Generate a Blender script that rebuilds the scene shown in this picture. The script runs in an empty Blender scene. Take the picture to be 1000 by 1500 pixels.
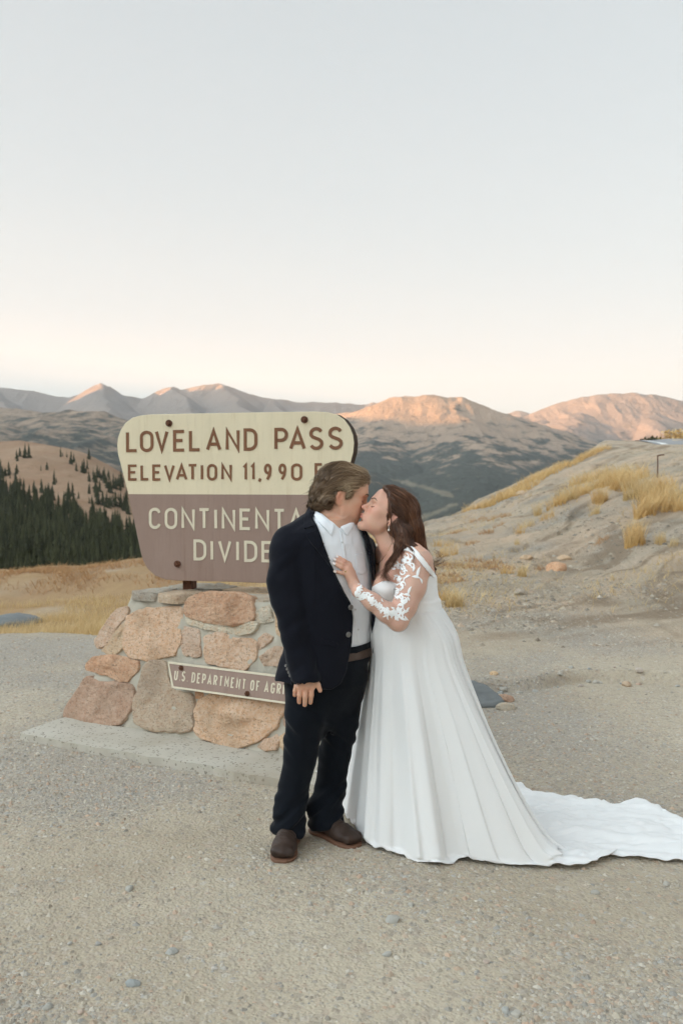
import bpy, bmesh, math, random
import numpy as np
from mathutils import Vector, Matrix
from mathutils.bvhtree import BVHTree
random.seed(7)
RNG = np.random.default_rng(7)
S = bpy.context.scene
COL = S.collection

# ------------------------------------------------------------------ camera
F, CX, CY, HOR = 1333.0, 500.0, 750.0, 697.0      # focal length and horizon of the 1000x1500 frame
CAM_H = 1.68
PITCH = math.atan((CY - HOR) / F)
cam_d = bpy.data.cameras.new('camera')
cam = bpy.data.objects.new('camera', cam_d); COL.objects.link(cam)
cam.location = (0, 0, CAM_H)
cam.rotation_euler = (math.pi / 2 - PITCH, 0, 0)
cam_d.sensor_fit = 'VERTICAL'; cam_d.sensor_height = 36.0
cam_d.lens = F / 1500.0 * 36.0
cam_d.clip_start = 0.1; cam_d.clip_end = 30000
cam_d.dof.use_dof = True; cam_d.dof.focus_distance = 4.15; cam_d.dof.aperture_fstop = 4.0
S.camera = cam

# ------------------------------------------------------------------ light
SUN_AZ = Vector((-0.96, -0.28)).normalized()       # horizontal direction towards the sun
SUN_EL = math.radians(5.5)
sun_d = bpy.data.lights.new('sun', 'SUN'); sun_d.energy = 5.0; sun_d.angle = math.radians(0.6)
sun_d.color = (1.0, 0.52, 0.22)
sun = bpy.data.objects.new('sun', sun_d); COL.objects.link(sun)
to_sun = Vector((SUN_AZ.x * math.cos(SUN_EL), SUN_AZ.y * math.cos(SUN_EL), math.sin(SUN_EL)))
sun.rotation_euler = to_sun.to_track_quat('Z', 'Y').to_euler()
world = bpy.data.worlds.new('World'); S.world = world; world.use_nodes = True
wn = world.node_tree; wn.nodes.clear()
def wnode(t, **kw):
    n = wn.nodes.new(t)
    for k, v in kw.items(): setattr(n, k, v)
    return n
sky = wnode('ShaderNodeTexSky', sky_type='NISHITA')
sky.sun_disc = False; sky.sun_elevation = SUN_EL
sky.sun_rotation = math.atan2(SUN_AZ.x, SUN_AZ.y); sky.altitude = 3600; sky.air_density = 1.0; sky.dust_density = 0.6; sky.ozone_density = 1.0
hs = wnode('ShaderNodeHueSaturation'); hs.inputs['Saturation'].default_value = 0.72
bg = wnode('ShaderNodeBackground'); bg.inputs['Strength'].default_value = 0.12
wo = wnode('ShaderNodeOutputWorld')
gm = wnode('ShaderNodeGamma'); gm.inputs['Gamma'].default_value = 0.29      # hazy, evenly bright dusk dome
wn.links.new(sky.outputs[0], gm.inputs['Color']); wn.links.new(gm.outputs[0], hs.inputs['Color']); 
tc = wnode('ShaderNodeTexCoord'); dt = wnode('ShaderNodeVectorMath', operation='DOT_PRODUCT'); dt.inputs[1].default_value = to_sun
mr = wnode('ShaderNodeMapRange', interpolation_type='SMOOTHSTEP')                  # extra glow added on the sun's side of the dome to brighten the foreground
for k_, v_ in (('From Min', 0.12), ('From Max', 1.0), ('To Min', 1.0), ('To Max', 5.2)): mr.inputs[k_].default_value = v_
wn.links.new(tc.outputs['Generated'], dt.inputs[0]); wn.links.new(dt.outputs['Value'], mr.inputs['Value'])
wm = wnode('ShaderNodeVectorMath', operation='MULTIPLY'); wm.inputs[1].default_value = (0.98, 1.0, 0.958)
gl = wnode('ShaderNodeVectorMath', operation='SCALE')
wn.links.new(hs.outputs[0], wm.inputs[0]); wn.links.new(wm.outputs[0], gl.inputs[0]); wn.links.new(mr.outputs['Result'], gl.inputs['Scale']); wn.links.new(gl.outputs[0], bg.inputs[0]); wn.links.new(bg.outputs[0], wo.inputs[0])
S.view_settings.view_transform = 'Standard'; S.view_settings.look = 'None'
S.view_settings.gamma = 1.0; S.view_settings.use_curve_mapping = False
S.view_settings.exposure = 2.48
S.render.engine = 'CYCLES'
S.cycles.use_denoising = True
S.cycles.max_bounces = 6; S.cycles.volume_bounces = 0; S.cycles.transparent_max_bounces = 16

# ------------------------------------------------------------------ helpers
cp, sp = math.cos(PITCH), math.sin(PITCH)
def W(px, py, Y):
    """world point seen at photo pixel (px,py) lying in the plane y = Y"""
    a = (px - CX) / F; b = (CY - py) / F
    dy = cp + b * sp; dz = -sp + b * cp
    k = Y / dy
    return np.array((a * k, Y, CAM_H + dz * k))
def G(px, py, z=0.0):
    """world point at photo pixel on the level z"""
    a = (px - CX) / F; b = (CY - py) / F
    dy = cp + b * sp; dz = -sp + b * cp
    k = (z - CAM_H) / dz
    return np.array((a * k, dy * k, z))
def proj(p):
    p = np.asarray(p, float); y = p[..., 1]; z = p[..., 2] - CAM_H
    d = y * cp - z * sp; u = y * sp + z * cp
    return CX + F * p[..., 0] / d, CY - F * u / d
def sst(x, a=0.0, b=1.0):
    t = np.clip((np.asarray(x, float) - a) / (b - a), 0, 1); return t * t * (3 - 2 * t)
def _hash(ix, iy, iz, seed):
    ix, iy, iz = [np.asarray(v, np.uint64 if False else np.float64) for v in (ix, iy, iz)]
    h = (ix.astype(np.int64) * 374761393 + iy.astype(np.int64) * 668265263 + iz.astype(np.int64) * 2147483647 + seed * 974711) & 0xffffffff
    h = ((h ^ (h >> 13)) * 1274126177) & 0xffffffff
    h = ((h ^ (h >> 16)) * 746822519) & 0xffffffff
    return ((h ^ (h >> 15)) & 0xffff) / 65535.0
def noise3(x, y, z, seed=0):
    x, y, z = np.broadcast_arrays(np.asarray(x, float), np.asarray(y, float), np.asarray(z, float))
    ix, iy, iz = np.floor(x), np.floor(y), np.floor(z)
    fx, fy, fz = x - ix, y - iy, z - iz
    fx, fy, fz = [t * t * t * (t * (t * 6 - 15) + 10) for t in (fx, fy, fz)]
    r = 0
    for dx in (0, 1):
        for dy in (0, 1):
            for dz in (0, 1):
                w = (fx if dx else 1 - fx) * (fy if dy else 1 - fy) * (fz if dz else 1 - fz)
                r = r + w * _hash(ix + dx, iy + dy, iz + dz, seed)
    return r * 2 - 1
def fbm(x, y, z=0.0, oct=4, seed=0, gain=0.5, lac=2.03):
    r = 0; a = 1.0; f = 1.0
    for o in range(oct):
        r = r + a * noise3(np.asarray(x) * f, np.asarray(y) * f, np.asarray(z) * f + o * 7.3, seed + o); a *= gain; f *= lac
    return r
def tag(o, label=None, cat=None, group=None, kind=None):
    if label: o['label'] = label
    if cat: o['category'] = cat
    if group: o['group'] = group
    if kind: o['kind'] = kind
    return o
def empty(name, loc=(0, 0, 0), rz=0.0, label=None, cat=None, group=None):
    o = bpy.data.objects.new(name, None); COL.objects.link(o)
    o.location = tuple(loc); o.rotation_euler = (0, 0, rz); o.empty_display_size = 0.1
    return tag(o, label, cat, group)
def link(name, me, parent=None, mat=None, loc=None, world_space=True):
    o = bpy.data.objects.new(name, me); COL.objects.link(o)
    if mat is not None and len(me.materials) == 0: me.materials.append(mat)
    if parent is not None:
        o.parent = parent
        if world_space:       # the mesh is given in world space: undo the parent's transform
            o.matrix_parent_inverse = chain_matrix(parent).inverted()
    if loc is not None: o.location = tuple(loc)
    return o
def chain_matrix(o):
    m = o.matrix_basis.copy()
    while o.parent is not None:
        m = o.parent.matrix_basis @ (o.matrix_parent_inverse @ m) if o.parent.parent is None else o.matrix_parent_inverse @ m
        o = o.parent
        if o.parent is None: break
    return m
def mesh_np(name, V, faces, smooth=True, mat=None, uv=None):
    """faces: list of int arrays (n,3) or (n,4)"""
    me = bpy.data.meshes.new(name)
    V = np.asarray(V, np.float32)
    fs = [np.asarray(f, np.int32) for f in faces if len(f)]
    loops = np.concatenate([f.ravel() for f in fs]); sizes = np.concatenate([np.full(len(f), f.shape[1], np.int32) for f in fs])
    starts = np.concatenate(([0], np.cumsum(sizes)[:-1])).astype(np.int32)
    me.vertices.add(len(V)); me.vertices.foreach_set('co', V.ravel())
    me.loops.add(len(loops)); me.loops.foreach_set('vertex_index', loops)
    me.polygons.add(len(sizes)); me.polygons.foreach_set('loop_start', starts); me.polygons.foreach_set('loop_total', sizes)
    me.update(calc_edges=True); me.validate()
    me.polygons.foreach_set('use_smooth', np.full(len(me.polygons), smooth, bool))
    if mat is not None: me.materials.append(mat)
    return me
def attr(me, name, vals, kind='FLOAT'):
    vals = np.asarray(vals, np.float32)
    a = me.attributes.new(name, 'FLOAT_COLOR' if vals.ndim == 2 else 'FLOAT', 'POINT')
    if vals.ndim == 2: a.data.foreach_set('color', np.c_[vals[:, :3], np.ones(len(vals))].astype(np.float32).ravel())
    else: a.data.foreach_set('value', vals)
def grid_faces(nr, nc, wrap=False):
    i = np.arange(nr - 1)[:, None] * nc; j = np.arange(nc if wrap else nc - 1)[None, :]; j2 = (j + 1) % nc
    return np.stack([i + j, i + j2, i + nc + j2, i + nc + j], -1).reshape(-1, 4)
def tube_np(P, R, n=8, cap=True):
    """swept tube along points P with radii R -> verts, quads, tris"""
    P = np.asarray(P, float); R = np.broadcast_to(np.asarray(R, float), (len(P),))
    T = np.gradient(P, axis=0); T /= np.linalg.norm(T, axis=1, keepdims=True) + 1e-12
    up = np.array((0, 0, 1.0)) if abs(T[0, 2]) < 0.9 else np.array((1.0, 0, 0))
    V = []; N = np.cross(T[0], up); N /= np.linalg.norm(N)
    for k in range(len(P)):
        N = N - T[k] * N.dot(T[k]); N /= np.linalg.norm(N) + 1e-12; B = np.cross(T[k], N)
        a = np.arange(n) / n * 2 * math.pi
        V.append(P[k] + R[k] * (np.cos(a)[:, None] * N + np.sin(a)[:, None] * B))
    V = np.concatenate(V); q = grid_faces(len(P), n, True); t = np.zeros((0, 3), int)
    if cap:
        m = len(P) * n; V = np.vstack((V, P[0], P[-1])); a = np.arange(n); b = (a + 1) % n
        t = np.vstack((np.stack([np.full(n, m), b, a], 1), np.stack([np.full(n, m + 1), (len(P) - 1) * n + a, (len(P) - 1) * n + b], 1)))
    return V, q, t
class MB:
    """collects pieces into one mesh"""
    def __init__(s): s.V = []; s.f = []; s.n = 0; s.at = []
    def add(s, V, *faces, val=None):
        V = np.asarray(V, float)
        for f in faces:
            if len(f): s.f.append(np.asarray(f) + s.n)
        s.V.append(V); s.n += len(V)
        if val is not None: s.at.append(np.full(len(V), float(val)) if np.ndim(val) == 0 else np.asarray(val, float))
    def tube(s, P, R, n=8, cap=True, val=None): s.add(*tube_np(P, R, n, cap), val=val)
    def mesh(s, name, mat=None, smooth=True):
        q = [f for f in s.f if f.shape[1] == 4]; t = [f for f in s.f if f.shape[1] == 3]
        fs = ([np.vstack(q)] if q else []) + ([np.vstack(t)] if t else [])
        me = mesh_np(name, np.vstack(s.V), fs, smooth, mat)
        if s.at: attr(me, 'tone', np.concatenate(s.at))
        return me
def box_np(c, sz, R=None):
    c = np.asarray(c, float); h = np.asarray(sz, float) / 2
    V = np.array([(x, y, z) for x in (-1, 1) for y in (-1, 1) for z in (-1, 1)], float) * h
    if R is not None: V = V @ np.asarray(R).T
    q = np.array([(0, 1, 3, 2), (4, 6, 7, 5), (0, 4, 5, 1), (2, 3, 7, 6), (0, 2, 6, 4), (1, 5, 7, 3)])
    return V + c, q

# ------------------------------------------------------------------ materials
class NT:
    def __init__(s, name, rough=0.85, spec=0.3):
        s.m = bpy.data.materials.new(name); s.m.use_nodes = True; s.t = s.m.node_tree; s.b = s.t.nodes['Principled BSDF']
        s.b.inputs['Roughness'].default_value = rough; s.b.inputs['Specular IOR Level'].default_value = spec
        s.o = s.t.nodes['Material Output']
    def n(s, t, **kw):
        n = s.t.nodes.new(t)
        for k, v in kw.items():
            if k in n.inputs.keys() and not hasattr(n, k): n.inputs[k].default_value = v
            else: setattr(n, k, v)
        return n
    def l(s, a, b): s.t.links.new(a, b)
    def co(s, kind='Object'): return s.n('ShaderNodeTexCoord').outputs[kind]
    def pos(s): return s.n('ShaderNodeNewGeometry').outputs['Position']
    def map(s, src, scale=(1, 1, 1), rot=(0, 0, 0)):
        m = s.n('ShaderNodeMapping'); m.inputs['Scale'].default_value = scale; m.inputs['Rotation'].default_value = rot; s.l(src, m.inputs['Vector']); return m.outputs[0]
    def noise(s, src, scale, detail=4, rough=0.55, dist=0.0, out='Fac'):
        n = s.n('ShaderNodeTexNoise'); n.inputs['Scale'].default_value = scale; n.inputs['Detail'].default_value = detail
        n.inputs['Roughness'].default_value = rough; n.inputs['Distortion'].default_value = dist
        if src is not None: s.l(src, n.inputs['Vector'])
        return n.outputs[out]
    def voro(s, src, scale, feature='F1', out='Distance', rnd=1.0):
        n = s.n('ShaderNodeTexVoronoi', feature=feature); n.inputs['Scale'].default_value = scale; n.inputs['Randomness'].default_value = rnd
        if src is not None: s.l(src, n.inputs['Vector'])
        return n.outputs[out]
    def ramp(s, src, stops, interp='LINEAR'):
        r = s.n('ShaderNodeValToRGB'); r.color_ramp.interpolation = interp; e = r.color_ramp.elements
        while len(e) < len(stops): e.new(0.5)
        for k, (p, c) in enumerate(stops):
            e[k].position = p; e[k].color = (*c, 1) if hasattr(c, '__len__') else (c, c, c, 1)
        s.l(src, r.inputs[0]); return r.outputs[0]
    def mix(s, fac, a, b, mode='MIX'):
        m = s.n('ShaderNodeMix', data_type='RGBA', blend_type=mode)
        for v, k in ((fac, 0), (a, 6), (b, 7)):
            if hasattr(v, 'is_linked') or hasattr(v, 'links'): s.l(v, m.inputs[k])
            else: m.inputs[k].default_value = (*v, 1) if hasattr(v, '__len__') else v
        return m.outputs[2]
    def math(s, op, a, b=0.0, clamp=False):
        m = s.n('ShaderNodeMath', operation=op); m.use_clamp = clamp
        for v, k in ((a, 0), (b, 1)):
            if hasattr(v, 'links'): s.l(v, m.inputs[k])
            else: m.inputs[k].default_value = v
        return m.outputs[0]
    def attr(s, name, out='Fac'): return s.n('ShaderNodeAttribute', attribute_name=name).outputs[out]
    def bump(s, h, strength=0.5, dist=0.01, prev=None):
        b = s.n('ShaderNodeBump'); b.inputs['Strength'].default_value = strength; b.inputs['Distance'].default_value = dist
        s.l(h, b.inputs['Height'])
        if prev is not None: s.l(prev, b.inputs['Normal'])
        return b.outputs[0]
    def col(s, v):
        if hasattr(v, 'links'): s.l(v, s.b.inputs['Base Color'])
        else: s.b.inputs['Base Color'].default_value = (*v, 1)
        return s
    def nor(s, v): s.l(v, s.b.inputs['Normal']); return s
def plain(name, c, rough=0.8, spec=0.3, metal=0.0, var=0.12, scale=20.0, bump=0.0, bdist=0.002):
    t = NT(name, rough, spec); n = t.noise(t.co(), scale, 5)
    t.col(t.mix(n, tuple(np.array(c) * (1 - var)), tuple(np.minimum(np.array(c) * (1 + var), 1.0))))
    t.b.inputs['Metallic'].default_value = metal
    if bump: t.nor(t.bump(t.noise(t.co(), scale * 3, 4), bump, bdist))
    return t.m
# ------------------------------------------------------------------ terrain heights
_PX = np.array([-30, -12, -8, -4, -1.5, 0.0, 0.8, 2.2, 3.3, 5.0, 7.65, 10.3, 11.7, 14.0, 20.0, 40.0])
_PZ = np.array([-2.6, -1.4, -1.22, -0.85, -0.3, 0.02, 0.10, 0.16, 0.32, 0.8, 1.7, 2.62, 2.98, 2.96, 2.90, 2.9])
_CX = np.array([-40, -12, 0, 2.2, 5, 7.65, 10.3, 11.7, 14, 20.5, 40]); _CYY = np.array([30, 29, 23, 25, 30, 33, 37, 40, 47.8, 70, 70])
def ledge(x, y):
    q = y - 1.15 * x; w = 0.35 * fbm(x * 0.7, y * 0.7, 0, 3, 36)
    return noise3(q * 0.42 + w, (x + y) * 0.09, 0, 37) - 0.05, noise3(q * 0.95 + 1.5 * w, (x + y) * 0.16, 0, 38) - 0.1
def near_z(x, y, fine=True):
    x = np.asarray(x, float); y = np.asarray(y, float)
    # smooth the profile a little by sampling it three times
    pr = (np.interp(x - 0.8, _PX, _PZ) + 2 * np.interp(x, _PX, _PZ) + np.interp(x + 0.8, _PX, _PZ)) / 4
    f = sst(y, 8.5, 20.5)
    z = pr * f
    z = z - 0.42 * sst(-x, 0.3, 2.2) * sst(y + 0.45 * noise3(x * 0.9, 3.1, 0.0, 5), 9.6, 11.4) * (1 - sst(y, 16, 27))
    # low berms beyond the grass on the left
    bm = sst(-x, 1.0, 4.0)
    z = z + bm * (0.24 * np.exp(-((y - 22.5 + 0.22 * x) / 1.3) ** 2) + 0.20 * np.exp(-((y - 27.2 - 0.1 * x) / 1.6) ** 2) * (0.7 + 0.6 * noise3(x * 0.35, y * 0.1, 0, 9)))
    # crest and the fall into the valley
    yc = np.interp(x, _CX, _CYY); over = np.maximum(y - yc, 0)
    z = z - np.minimum(0.035 * over ** 2, 0.55 * over)
    z = z - 0.065 * np.clip(41 - y, 0, 14) * sst(x, 7.5, 10.5) * f
    z = z + 0.056 * np.clip(y - 44, 0, 26) * sst(x, 11, 13.5)
    # eroded bank edge of the flat pull-out on the right
    edge = 7.15 + 0.28 * (x - 1.0) * 0.25 + 0.35 * noise3(x * 0.9, 1.7, 0, 3) + 0.1 * noise3(x * 4.0, 4.7, 0, 4)
    rb = sst(x, 0.5, 1.2) * (1 - sst(x, 4.6, 7.5))
    z = z + rb * (0.07 * sst(y, edge, edge + 0.09) - 0.02 * np.exp(-((y - edge + 0.03) / 0.05) ** 2))
    edge2 = 11.6 + 0.32 * (x - 2) + 0.6 * noise3(x * 0.7, 8.7, 0, 13)
    rb2 = sst(x, 2.6, 3.8) * sst(noise3(x * 0.55, 2.2, 0, 23), -0.5, 0.1)
    z = z + rb2 * 0.12 * sst(y, edge2, edge2 + 0.2) - rb2 * 0.05 * np.exp(-((y - edge2) / 0.12) ** 2)
    if fine:
        s = sst(y, 9.0, 14.0) * (1 - 0.85 * sst(y, 28, 38) * sst(x, 8.0, 11))
        rt = sst(x, 0.5, 3)
        # rills that run slantwise down the bank, thin hard bedding edges
        q = y - 1.15 * x
        ril = noise3(q * 0.55 + 0.5 * noise3(x * .3, y * .3, 0, 31), (x + y) * 0.10, 0, 32)
        z = z + s * rt * (0.09 * (0.5 - np.abs(ril)) + 0.06 * (0.5 - np.abs(noise3(q * 1.7, (x + y) * 0.22, 0, 33))))
        n5, n6 = ledge(x, y); z = z + s * rt * (0.06 * sst(n5, 0.0, 0.03) + 0.035 * sst(n6, 0.0, 0.03))
        z = z + s * 0.07 * fbm(x * 0.5, y * 0.5, 0, 4, 41)
        z = z + 0.012 * fbm(x * 0.8, y * 0.8, 0, 3, 51) + 0.0045 * fbm(x * 7, y * 7, 0, 3, 52)
    return z
def G3(px, py, it=60):
    """point of the near terrain seen at a photo pixel (march along the ray)"""
    a = (px - CX) / F; b = (CY - py) / F
    d = np.array((a, cp + b * sp, -sp + b * cp)); o = np.array((0, 0, CAM_H))
    t = np.concatenate((np.linspace(1.5, 12, 500), np.linspace(12.02, 75, 1500)))
    p = o + t[:, None] * d; below = p[:, 2] < near_z(p[:, 0], p[:, 1], False)
    k = int(np.argmax(below)) if below.any() else len(t) - 1
    q = p[k]; return np.array((q[0], q[1], float(near_z(q[0], q[1]))))

# ------------------------------------------------------------------ near ground
def ground_material():
    t = NT('gravel_soil', 0.92, 0.15); p = t.pos()
    big = t.noise(p, 0.55, 5, 0.6); mid = t.noise(p, 3.0, 6, 0.6); fine = t.noise(p, 60, 4, 0.6)
    v = t.voro(p, 75, out='Color'); v2 = t.voro(p, 34, out='Color'); vd = t.voro(p, 75); vd2 = t.voro(p, 34)
    soil = t.mix(t.ramp(big, [(0.35, 0.0), (0.66, 1.0)]), (0.400, 0.335, 0.245), (0.535, 0.468, 0.362))
    soil = t.mix(t.ramp(mid, [(0.3, 0), (0.7, 1)]), soil, t.mix(0.25, soil, (0.33, 0.285, 0.215)))
    sep = t.n('ShaderNodeSeparateColor'); t.l(v, sep.inputs[0])
    sep2 = t.n('ShaderNodeSeparateColor'); t.l(v2, sep2.inputs[0])
    chips = t.ramp(sep.outputs[0], [(0.0, (0.17, 0.15, 0.13)), (0.25, (0.30, 0.26, 0.215)), (0.5, (0.40, 0.355, 0.295)), (0.7, (0.39, 0.28, 0.20)), (0.85, (0.29, 0.295, 0.285)), (1.0, (0.56, 0.52, 0.47))])
    gm_ = t.attr('gravelly')
    spot = t.math('MULTIPLY', t.ramp(sep.outputs[1], [(0.45, 0), (0.55, 1)]), t.math('ADD', t.math('MULTIPLY', gm_, 0.75), 0.22), True)
    c = t.mix(spot, soil, chips)
    chips2 = t.ramp(sep2.outputs[0], [(0.0, (0.28, 0.245, 0.20)), (0.4, (0.36, 0.31, 0.25)), (0.75, (0.42, 0.32, 0.24)), (1.0, (0.50, 0.47, 0.42))])
    c = t.mix(t.math('MULTIPLY', t.ramp(sep2.outputs[1], [(0.78, 0), (0.82, 1)]), 0.5), c, chips2)
    c = t.mix(t.math('MULTIPLY', t.ramp(gm_, [(0.35, 0), (0.95, 1)]), 0.5), c, (0.335, 0.315, 0.28))
    # grass-stained soil on the left shelf, pinkish soil on the bank
    c = t.mix(t.attr('grassy'), c, t.mix(mid, (0.43, 0.30, 0.155), (0.27, 0.165, 0.09)))
    c = t.mix(t.math('MULTIPLY', t.attr('bank'), t.ramp(t.noise(p, 0.8, 5), [(0.35, 0), (0.65, 0.8)])), c, (0.63, 0.475, 0.335))
    c = t.mix(t.attr('heath'), c, t.mix(t.noise(p, 4, 6), (0.25, 0.15, 0.09), (0.42, 0.285, 0.17)))
    c = t.mix(t.attr('edge_dark'), c, (0.20, 0.145, 0.09))
    rm = t.map(p, (2.6, 0.22, 1.0), (0, 0, math.radians(-41))); st1 = t.noise(rm, 1.0, 7, 0.68, 0.6); st2 = t.noise(t.map(p, (9.0, 1.1, 1.0), (0, 0, math.radians(-41))), 1.0, 5, 0.7, 0.4)
    bkf = t.attr('bank')
    c = t.mix(t.math('MULTIPLY', bkf, t.ramp(st1, [(0.26, 0.75), (0.38, 0)])), c, (0.30, 0.225, 0.15)); c = t.mix(t.math('MULTIPLY', bkf, t.ramp(st2, [(0.58, 0), (0.70, 0.6)])), c, (0.56, 0.475, 0.375)); c = t.mix(t.math('MULTIPLY', bkf, t.ramp(st2, [(0.30, 0.55), (0.42, 0)])), c, (0.30, 0.225, 0.15))
    mo = t.noise(p, 2.2, 9, 0.72); mo2 = t.noise(p, 7.5, 6, 0.75)
    c = t.mix(t.math('MULTIPLY', bkf, t.ramp(mo, [(0.33, 0.6), (0.44, 0)])), c, (0.42, 0.33, 0.235)); c = t.mix(t.math('MULTIPLY', bkf, t.ramp(mo2, [(0.60, 0), (0.70, 0.7)])), c, (0.24, 0.185, 0.13)); c = t.mix(t.math('MULTIPLY', bkf, t.ramp(mo2, [(0.30, 0.6), (0.40, 0)])), c, (0.60, 0.53, 0.44))
    c = t.mix(t.ramp(t.attr('strata'), [(0.52, 0), (0.78, 0.75)]), c, (0.27, 0.20, 0.135)); c = t.mix(t.ramp(t.attr('strata'), [(0.2, 0.6), (0.42, 0)]), c, (0.53, 0.44, 0.34))
    t.col(c)
    h = t.math('ADD', t.math('MULTIPLY', t.ramp(vd, [(0, 1), (0.6, 0)]), 0.5), t.math('MULTIPLY', fine, 0.7))
    h = t.math('ADD', h, t.math('MULTIPLY', t.ramp(vd2, [(0, 1), (0.5, 0)]), 0.6))
    big_ = t.bump(t.math('MULTIPLY', t.math('ADD', t.math('ADD', st1, t.math('MULTIPLY', st2, 0.45)), t.math('ADD', mo, mo2)), bkf), 0.9, 0.07)
    t.nor(t.bump(h, 0.9, 0.007, big_)); return t.m
def gravelly(x, y):
    """1 where loose chips lie, 0 on the trodden dirt"""
    m = 0.42 + 0.65 * fbm(x * 0.8, y * 0.8, 0, 4, 61)
    m = m + 0.55 * np.exp(-(((x - 1.35) / 0.95) ** 2 + ((y - 4.9) / 0.8) ** 2)) + 0.45 * np.exp(-(((x + 3.4) / 1.5) ** 2 + ((y - 7.8) / 1.6) ** 2))
    m = m - 0.45 * np.exp(-(((x + 0.75) / 0.7) ** 2 + ((y - 3.6) / 0.7) ** 2))
    return np.clip(m, 0, 1)
nr, nc = 520, 380
yy = np.concatenate((np.linspace(-8, 2.0, 20)[:-1], np.geomspace(2.0, 78, nr - 19)))
uu = np.linspace(-1, 1, nc)
Yg = np.repeat(yy[:, None], nc, 1); Xg = uu[None, :] * (0.62 * np.maximum(Yg, 0) + 3.2) + 0.0
Zg = near_z(Xg, Yg)
me = mesh_np('ground', np.stack([Xg, Yg, Zg], -1).reshape(-1, 3), [grid_faces(nr, nc)])
xs, ys = Xg.ravel(), Yg.ravel()
attr(me, 'gravelly', gravelly(xs, ys))
gr_ = sst(-xs, -0.3, 1.2) * sst(ys + 0.45 * noise3(xs * 0.9, 3.1, 0, 5) + 0.3 * noise3(xs * 3, ys * 3, 0, 6), 9.7, 10.5)
attr(me, 'grassy', gr_ * np.clip(0.95 + 0.5 * fbm(xs * 0.6, ys * 0.6, 0, 3, 71), 0, 1))
bk = sst(xs, -0.5, 1.0) * sst(ys, 7.0, 11.5)
attr(me, 'bank', bk)
attr(me, 'heath', np.clip(sst(-xs, 0.5, 3) * (np.exp(-((ys - 22.0 + 0.22 * xs) / 1.2) ** 2) + np.exp(-((ys - 26.4 - 0.1 * xs) / 1.6) ** 2)) * 1.3, 0, 1) * 0.75 * np.clip(0.55 + 1.0 * fbm(xs * 0.7, ys * 0.7, 0, 3, 73), 0.1, 1))
qv = ys - 1.15 * xs
drk = bk * sst(np.abs(noise3(qv * 0.55 + 0.5 * noise3(xs * .3, ys * .3, 0, 31), (xs + ys) * 0.10, 0, 32)) * -1, -0.06, 0.0) * sst(noise3(xs * 0.7, ys * 0.7, 0, 77), 0.0, 0.4)
ed = 7.15 + 0.28 * (xs - 1.0) * 0.25 + 0.35 * noise3(xs * 0.9, 1.7, 0, 3) + 0.1 * noise3(xs * 4.0, 4.7, 0, 4)
drk = np.maximum(drk, 0.5 * sst(xs, 0.5, 1.0) * (1 - sst(xs, 1.8, 4.4)) * np.exp(-((ys - ed - 0.02) / 0.035) ** 2) * sst(noise3(xs * 2.2, 0, 0, 78), -0.5, 0.3))
n5, n6 = ledge(xs, ys); brk = sst(noise3(xs * 1.1, ys * 1.1, 0, 39), -0.3, 0.3)
drk = np.maximum(drk, bk * brk * 0.75 * np.maximum(np.exp(-((n5 - 0.02) / 0.035) ** 2), np.exp(-((n6 - 0.02) / 0.05) ** 2)))
attr(me, 'edge_dark', np.clip(drk * 0.8, 0, 1))  # dark brown lines painted along rills, bank edge and ledge steps
sv_ = fbm(qv * 1.3 + 0.8 * fbm(xs * .5, ys * .5, 0, 3, 91), (xs + ys) * 0.16, 0, 4, 92, 0.6)
attr(me, 'strata', 0.47 + bk * (0.42 * sv_ + 0.22 * fbm(xs * 2.2, ys * 2.2, 0, 3, 93)) * np.clip(0.6 + noise3(xs * .4, ys * .4, 0, 94), 0.15, 1))
ground = link('ground', me, mat=ground_material()); tag(ground, 'pale gravelly dirt of the pull-out and the bank rising on the right', 'ground', kind='structure')

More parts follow.
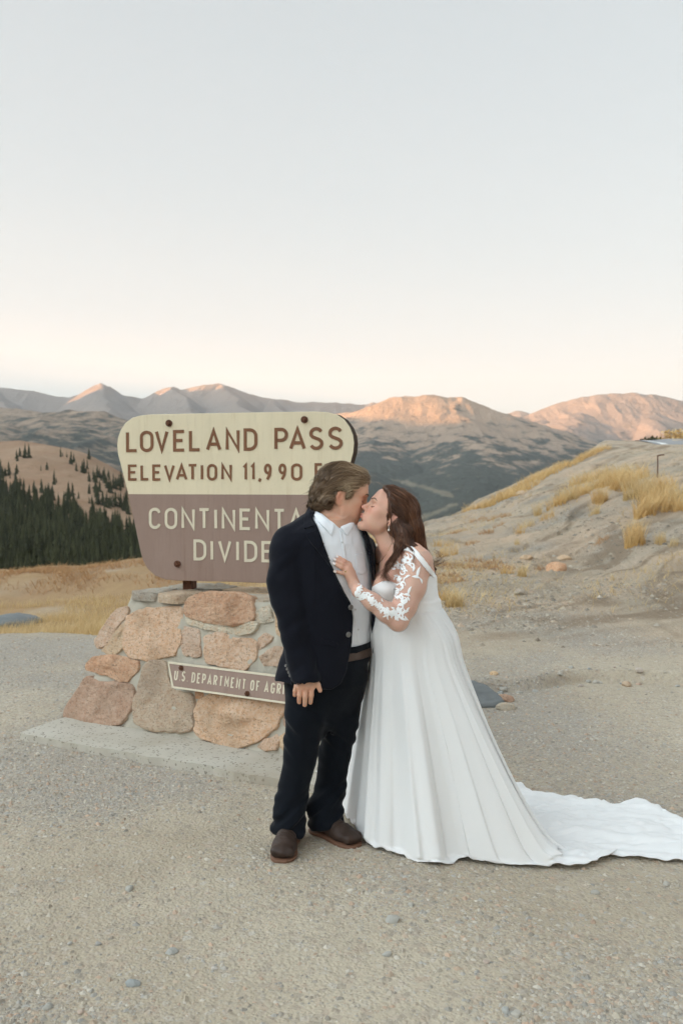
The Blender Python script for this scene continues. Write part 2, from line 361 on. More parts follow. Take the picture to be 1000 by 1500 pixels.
# ------------------------------------------------------------------ far land: skeletons of ridges
def tent(X, Y, segs, s=0.5, round_=60.0):
    """terrain that falls with slope s from ridge segments; returns height"""
    H = np.full(X.shape, -1e9)
    for a, b in segs:
        ab = b[:2] - a[:2]; L = ab.dot(ab) + 1e-9
        t = np.clip(((X - a[0]) * ab[0] + (Y - a[1]) * ab[1]) / L, 0, 1)
        d = np.hypot(X - a[0] - t * ab[0], Y - a[1] - t * ab[1])
        h = a[2] + t * (b[2] - a[2]) - s * (np.sqrt(d * d + round_ ** 2) - round_)
        H = np.maximum(H, h)
    return H
def chain(pts): 
    w = [W(px, py, Y) for px, py, Y in pts]; return list(zip(w[:-1], w[1:]))
def rock_material(name, low, high, forest, fscale, thresh, fz, seed=0.0, bdist=6.0):
    t = NT(name, 0.95, 0.05); p = t.pos(); sep = t.n('ShaderNodeSeparateXYZ'); t.l(p, sep.inputs[0])
    n1 = t.noise(p, fscale, 7, 0.62); n2 = t.noise(p, fscale * 5, 6, 0.65); n3 = t.noise(p, fscale * 28, 4, 0.7)
    c = t.mix(t.ramp(n1, [(0.35, 0), (0.65, 1)]), low, high)
    c = t.mix(t.ramp(n2, [(0.35, 0), (0.7, 0.55)]), c, tuple(np.array(high) * 0.72))
    hz = t.math('DIVIDE', t.math('SUBTRACT', fz[1], sep.outputs[2]), fz[1] - fz[0])          # 1 low, 0 at the tree line
    m = t.math('ADD', t.math('ADD', hz, t.math('MULTIPLY', t.math('SUBTRACT', n1, 0.5), 1.7)), t.math('MULTIPLY', t.math('SUBTRACT', n2, 0.5), 2.9))
    m = t.ramp(m, [(thresh - 0.12, 0), (thresh + 0.42, 1)])
    fcol = t.mix(t.ramp(n3, [(0.3, 0), (0.7, 1)]), tuple(np.array(forest) * 0.5), tuple(np.array(forest) * 1.7))
    c = t.mix(t.math('MULTIPLY', m, 0.93), c, fcol)
    c = t.mix(t.attr('meadow'), c, (0.30, 0.25, 0.17))
    t.col(c); t.nor(t.bump(t.math('ADD', n2, t.math('MULTIPLY', n3, 0.7)), 1.0, bdist)); return t.m
def fan(th0, th1, nth, r):
    th = np.linspace(th0, th1, nth); R, T = np.meshgrid(r, th, indexing='ij'); return T * R, R     # x = tan * y
def land(name, label, segs, th, nth, r, s, floor, rough, mat, seed, round_=60.0, kindcat='mountain'):
    X, Y = fan(th[0], th[1], nth, r)
    d = rough
    wx = d * 2.2 * fbm(X / (d * 18), Y / (d * 18), 0, 3, seed + 5); wy = d * 2.2 * fbm(X / (d * 18), Y / (d * 18), 9.0, 3, seed + 6)
    Z = tent(X + wx, Y + wy, segs, s, round_)
    rid = 0; a = 1.0; f = 1.0
    for o in range(7):
        rid = rid + a * (0.5 - np.abs(noise3(X * f / (d * 9), Y * f / (d * 13), o, seed + 20 + o))); a *= 0.5; f *= 2.1
    Z = Z + d * 0.75 * rid - 0.2 * d
    Z = np.maximum(Z, floor(X, Y) if callable(floor) else floor)
    me = mesh_np(name, np.stack([X, Y, Z], -1).reshape(-1, 3), [grid_faces(*X.shape)], True, mat)
    mv = np.stack([X, Y, Z], -1).reshape(-1, 3); mx, my = proj(mv); md = np.zeros(len(mv))
    for (ax, ay), (bx, by), w_ in [((596, 706), (662, 727), 4.5), ((604, 764), (668, 739), 4.0), ((566, 700), (590, 706), 2.5), ((520, 744), (560, 752), 3)]:
        tt = np.clip(((mx - ax) * (bx - ax) + (my - ay) * (by - ay)) / ((bx - ax) ** 2 + (by - ay) ** 2), 0, 1); dd = np.hypot(mx - ax - tt * (bx - ax), my - ay - tt * (by - ay))
        md = np.maximum(md, sst(-(dd + 2.5 * noise3(mx / 9, my / 5, 0, 345)), -w_, -w_ * .3))
    attr(me, 'meadow', md * 0.5 if seed == 100 else md * 0)
    o = link(name, me); tag(o, label, kindcat, kind='structure'); return o
TAN = (0.43, 0.31, 0.215); TAN2 = (0.30, 0.225, 0.165); FOR = (0.032, 0.043, 0.036)
m_mid = rock_material('mountain_mid', TAN2, TAN, FOR, 0.0042, -0.08, (-60, 112))
m_left = rock_material('mountain_left', TAN2, TAN, FOR, 0.006, 0.12, (-60, 150))
m_far = rock_material('mountain_far', (0.24, 0.195, 0.165), (0.31, 0.24, 0.19), FOR, 0.003, 0.75, (0, 300))
# middle mountain: the lit dome and the long forested slopes below it
mid = chain([(300, 612, 3000), (430, 606, 2800), (500, 607, 2750), (545, 601, 2700), (575, 596, 2650), (602, 583, 2600), (635, 580, 2600), (664, 583, 2600), (700, 598, 2700), (740, 613, 2800), (790, 631, 2950), (860, 655, 3100), (900, 668, 3200)])
mid += chain([(664, 583, 2600), (670, 604, 2440), (684, 636, 2200), (696, 672, 1900), (690, 708, 1600), (675, 738, 1350)])
mid += chain([(578, 595, 2650), (566, 616, 2450), (540, 652, 2150), (515, 690, 1800), (500, 730, 1400)])
mid += chain([(490, 607, 2750), (450, 640, 2350), (420, 690, 1800)])
mid += chain([(740, 613, 2800), (768, 650, 2450), (775, 690, 2100), (760, 725, 1700)])
mid += chain([(830, 643, 3050), (850, 668, 2700), (860, 700, 2300)])
land('mountain', 'broad dome mountain with its top in last sunlight above dark forested slopes', mid, (-0.30, 0.36), 480, np.linspace(900, 3400, 330), 0.42, -64, 11, m_mid, 100)
# tan mountain slopes at the left, behind the nearer wooded hill
lf = chain([(-160, 578, 2000), (-60, 590, 1950), (0, 596, 1900), (60, 598, 1850), (120, 603, 1800), (180, 609, 1800), (260, 618, 1800), (350, 640, 1750), (430, 668, 1700)])
lf += chain([(60, 598, 1850), (80, 632, 1550), (95, 672, 1250)]) + chain([(180, 609, 1800), (205, 650, 1500), (225, 700, 1150)])
lf += chain([(-20, 594, 1900), (-10, 636, 1550), (0, 676, 1250)]) + chain([(300, 628, 1780), (310, 680, 1400)])
land('mountain', 'tan mountain slope with scattered forest patches behind the left hill', lf, (-0.50, 0.12), 440, np.linspace(700, 2250, 240), 0.38, -70, 20, m_left, 140)
# far skyline on the left
fr = [(-120, 560), (-40, 563), (0, 568), (40, 572), (75, 579), (95, 583), (112, 580), (126, 574), (138, 567), (146, 565), (156, 569), (165, 577), (190, 581), (206, 583), (228, 576), (243, 570), (256, 567), (268, 571), (300, 566), (330, 563), (365, 574), (405, 585), (440, 588), (470, 588), (500, 591), (540, 590), (562, 587), (580, 580), (600, 582), (640, 592)]
fs_ = chain([(a, b, 4000) for a, b in fr])
for a, b in [(0, 568), (146, 565), (256, 567), (330, 563), (405, 585), (580, 581)]:
    fs_ += chain([(a, b, 4000), (a + 8, b + 18, 3700), (a + 22, b + 44, 3300)])
land('mountain', 'long jagged far skyline ridge on the left with one sunlit peak', fs_, (-0.52, 0.16), 560, np.linspace(3150, 4350, 190), 0.6, -20, 20, m_far, 180, 8.0)
# far mountain on the right with two sunlit faces
rt = chain([(700, 628, 3500), (745, 613, 3500), (790, 604, 3550), (830, 590, 3600), (860, 583, 3600), (880, 579, 3600), (900, 577, 3600), (940, 578, 3600), (970, 582, 3600), (1000, 586, 3600), (1060, 592, 3600), (1150, 600, 3600)])
rt += chain([(868, 581, 3600), (846, 604, 3400), (826, 630, 3100), (800, 655, 2800)]) + chain([(950, 579, 3600), (958, 606, 3350), (966, 640, 3000)])
rt += chain([(790, 604, 3550), (778, 630, 3250)]) + chain([(1000, 586, 3600), (1020, 620, 3300)])
land('mountain', 'far tan mountain on the right with two sunlit faces', rt, (0.10, 0.52), 380, np.linspace(2700, 3950, 170), 0.42, -20, 11, m_far, 220, 40.0)
bk_ = chain([(700, 622, 4700), (738, 607, 4700), (756, 600, 4700), (772, 604, 4700), (800, 606, 4700), (830, 616, 4700)])
land('mountain', 'small sunlit peak far off in the gap between two mountains', bk_, (0.1, 0.32), 160, np.linspace(4400, 5000, 60), 0.4, 0, 12, m_far, 260, 25.0)
# high ridge added out of frame to the left, crest shaped to shade the pass
sh = [np.array(p, float) for p in [(-3300, 5200, 640), (-2800, 3700, 620), (-2750, 3510, 600), (-2737, 3455, 445), (-2715, 3355, 445), (-2700, 3300, 600), (-2640, 3000, 600), (-2560, 2700, 560), (-2500, 2450, 530), (-2430, 2200, 460), (-2370, 1950, 395), (-2280, 1600, 395), (-2210, 1350, 520), (-1850, -100, 580), (-1500, -1500, 580), (-1300, -3000, 580)]]
X, Y = np.meshgrid(np.linspace(-4500, -350, 150), np.linspace(-3600, 6000, 360))
okv = (X < -0.62 * np.maximum(Y, 0) - 250)
Z = tent(X, Y, list(zip(sh[:-1], sh[1:])), 1.6, 10) + 14 * fbm(X / 300, Y / 300, 0, 4, 300)
Z = np.where(okv, np.maximum(Z, -60), -60)
me = mesh_np('mountain', np.stack([X, Y, Z], -1).reshape(-1, 3), [grid_faces(*X.shape)], True, m_left)
tag(link('mountain', me), 'unseen high ridge added left of the pass to shade it', 'mountain', kind='structure')
# valley floor that carries everything to the horizon
def valley_material():
    t = NT('valley_floor', 0.95, 0.05); p = t.pos(); n = t.noise(p, 0.006, 6); n2 = t.noise(p, 0.12, 5, 0.7)
    c = t.mix(t.ramp(n2, [(0.3, 0), (0.7, 1)]), (0.02, 0.028, 0.024), (0.045, 0.058, 0.046))
    t.col(t.mix(t.ramp(n, [(0.60, 0), (0.68, 0.8)]), c, (0.20, 0.17, 0.11))); t.nor(t.bump(n2, 0.8, 2.0)); return t.m
th = np.linspace(0, 2 * math.pi, 181)[:-1]; rr = np.concatenate(([0.0], np.geomspace(40, 6300, 60)))
R, T = np.meshgrid(rr, th, indexing='ij'); X = R * np.sin(T); Y = R * np.cos(T)
Z = -14 - 52 * sst(R, 60, 800) + 4 * fbm(X / 120, Y / 120, 0, 3, 320) * sst(R, 100, 500)
me = mesh_np('valley', np.stack([X, Y, Z], -1).reshape(-1, 3), [grid_faces(len(rr), len(th), True)], True, valley_material())
tag(link('valley', me), 'dark forested valley floor far below the pass', 'valley', kind='structure')
# meadow clearings in the valley
def clearing(pts, Y0, Y1, name='meadow'):
    pass
# ------------------------------------------------------------------ wooded hill on the left
HC = np.array([(-400, 640), (-60, 646), (0, 648), (30, 646), (60, 650), (100, 657), (130, 667), (160, 681), (200, 706), (240, 734), (300, 762), (360, 785), (450, 810)], float)
def hill_z(x, y, fine=True):
    th = x / np.maximum(y, 1); px = CX + F * th * 1.0
    yc = np.interp(px, [0, 200, 400], [430, 380, 300])
    zc = CAM_H + (HOR - np.interp(px, HC[:, 0], HC[:, 1])) / F * yc
    zb = -15.0 + 0 * px
    w = np.clip((y - 125) / (yc - 125), 0, 1)
    z = zb + (zc - zb) * (0.25 * w + 0.75 * sst(w))
    z = z - np.maximum(y - yc, 0) * 0.22
    if fine: z = z + (1.3 * fbm(x / 28, y / 28, 0, 5, 340)) * sst(y, 125, 200) * (1 - 0.75 * sst(y, yc - 60, yc))
    return z
X, Y = fan(-0.62, 0.02, 320, np.linspace(110, 620, 240)); Z = hill_z(X, Y)
def hill_material():
    t = NT('hill_tundra', 0.95, 0.05); p = t.pos(); n = t.noise(p, 0.035, 6, 0.6); n2 = t.noise(p, 0.5, 5, 0.7)
    c = t.mix(t.ramp(n, [(0.35, 0), (0.65, 1)]), (0.31, 0.19, 0.122), (0.40, 0.28, 0.195))
    c = t.mix(t.ramp(n2, [(0.35, 0), (0.75, 0.7)]), c, (0.25, 0.175, 0.105)); t.col(c); t.nor(t.bump(n2, 0.9, 0.8)); return t.m
me = mesh_np('hill', np.stack([X, Y, Z], -1).reshape(-1, 3), [grid_faces(*X.shape)], True, hill_material())
tag(link('hill', me), 'brown tundra hill dotted with dark spruces at the left', 'hill', kind='structure')
# haze
if True:
    V, q = box_np((0, 0, 295), (12800, 12800, 790))
    me = mesh_np('haze', V, [q], False); hz = link('haze', me)
    m = bpy.data.materials.new('haze_air'); m.use_nodes = True; t = m.node_tree; t.nodes.clear()
    o = t.nodes.new('ShaderNodeOutputMaterial'); v = t.nodes.new('ShaderNodeVolumePrincipled')
    v.inputs['Color'].default_value = (0.95, 0.97, 1.0, 1); v.inputs['Density'].default_value = 0.00011; v.inputs['Anisotropy'].default_value = 0.2
    t.links.new(v.outputs[0], o.inputs['Volume']); me.materials.append(m); m.cycles.homogeneous_volume = True if hasattr(m.cycles, 'homogeneous_volume') else None
    tag(hz, 'thin evening haze filling the mountain air', 'haze', kind='stuff')
# ------------------------------------------------------------------ stroke lettering
def arc(cx, cy, rx, ry, a0, a1, n=9):
    a = np.radians(np.linspace(a0, a1, n)); return list(zip(cx + rx * np.cos(a), cy + ry * np.sin(a)))
def glyph(ch):
    """centre lines of one capital in a box w x 1 -> (w, [polylines])"""
    w = .56; m = w / 2
    if ch == 'L': return .50, [[(0, 1), (0, 0), (.5, 0)]]
    if ch == 'O' or ch == '0':
        w = .54 if ch == 'O' else .50; r = w / 2
        return w, [arc(r, 1 - r, r, r, 0, 180) + arc(r, r, r, r, 180, 360) + [(w, 1 - r)]]
    if ch == 'V': return .62, [[(0, 1), (.31, 0), (.62, 1)]]
    if ch == 'E': return .48, [[(.48, 1), (0, 1), (0, 0), (.48, 0)], [(0, .52), (.40, .52)]]
    if ch == 'F': return .48, [[(.48, 1), (0, 1), (0, 0)], [(0, .50), (.38, .50)]]
    if ch == 'A': return .64, [[(0, 0), (.32, 1), (.64, 0)], [(.10, .29), (.54, .29)]]
    if ch == 'N': return .58, [[(0, 0), (0, 1), (.58, 0), (.58, 1)]]
    if ch == 'D': return .54, [[(0, 0), (0, 1), (.22, 1)] + arc(.22, .68, .32, .32, 90, 0) + arc(.22, .32, .32, .32, 0, -90) + [(0, 0)]]
    if ch == 'P': return .54, [[(0, 0), (0, 1), (.27, 1)] + arc(.27, .72, .27, .28, 90, -90) + [(0, .44)]]
    if ch == 'R': return .54, [[(0, 0), (0, 1), (.27, 1)] + arc(.27, .74, .27, .26, 90, -90) + [(0, .48)], [(.24, .48), (.54, 0)]]
    if ch == 'S': return .52, [arc(.26, .745, .25, .255, 25, 200, 9) + [(.10, .575), (.40, .445)] + arc(.26, .255, .26, .255, 20, -155, 9)]
    if ch == 'I': return .001, [[(0, 0), (0, 1)]]
    if ch == '1': return .14, [[(0, .84), (.14, 1), (.14, 0)]]
    if ch == 'T': return .52, [[(0, 1), (.52, 1)], [(.26, 1), (.26, 0)]]
    if ch == 'C': return .52, [arc(.26, .74, .26, .26, 15, 180) + arc(.26, .26, .26, .26, 180, 345)]
    if ch == 'G': return .54, [arc(.27, .73, .27, .27, 20, 180) + arc(.27, .27, .27, .27, 180, 360) + [(.54, .46), (.30, .46)]]
    if ch == 'U': return .54, [[(0, 1)] + arc(.27, .27, .27, .27, 180, 360) + [(.54, 1)]]
    if ch == 'M': return .66, [[(0, 0), (0, 1), (.33, .35), (.66, 1), (.66, 0)]]
    if ch == '9': return .50, [arc(.25, .72, .25, .28, 0, 360, 17), [(.495, .66)] + [(.42, .30), (.20, 0)]]
    if ch == ',': return .10, [[(.08, .06), (0, -.16)]]
    if ch == '.': return .04, [[(0, 0), (0.04, 0)]]
    return .4, []
def ribbon(P, t, closed=False):
    P = np.array(P, float); keep = [0] + [i for i in range(1, len(P)) if np.hypot(*(P[i] - P[i - 1])) > 1e-4]; P = P[keep]
    if np.hypot(*(P[0] - P[-1])) < 1e-3: closed = True; P = P[:-1]
    n = len(P); L, R = [], []
    for i in range(n):
        a = P[i] - P[i - 1] if (i > 0 or closed) else P[1] - P[0]
        b = P[(i + 1) % n] - P[i] if (i < n - 1 or closed) else P[-1] - P[-2]
        a = a / np.hypot(*a); b = b / np.hypot(*b); na = np.array((-a[1], a[0])); nb = np.array((-b[1], b[0]))
        mt = na + nb; mt /= np.hypot(*mt) + 1e-9; k = 1 / max(mt.dot(na), 0.42)
        L.append(P[i] + mt * t / 2 * k); R.append(P[i] - mt * t / 2 * k)
    return np.array(L), np.array(R), closed
def letter_mesh(ch, h, t, depth, to3d, mat, wscale=1.0, x0=0.0, y0=0.0):
    """to3d(u, v, out) -> world; the capital stands h high from (x0,y0), stroke t"""
    w, strokes = glyph(ch); mb = MB(); ih = h - t
    for k, s in enumerate(strokes):
        s = [(x0 + t / 2 + p[0] * ih * wscale, y0 + t / 2 + p[1] * ih) for p in s]
        L, R, closed = ribbon(s, t); n = len(L); dz = depth + 0.0007 * k
        V = [to3d(*p, dz) for p in L] + [to3d(*p, dz) for p in R] + [to3d(*p, -0.004) for p in L] + [to3d(*p, -0.004) for p in R]
        f = []
        for i in range(n if closed else n - 1):
            j = (i + 1) % n
            f += [(i, n + i, n + j, j), (2 * n + i, i, j, 2 * n + j), (n + i, 3 * n + i, 3 * n + j, n + j)]
        if not closed: f += [(0, 2 * n, 3 * n, n), (n - 1, 2 * n - 1, 4 * n - 1, 3 * n - 1)]
        mb.add(V, np.array(f))
    return mb.mesh('letter', mat, False)
def plane_pix(px, py, o, e, up, n):
    """coordinates (u,v) on the plane through o (axes e, up, normal n) of a photo pixel"""
    a = (px - CX) / F; b = (CY - py) / F
    d = np.array((a, cp + b * sp, -sp + b * cp)); c0 = np.array((0, 0, CAM_H))
    q = c0 + d * ((o - c0).dot(n) / d.dot(n)) - o
    return q.dot(e), q.dot(up)

# ------------------------------------------------------------------ the big sign
def paint(name, c, c2, streak=0.5):
    t = NT(name, 0.62, 0.35); p = t.co('Object')
    n = t.noise(t.map(p, (3, 3, 0.7)), 2.2, 6, 0.65); f = t.noise(p, 55, 5, 0.7); g = t.noise(t.map(p, (14, 14, 1.2)), 2.0, 5, 0.7)
    col = t.mix(t.ramp(n, [(0.3, 0), (0.7, 1)]), c, c2)
    col = t.mix(t.math('MULTIPLY', t.ramp(g, [(0.55, 0), (0.75, 1)]), streak), col, tuple(np.array(c2) * 0.78))
    col = t.mix(t.ramp(f, [(0.62, 0), (0.72, 0.5)]), col, tuple(np.array(c) * 0.66)); sc_ = t.noise(t.map(p, (0.8, 0.8, 30)), 3.0, 4, 0.8); col = t.mix(t.ramp(sc_, [(0.64, 0), (0.70, 0.35)]), col, tuple(np.minimum(np.array(c) * 1.18, 0.9))); col = t.mix(t.ramp(t.noise(t.map(p, (9, 9, 0.5)), 3.0, 5, 0.7), [(0.56, 0), (0.72, 0.45)]), col, tuple(np.array(c2) * np.array((0.80, 0.72, 0.62))))
    t.col(col); t.nor(t.bump(t.math('ADD', f, n), 0.25, 0.003)); t.l(t.ramp(n, [(0, 0.5), (1, 0.75)]), t.b.inputs['Roughness']); return t.m
M_cream = paint('cream_paint', (0.75, 0.655, 0.465), (0.68, 0.595, 0.42), 0.3)
M_mauve = paint('brown_paint', (0.315, 0.222, 0.180), (0.275, 0.188, 0.150), 0.45)
M_letter = paint('letter_brown', (0.22, 0.098, 0.046), (0.18, 0.078, 0.037), 0.5)
M_lcream = paint('letter_cream', (0.70, 0.63, 0.48), (0.62, 0.56, 0.43), 0.4)
M_edge = plain('board_edge', (0.055, 0.034, 0.022), 0.8, 0.2)
M_rust = plain('rusted_steel', (0.115, 0.048, 0.026), 0.75, 0.3, 0.1, 0.4, 60, 0.5)
TS = math.radians(14); SO = W(347, 730, 5.86); SE = np.array((math.cos(TS), -math.sin(TS), 0)); SN = np.array((-math.sin(TS), -math.cos(TS), 0)); UP = np.array((0, 0, 1.0))
def sp2(px, py): return plane_pix(px, py, SO, SE, UP, SN)
def s3(u, v, out=0.0): return SO + SE * u + UP * v + SN * out
lefty = [sp2(*p) for p in [(347, 604.6), (280, 605.8), (222, 607), (206, 608.6), (194, 612), (184, 619.5), (177, 630), (173, 641), (171.8, 652), (173, 665), (188.4, 723.8), (206.5, 810), (210, 822), (217, 834), (228, 843.5), (243, 849), (262, 850.6), (347, 852.6)]]
lefty = np.array(lefty); uc = (sp2(171.8, 652)[0] + sp2(518.3, 646)[0]) / 2
lefty[0, 0] = uc; lefty[-1, 0] = uc
outl = np.vstack((lefty, (np.c_[2 * uc - lefty[:, 0], lefty[:, 1]])[-2:0:-1]))
vsplit = sp2(188.4, 723.8)[1]
sign = empty('pass_sign', (SO[0], SO[1], 0.9), 0, 'big two-tone cream and brown roadside sign with raised LOVELAND PASS lettering on the stone pedestal', 'sign')
TH = 0.115
bm = bmesh.new()
fv = [bm.verts.new(s3(u, v, 0)) for u, v in outl]; bvv = [bm.verts.new(s3(u, v, -TH)) for u, v in outl]; n = len(fv)
front = bm.faces.new(fv[::-1]); back = bm.faces.new(bvv)
for i in range(n):
    f = bm.faces.new((fv[i], fv[(i + 1) % n], bvv[(i + 1) % n], bvv[i])); f.material_index = 2
bmesh.ops.recalc_face_normals(bm, faces=bm.faces[:])
bmesh.ops.bisect_plane(bm, geom=[front, *front.edges, *front.verts], plane_co=Vector(s3(0, vsplit)), plane_no=Vector((0, 0, 1)))
for f in bm.faces:
    if abs(f.normal.dot(Vector(SN))) > 0.9: f.material_index = 0 if f.calc_center_median().z > s3(0, vsplit)[2] else 1
    if f.normal.dot(Vector(SN)) < -0.9: f.material_index = 2
bmesh.ops.bevel(bm, geom=[e for e in bm.edges if e.calc_face_angle(0) > 1.2], offset=0.0025, segments=1, affect='EDGES', material=-1)
me = bpy.data.meshes.new('board'); bm.to_mesh(me); bm.free()
for m in (M_cream, M_mauve, M_edge): me.materials.append(m)
link('board', me, sign)
def put(text, spots, base, hL, mat, st=0.145, wsc=None, parent=None, to3=None, pp=None):
    """spots: list of (px0, px1) per glyph; base/height linear in px: ((pxA,baseA,topA),(pxB,baseB,topB))"""
    (xa, ba, ta), (xb, bb, tb) = base
    to3 = to3 or s3; pp = pp or sp2
    for ch, (x0, x1) in zip(text, spots):
        k = (x0 - xa) / (xb - xa); by = ba + (bb - ba) * k; ty = ta + (tb - ta) * k
        u0, v0 = pp(x0, by); u1, _ = pp(x1, by); _, v1 = pp(x0, ty); h = v1 - v0; t = h * st
        gw = glyph(ch)[0]; ws = (u1 - u0 - t) / max(gw * (h - t), 1e-3) if gw > 0.15 else 1.0
        jit = 0.002 * (random.random() - .5)
        link('letter', letter_mesh(ch, h, t, 0.004, to3, mat, ws, u0, v0 + jit), parent or sign)
z1 = lambda a: [(150 + x0 / 2.5, 150 + x1 / 2.5) for x0, x1 in a]
put('LOVELANDPASS', z1([(88, 131), (139, 188), (194, 243), (260, 305), (318, 362), (380, 436), (452, 503), (518, 568), (630, 680), (684, 745), (757, 809), (826, 880)]),
    ((185.0, 580 + 206 / 2.5, 580 + 128 / 2.5), (480, 580 + 197 / 2.5, 580 + 112 / 2.5)), None, M_letter)
put('ELEVATION11,990FT', z1([(95, 130), (141, 173), (184, 217), (227, 266), (270, 312), (313, 349), (361, 371), (384, 421), (436, 475), (514, 528), (542, 556), (570, 580), (592, 620), (645, 674), (691, 732), (777, 808), (817, 855)]),
    ((188.0, 580 + 310 / 2.5, 580 + 251 / 2.5), (472, 580 + 310 / 2.5, 580 + 246 / 2.5)), None, M_letter, 0.155)
put('CONTINENTAL', z1([(172, 216), (230, 276), (291, 340), (352, 396), (411, 421), (438, 488), (503, 546), (560, 612), (626, 670), (682, 738), (752, 794)]),
    ((219.0, 580 + 487 / 2.5, 580 + 409 / 2.5), (410, 580 + 492 / 2.5, 580 + 413 / 2.5)), None, M_lcream, 0.138)
put('DIVIDE', z1([(335, 382), (397, 408), (425, 474), (491, 503), (520, 568), (583, 628)]),
    ((284.0, 580 + 602 / 2.5, 580 + 525 / 2.5), (383, 580 + 609 / 2.5, 580 + 531 / 2.5)), None, M_lcream, 0.138)
def bolt(px, py, parent, to3, pp, r=0.015, R=None):
    u, v = pp(px, py); c = to3(u, v, 0.006); mb = MB()
    ax = to3(0, 0, 1) - to3(0, 0, 0)
    V, q, t = tube_np([c - ax * 0.008, c + ax * 0.004, c + ax * 0.004], [r * 1.5, r * 1.5, r * 1.3], 12); mb.add(V, q, t)
    V, q, t = tube_np([c + ax * 0.002, c + ax * 0.016, c + ax * 0.019], [r, r, r * 0.7], 4); mb.add(V, q, t)
    link('bolt', mb.mesh('bolt', M_rust, False), parent)
for p in [(248, 620), (446, 614.8), (260.3, 826), (437, 829)]: bolt(*p, sign, s3, sp2)
for px in (265.5, 432):
    u, v = sp2(px, 850); R = np.stack((SE, -SN, UP), 1); c = s3(u, 0, -TH - 0.037); c[2] = (0.84 + 1.95) / 2
    V, q = box_np(c, (0.062, 0.066, 1.12), R); link('post', MB_ := mesh_np('post', V, [q], False, M_rust), sign)
    c2 = c.copy(); c2[2] = 0.945; V, q = box_np(c2 + SN * 0.036, (0.058, 0.05, 0.11), R)
    link('bracket', mesh_np('bracket', V, [q], False, M_rust), sign)

# ------------------------------------------------------------------ stone pedestal
PA = math.radians(29); A0 = np.array((-1.80, 6.05, 0.0)); PE = np.array((math.cos(PA), -math.sin(PA), 0)); PN = np.array((-math.sin(PA), -math.cos(PA), 0))
PH, SET, LEN = 0.90, 0.17, 2.20
PUP = (UP * PH - PN * SET); PUP /= np.linalg.norm(PUP); PNN = np.cross(PE, PUP); PNN = PNN if PNN.dot(PN) > 0 else -PNN
def pf(u, v, out=0.0): return A0 + PE * u + PUP * v + PNN * out
def pp2(px, py): return plane_pix(px, py, A0, PE, PUP, PNN)
ped = empty('stone_pedestal', A0 + PE * LEN / 2 - PN * 0.35, 0, 'tapered pedestal of pinkish fieldstones set in grey mortar under the big sign', 'pedestal')
M_mortar = NT('mortar', 0.95, 0.1); t = M_mortar; p = t.pos(); n = t.noise(p, 5, 6, 0.6); f = t.noise(p, 90, 4, 0.7)
t.col(t.mix(n, (0.42, 0.385, 0.31), (0.52, 0.485, 0.41))); t.nor(t.bump(t.math('ADD', n, f), 0.6, 0.008)); M_mortar = t.m
def frustum():
    nu, nv = 60, 28; mb = MB(); PT = 0.62; INS = 0.40
    L = np.linspace(0, 1, nu); Hh = np.linspace(0, 1, nv)
    def face(a, b, c, d, nu, nv):
        U, Vv = np.meshgrid(np.linspace(0, 1, nu), np.linspace(0, 1, nv)); U = U[..., None]; Vv = Vv[..., None]
        P = (a * (1 - U) + b * U) * (1 - Vv) + (d * (1 - U) + c * U) * Vv
        mb.add(P.reshape(-1, 3), grid_faces(nv, nu))
    B = -PN
    f0, f1 = A0, A0 + PE * LEN; b0, b1 = f0 + B * 0.95, f1 + B * 0.95
    top = lambda q, du, db: q + PE * du + B * db + UP * PH
    t0, t1 = top(f0, INS, SET), top(f1, -INS, SET); t2, t3 = top(b1, -INS, -SET), top(b0, INS, -SET)
    face(f0, f1, t1, t0, 90, 36); face(f1, b1, t2, t1, 36, 36); face(b1, b0, t3, t2, 50, 20); face(b0, f0, t0, t3, 36, 36); face(t0, t1, t2, t3, 80, 30)
    V = np.vstack(mb.V); x, y, z = V.T
    d = 0.010 + 0.012 * fbm(x * 9, y * 9, z * 9, 3, 401) + 0.006 * noise3(x * 30, y * 30, z * 30, 402); V = V + np.stack([PN[0] * d, PN[1] * d, d * 0.8], 1); mb.V = [V]
    me = mb.mesh('mortar', M_mortar)
    bm = bmesh.new(); bm.from_mesh(me); bmesh.ops.remove_doubles(bm, verts=bm.verts[:], dist=0.008); bmesh.ops.recalc_face_normals(bm, faces=bm.faces[:]); bm.to_mesh(me); bm.free()
    return me
link('mortar', frustum(), ped)
def stone_material(name, a, b, c):
    t = NT(name, 0.9, 0.2); p = t.pos(); n = t.noise(p, 7, 7, 0.65); f = t.noise(p, 38, 5, 0.7); g = t.voro(p, 130, out='Color'); n3 = t.noise(p, 3.2, 3)
    r = t.n('ShaderNodeObjectInfo').outputs['Random']
    col = t.mix(t.ramp(n, [(0.32, 0), (0.62, 1)]), a, b); col = t.mix(t.ramp(f, [(0.45, 0), (0.66, 0.75)]), col, c)
    col = t.mix(t.math('MULTIPLY', t.ramp(n3, [(0.5, 0), (0.66, 1)]), 0.5), col, (0.33, 0.235, 0.155))
    s = t.n('ShaderNodeSeparateColor'); t.l(g, s.inputs[0])
    col = t.mix(t.ramp(s.outputs[0], [(0.80, 0), (0.86, 0.3)]), col, (0.52, 0.44, 0.36)); col = t.mix(t.ramp(s.outputs[1], [(0.90, 0), (0.94, 0.4)]), col, (0.14, 0.095, 0.06))
    h = t.n('ShaderNodeHueSaturation'); t.l(col, h.inputs['Color']); t.l(t.math('ADD', t.math('MULTIPLY', r, 0.35), 0.82), h.inputs['Value']); t.l(t.math('ADD', t.math('MULTIPLY', r, 0.3), 0.82), h.inputs['Saturation'])
    t.col(h.outputs[0])
    w = t.noise(t.map(p, (1, 1, 2.2)), 16, 6, 0.7, 1.5)
    t.nor(t.bump(t.math('ADD', t.math('MULTIPLY', w, 1.2), f), 0.85, 0.014)); return t.m
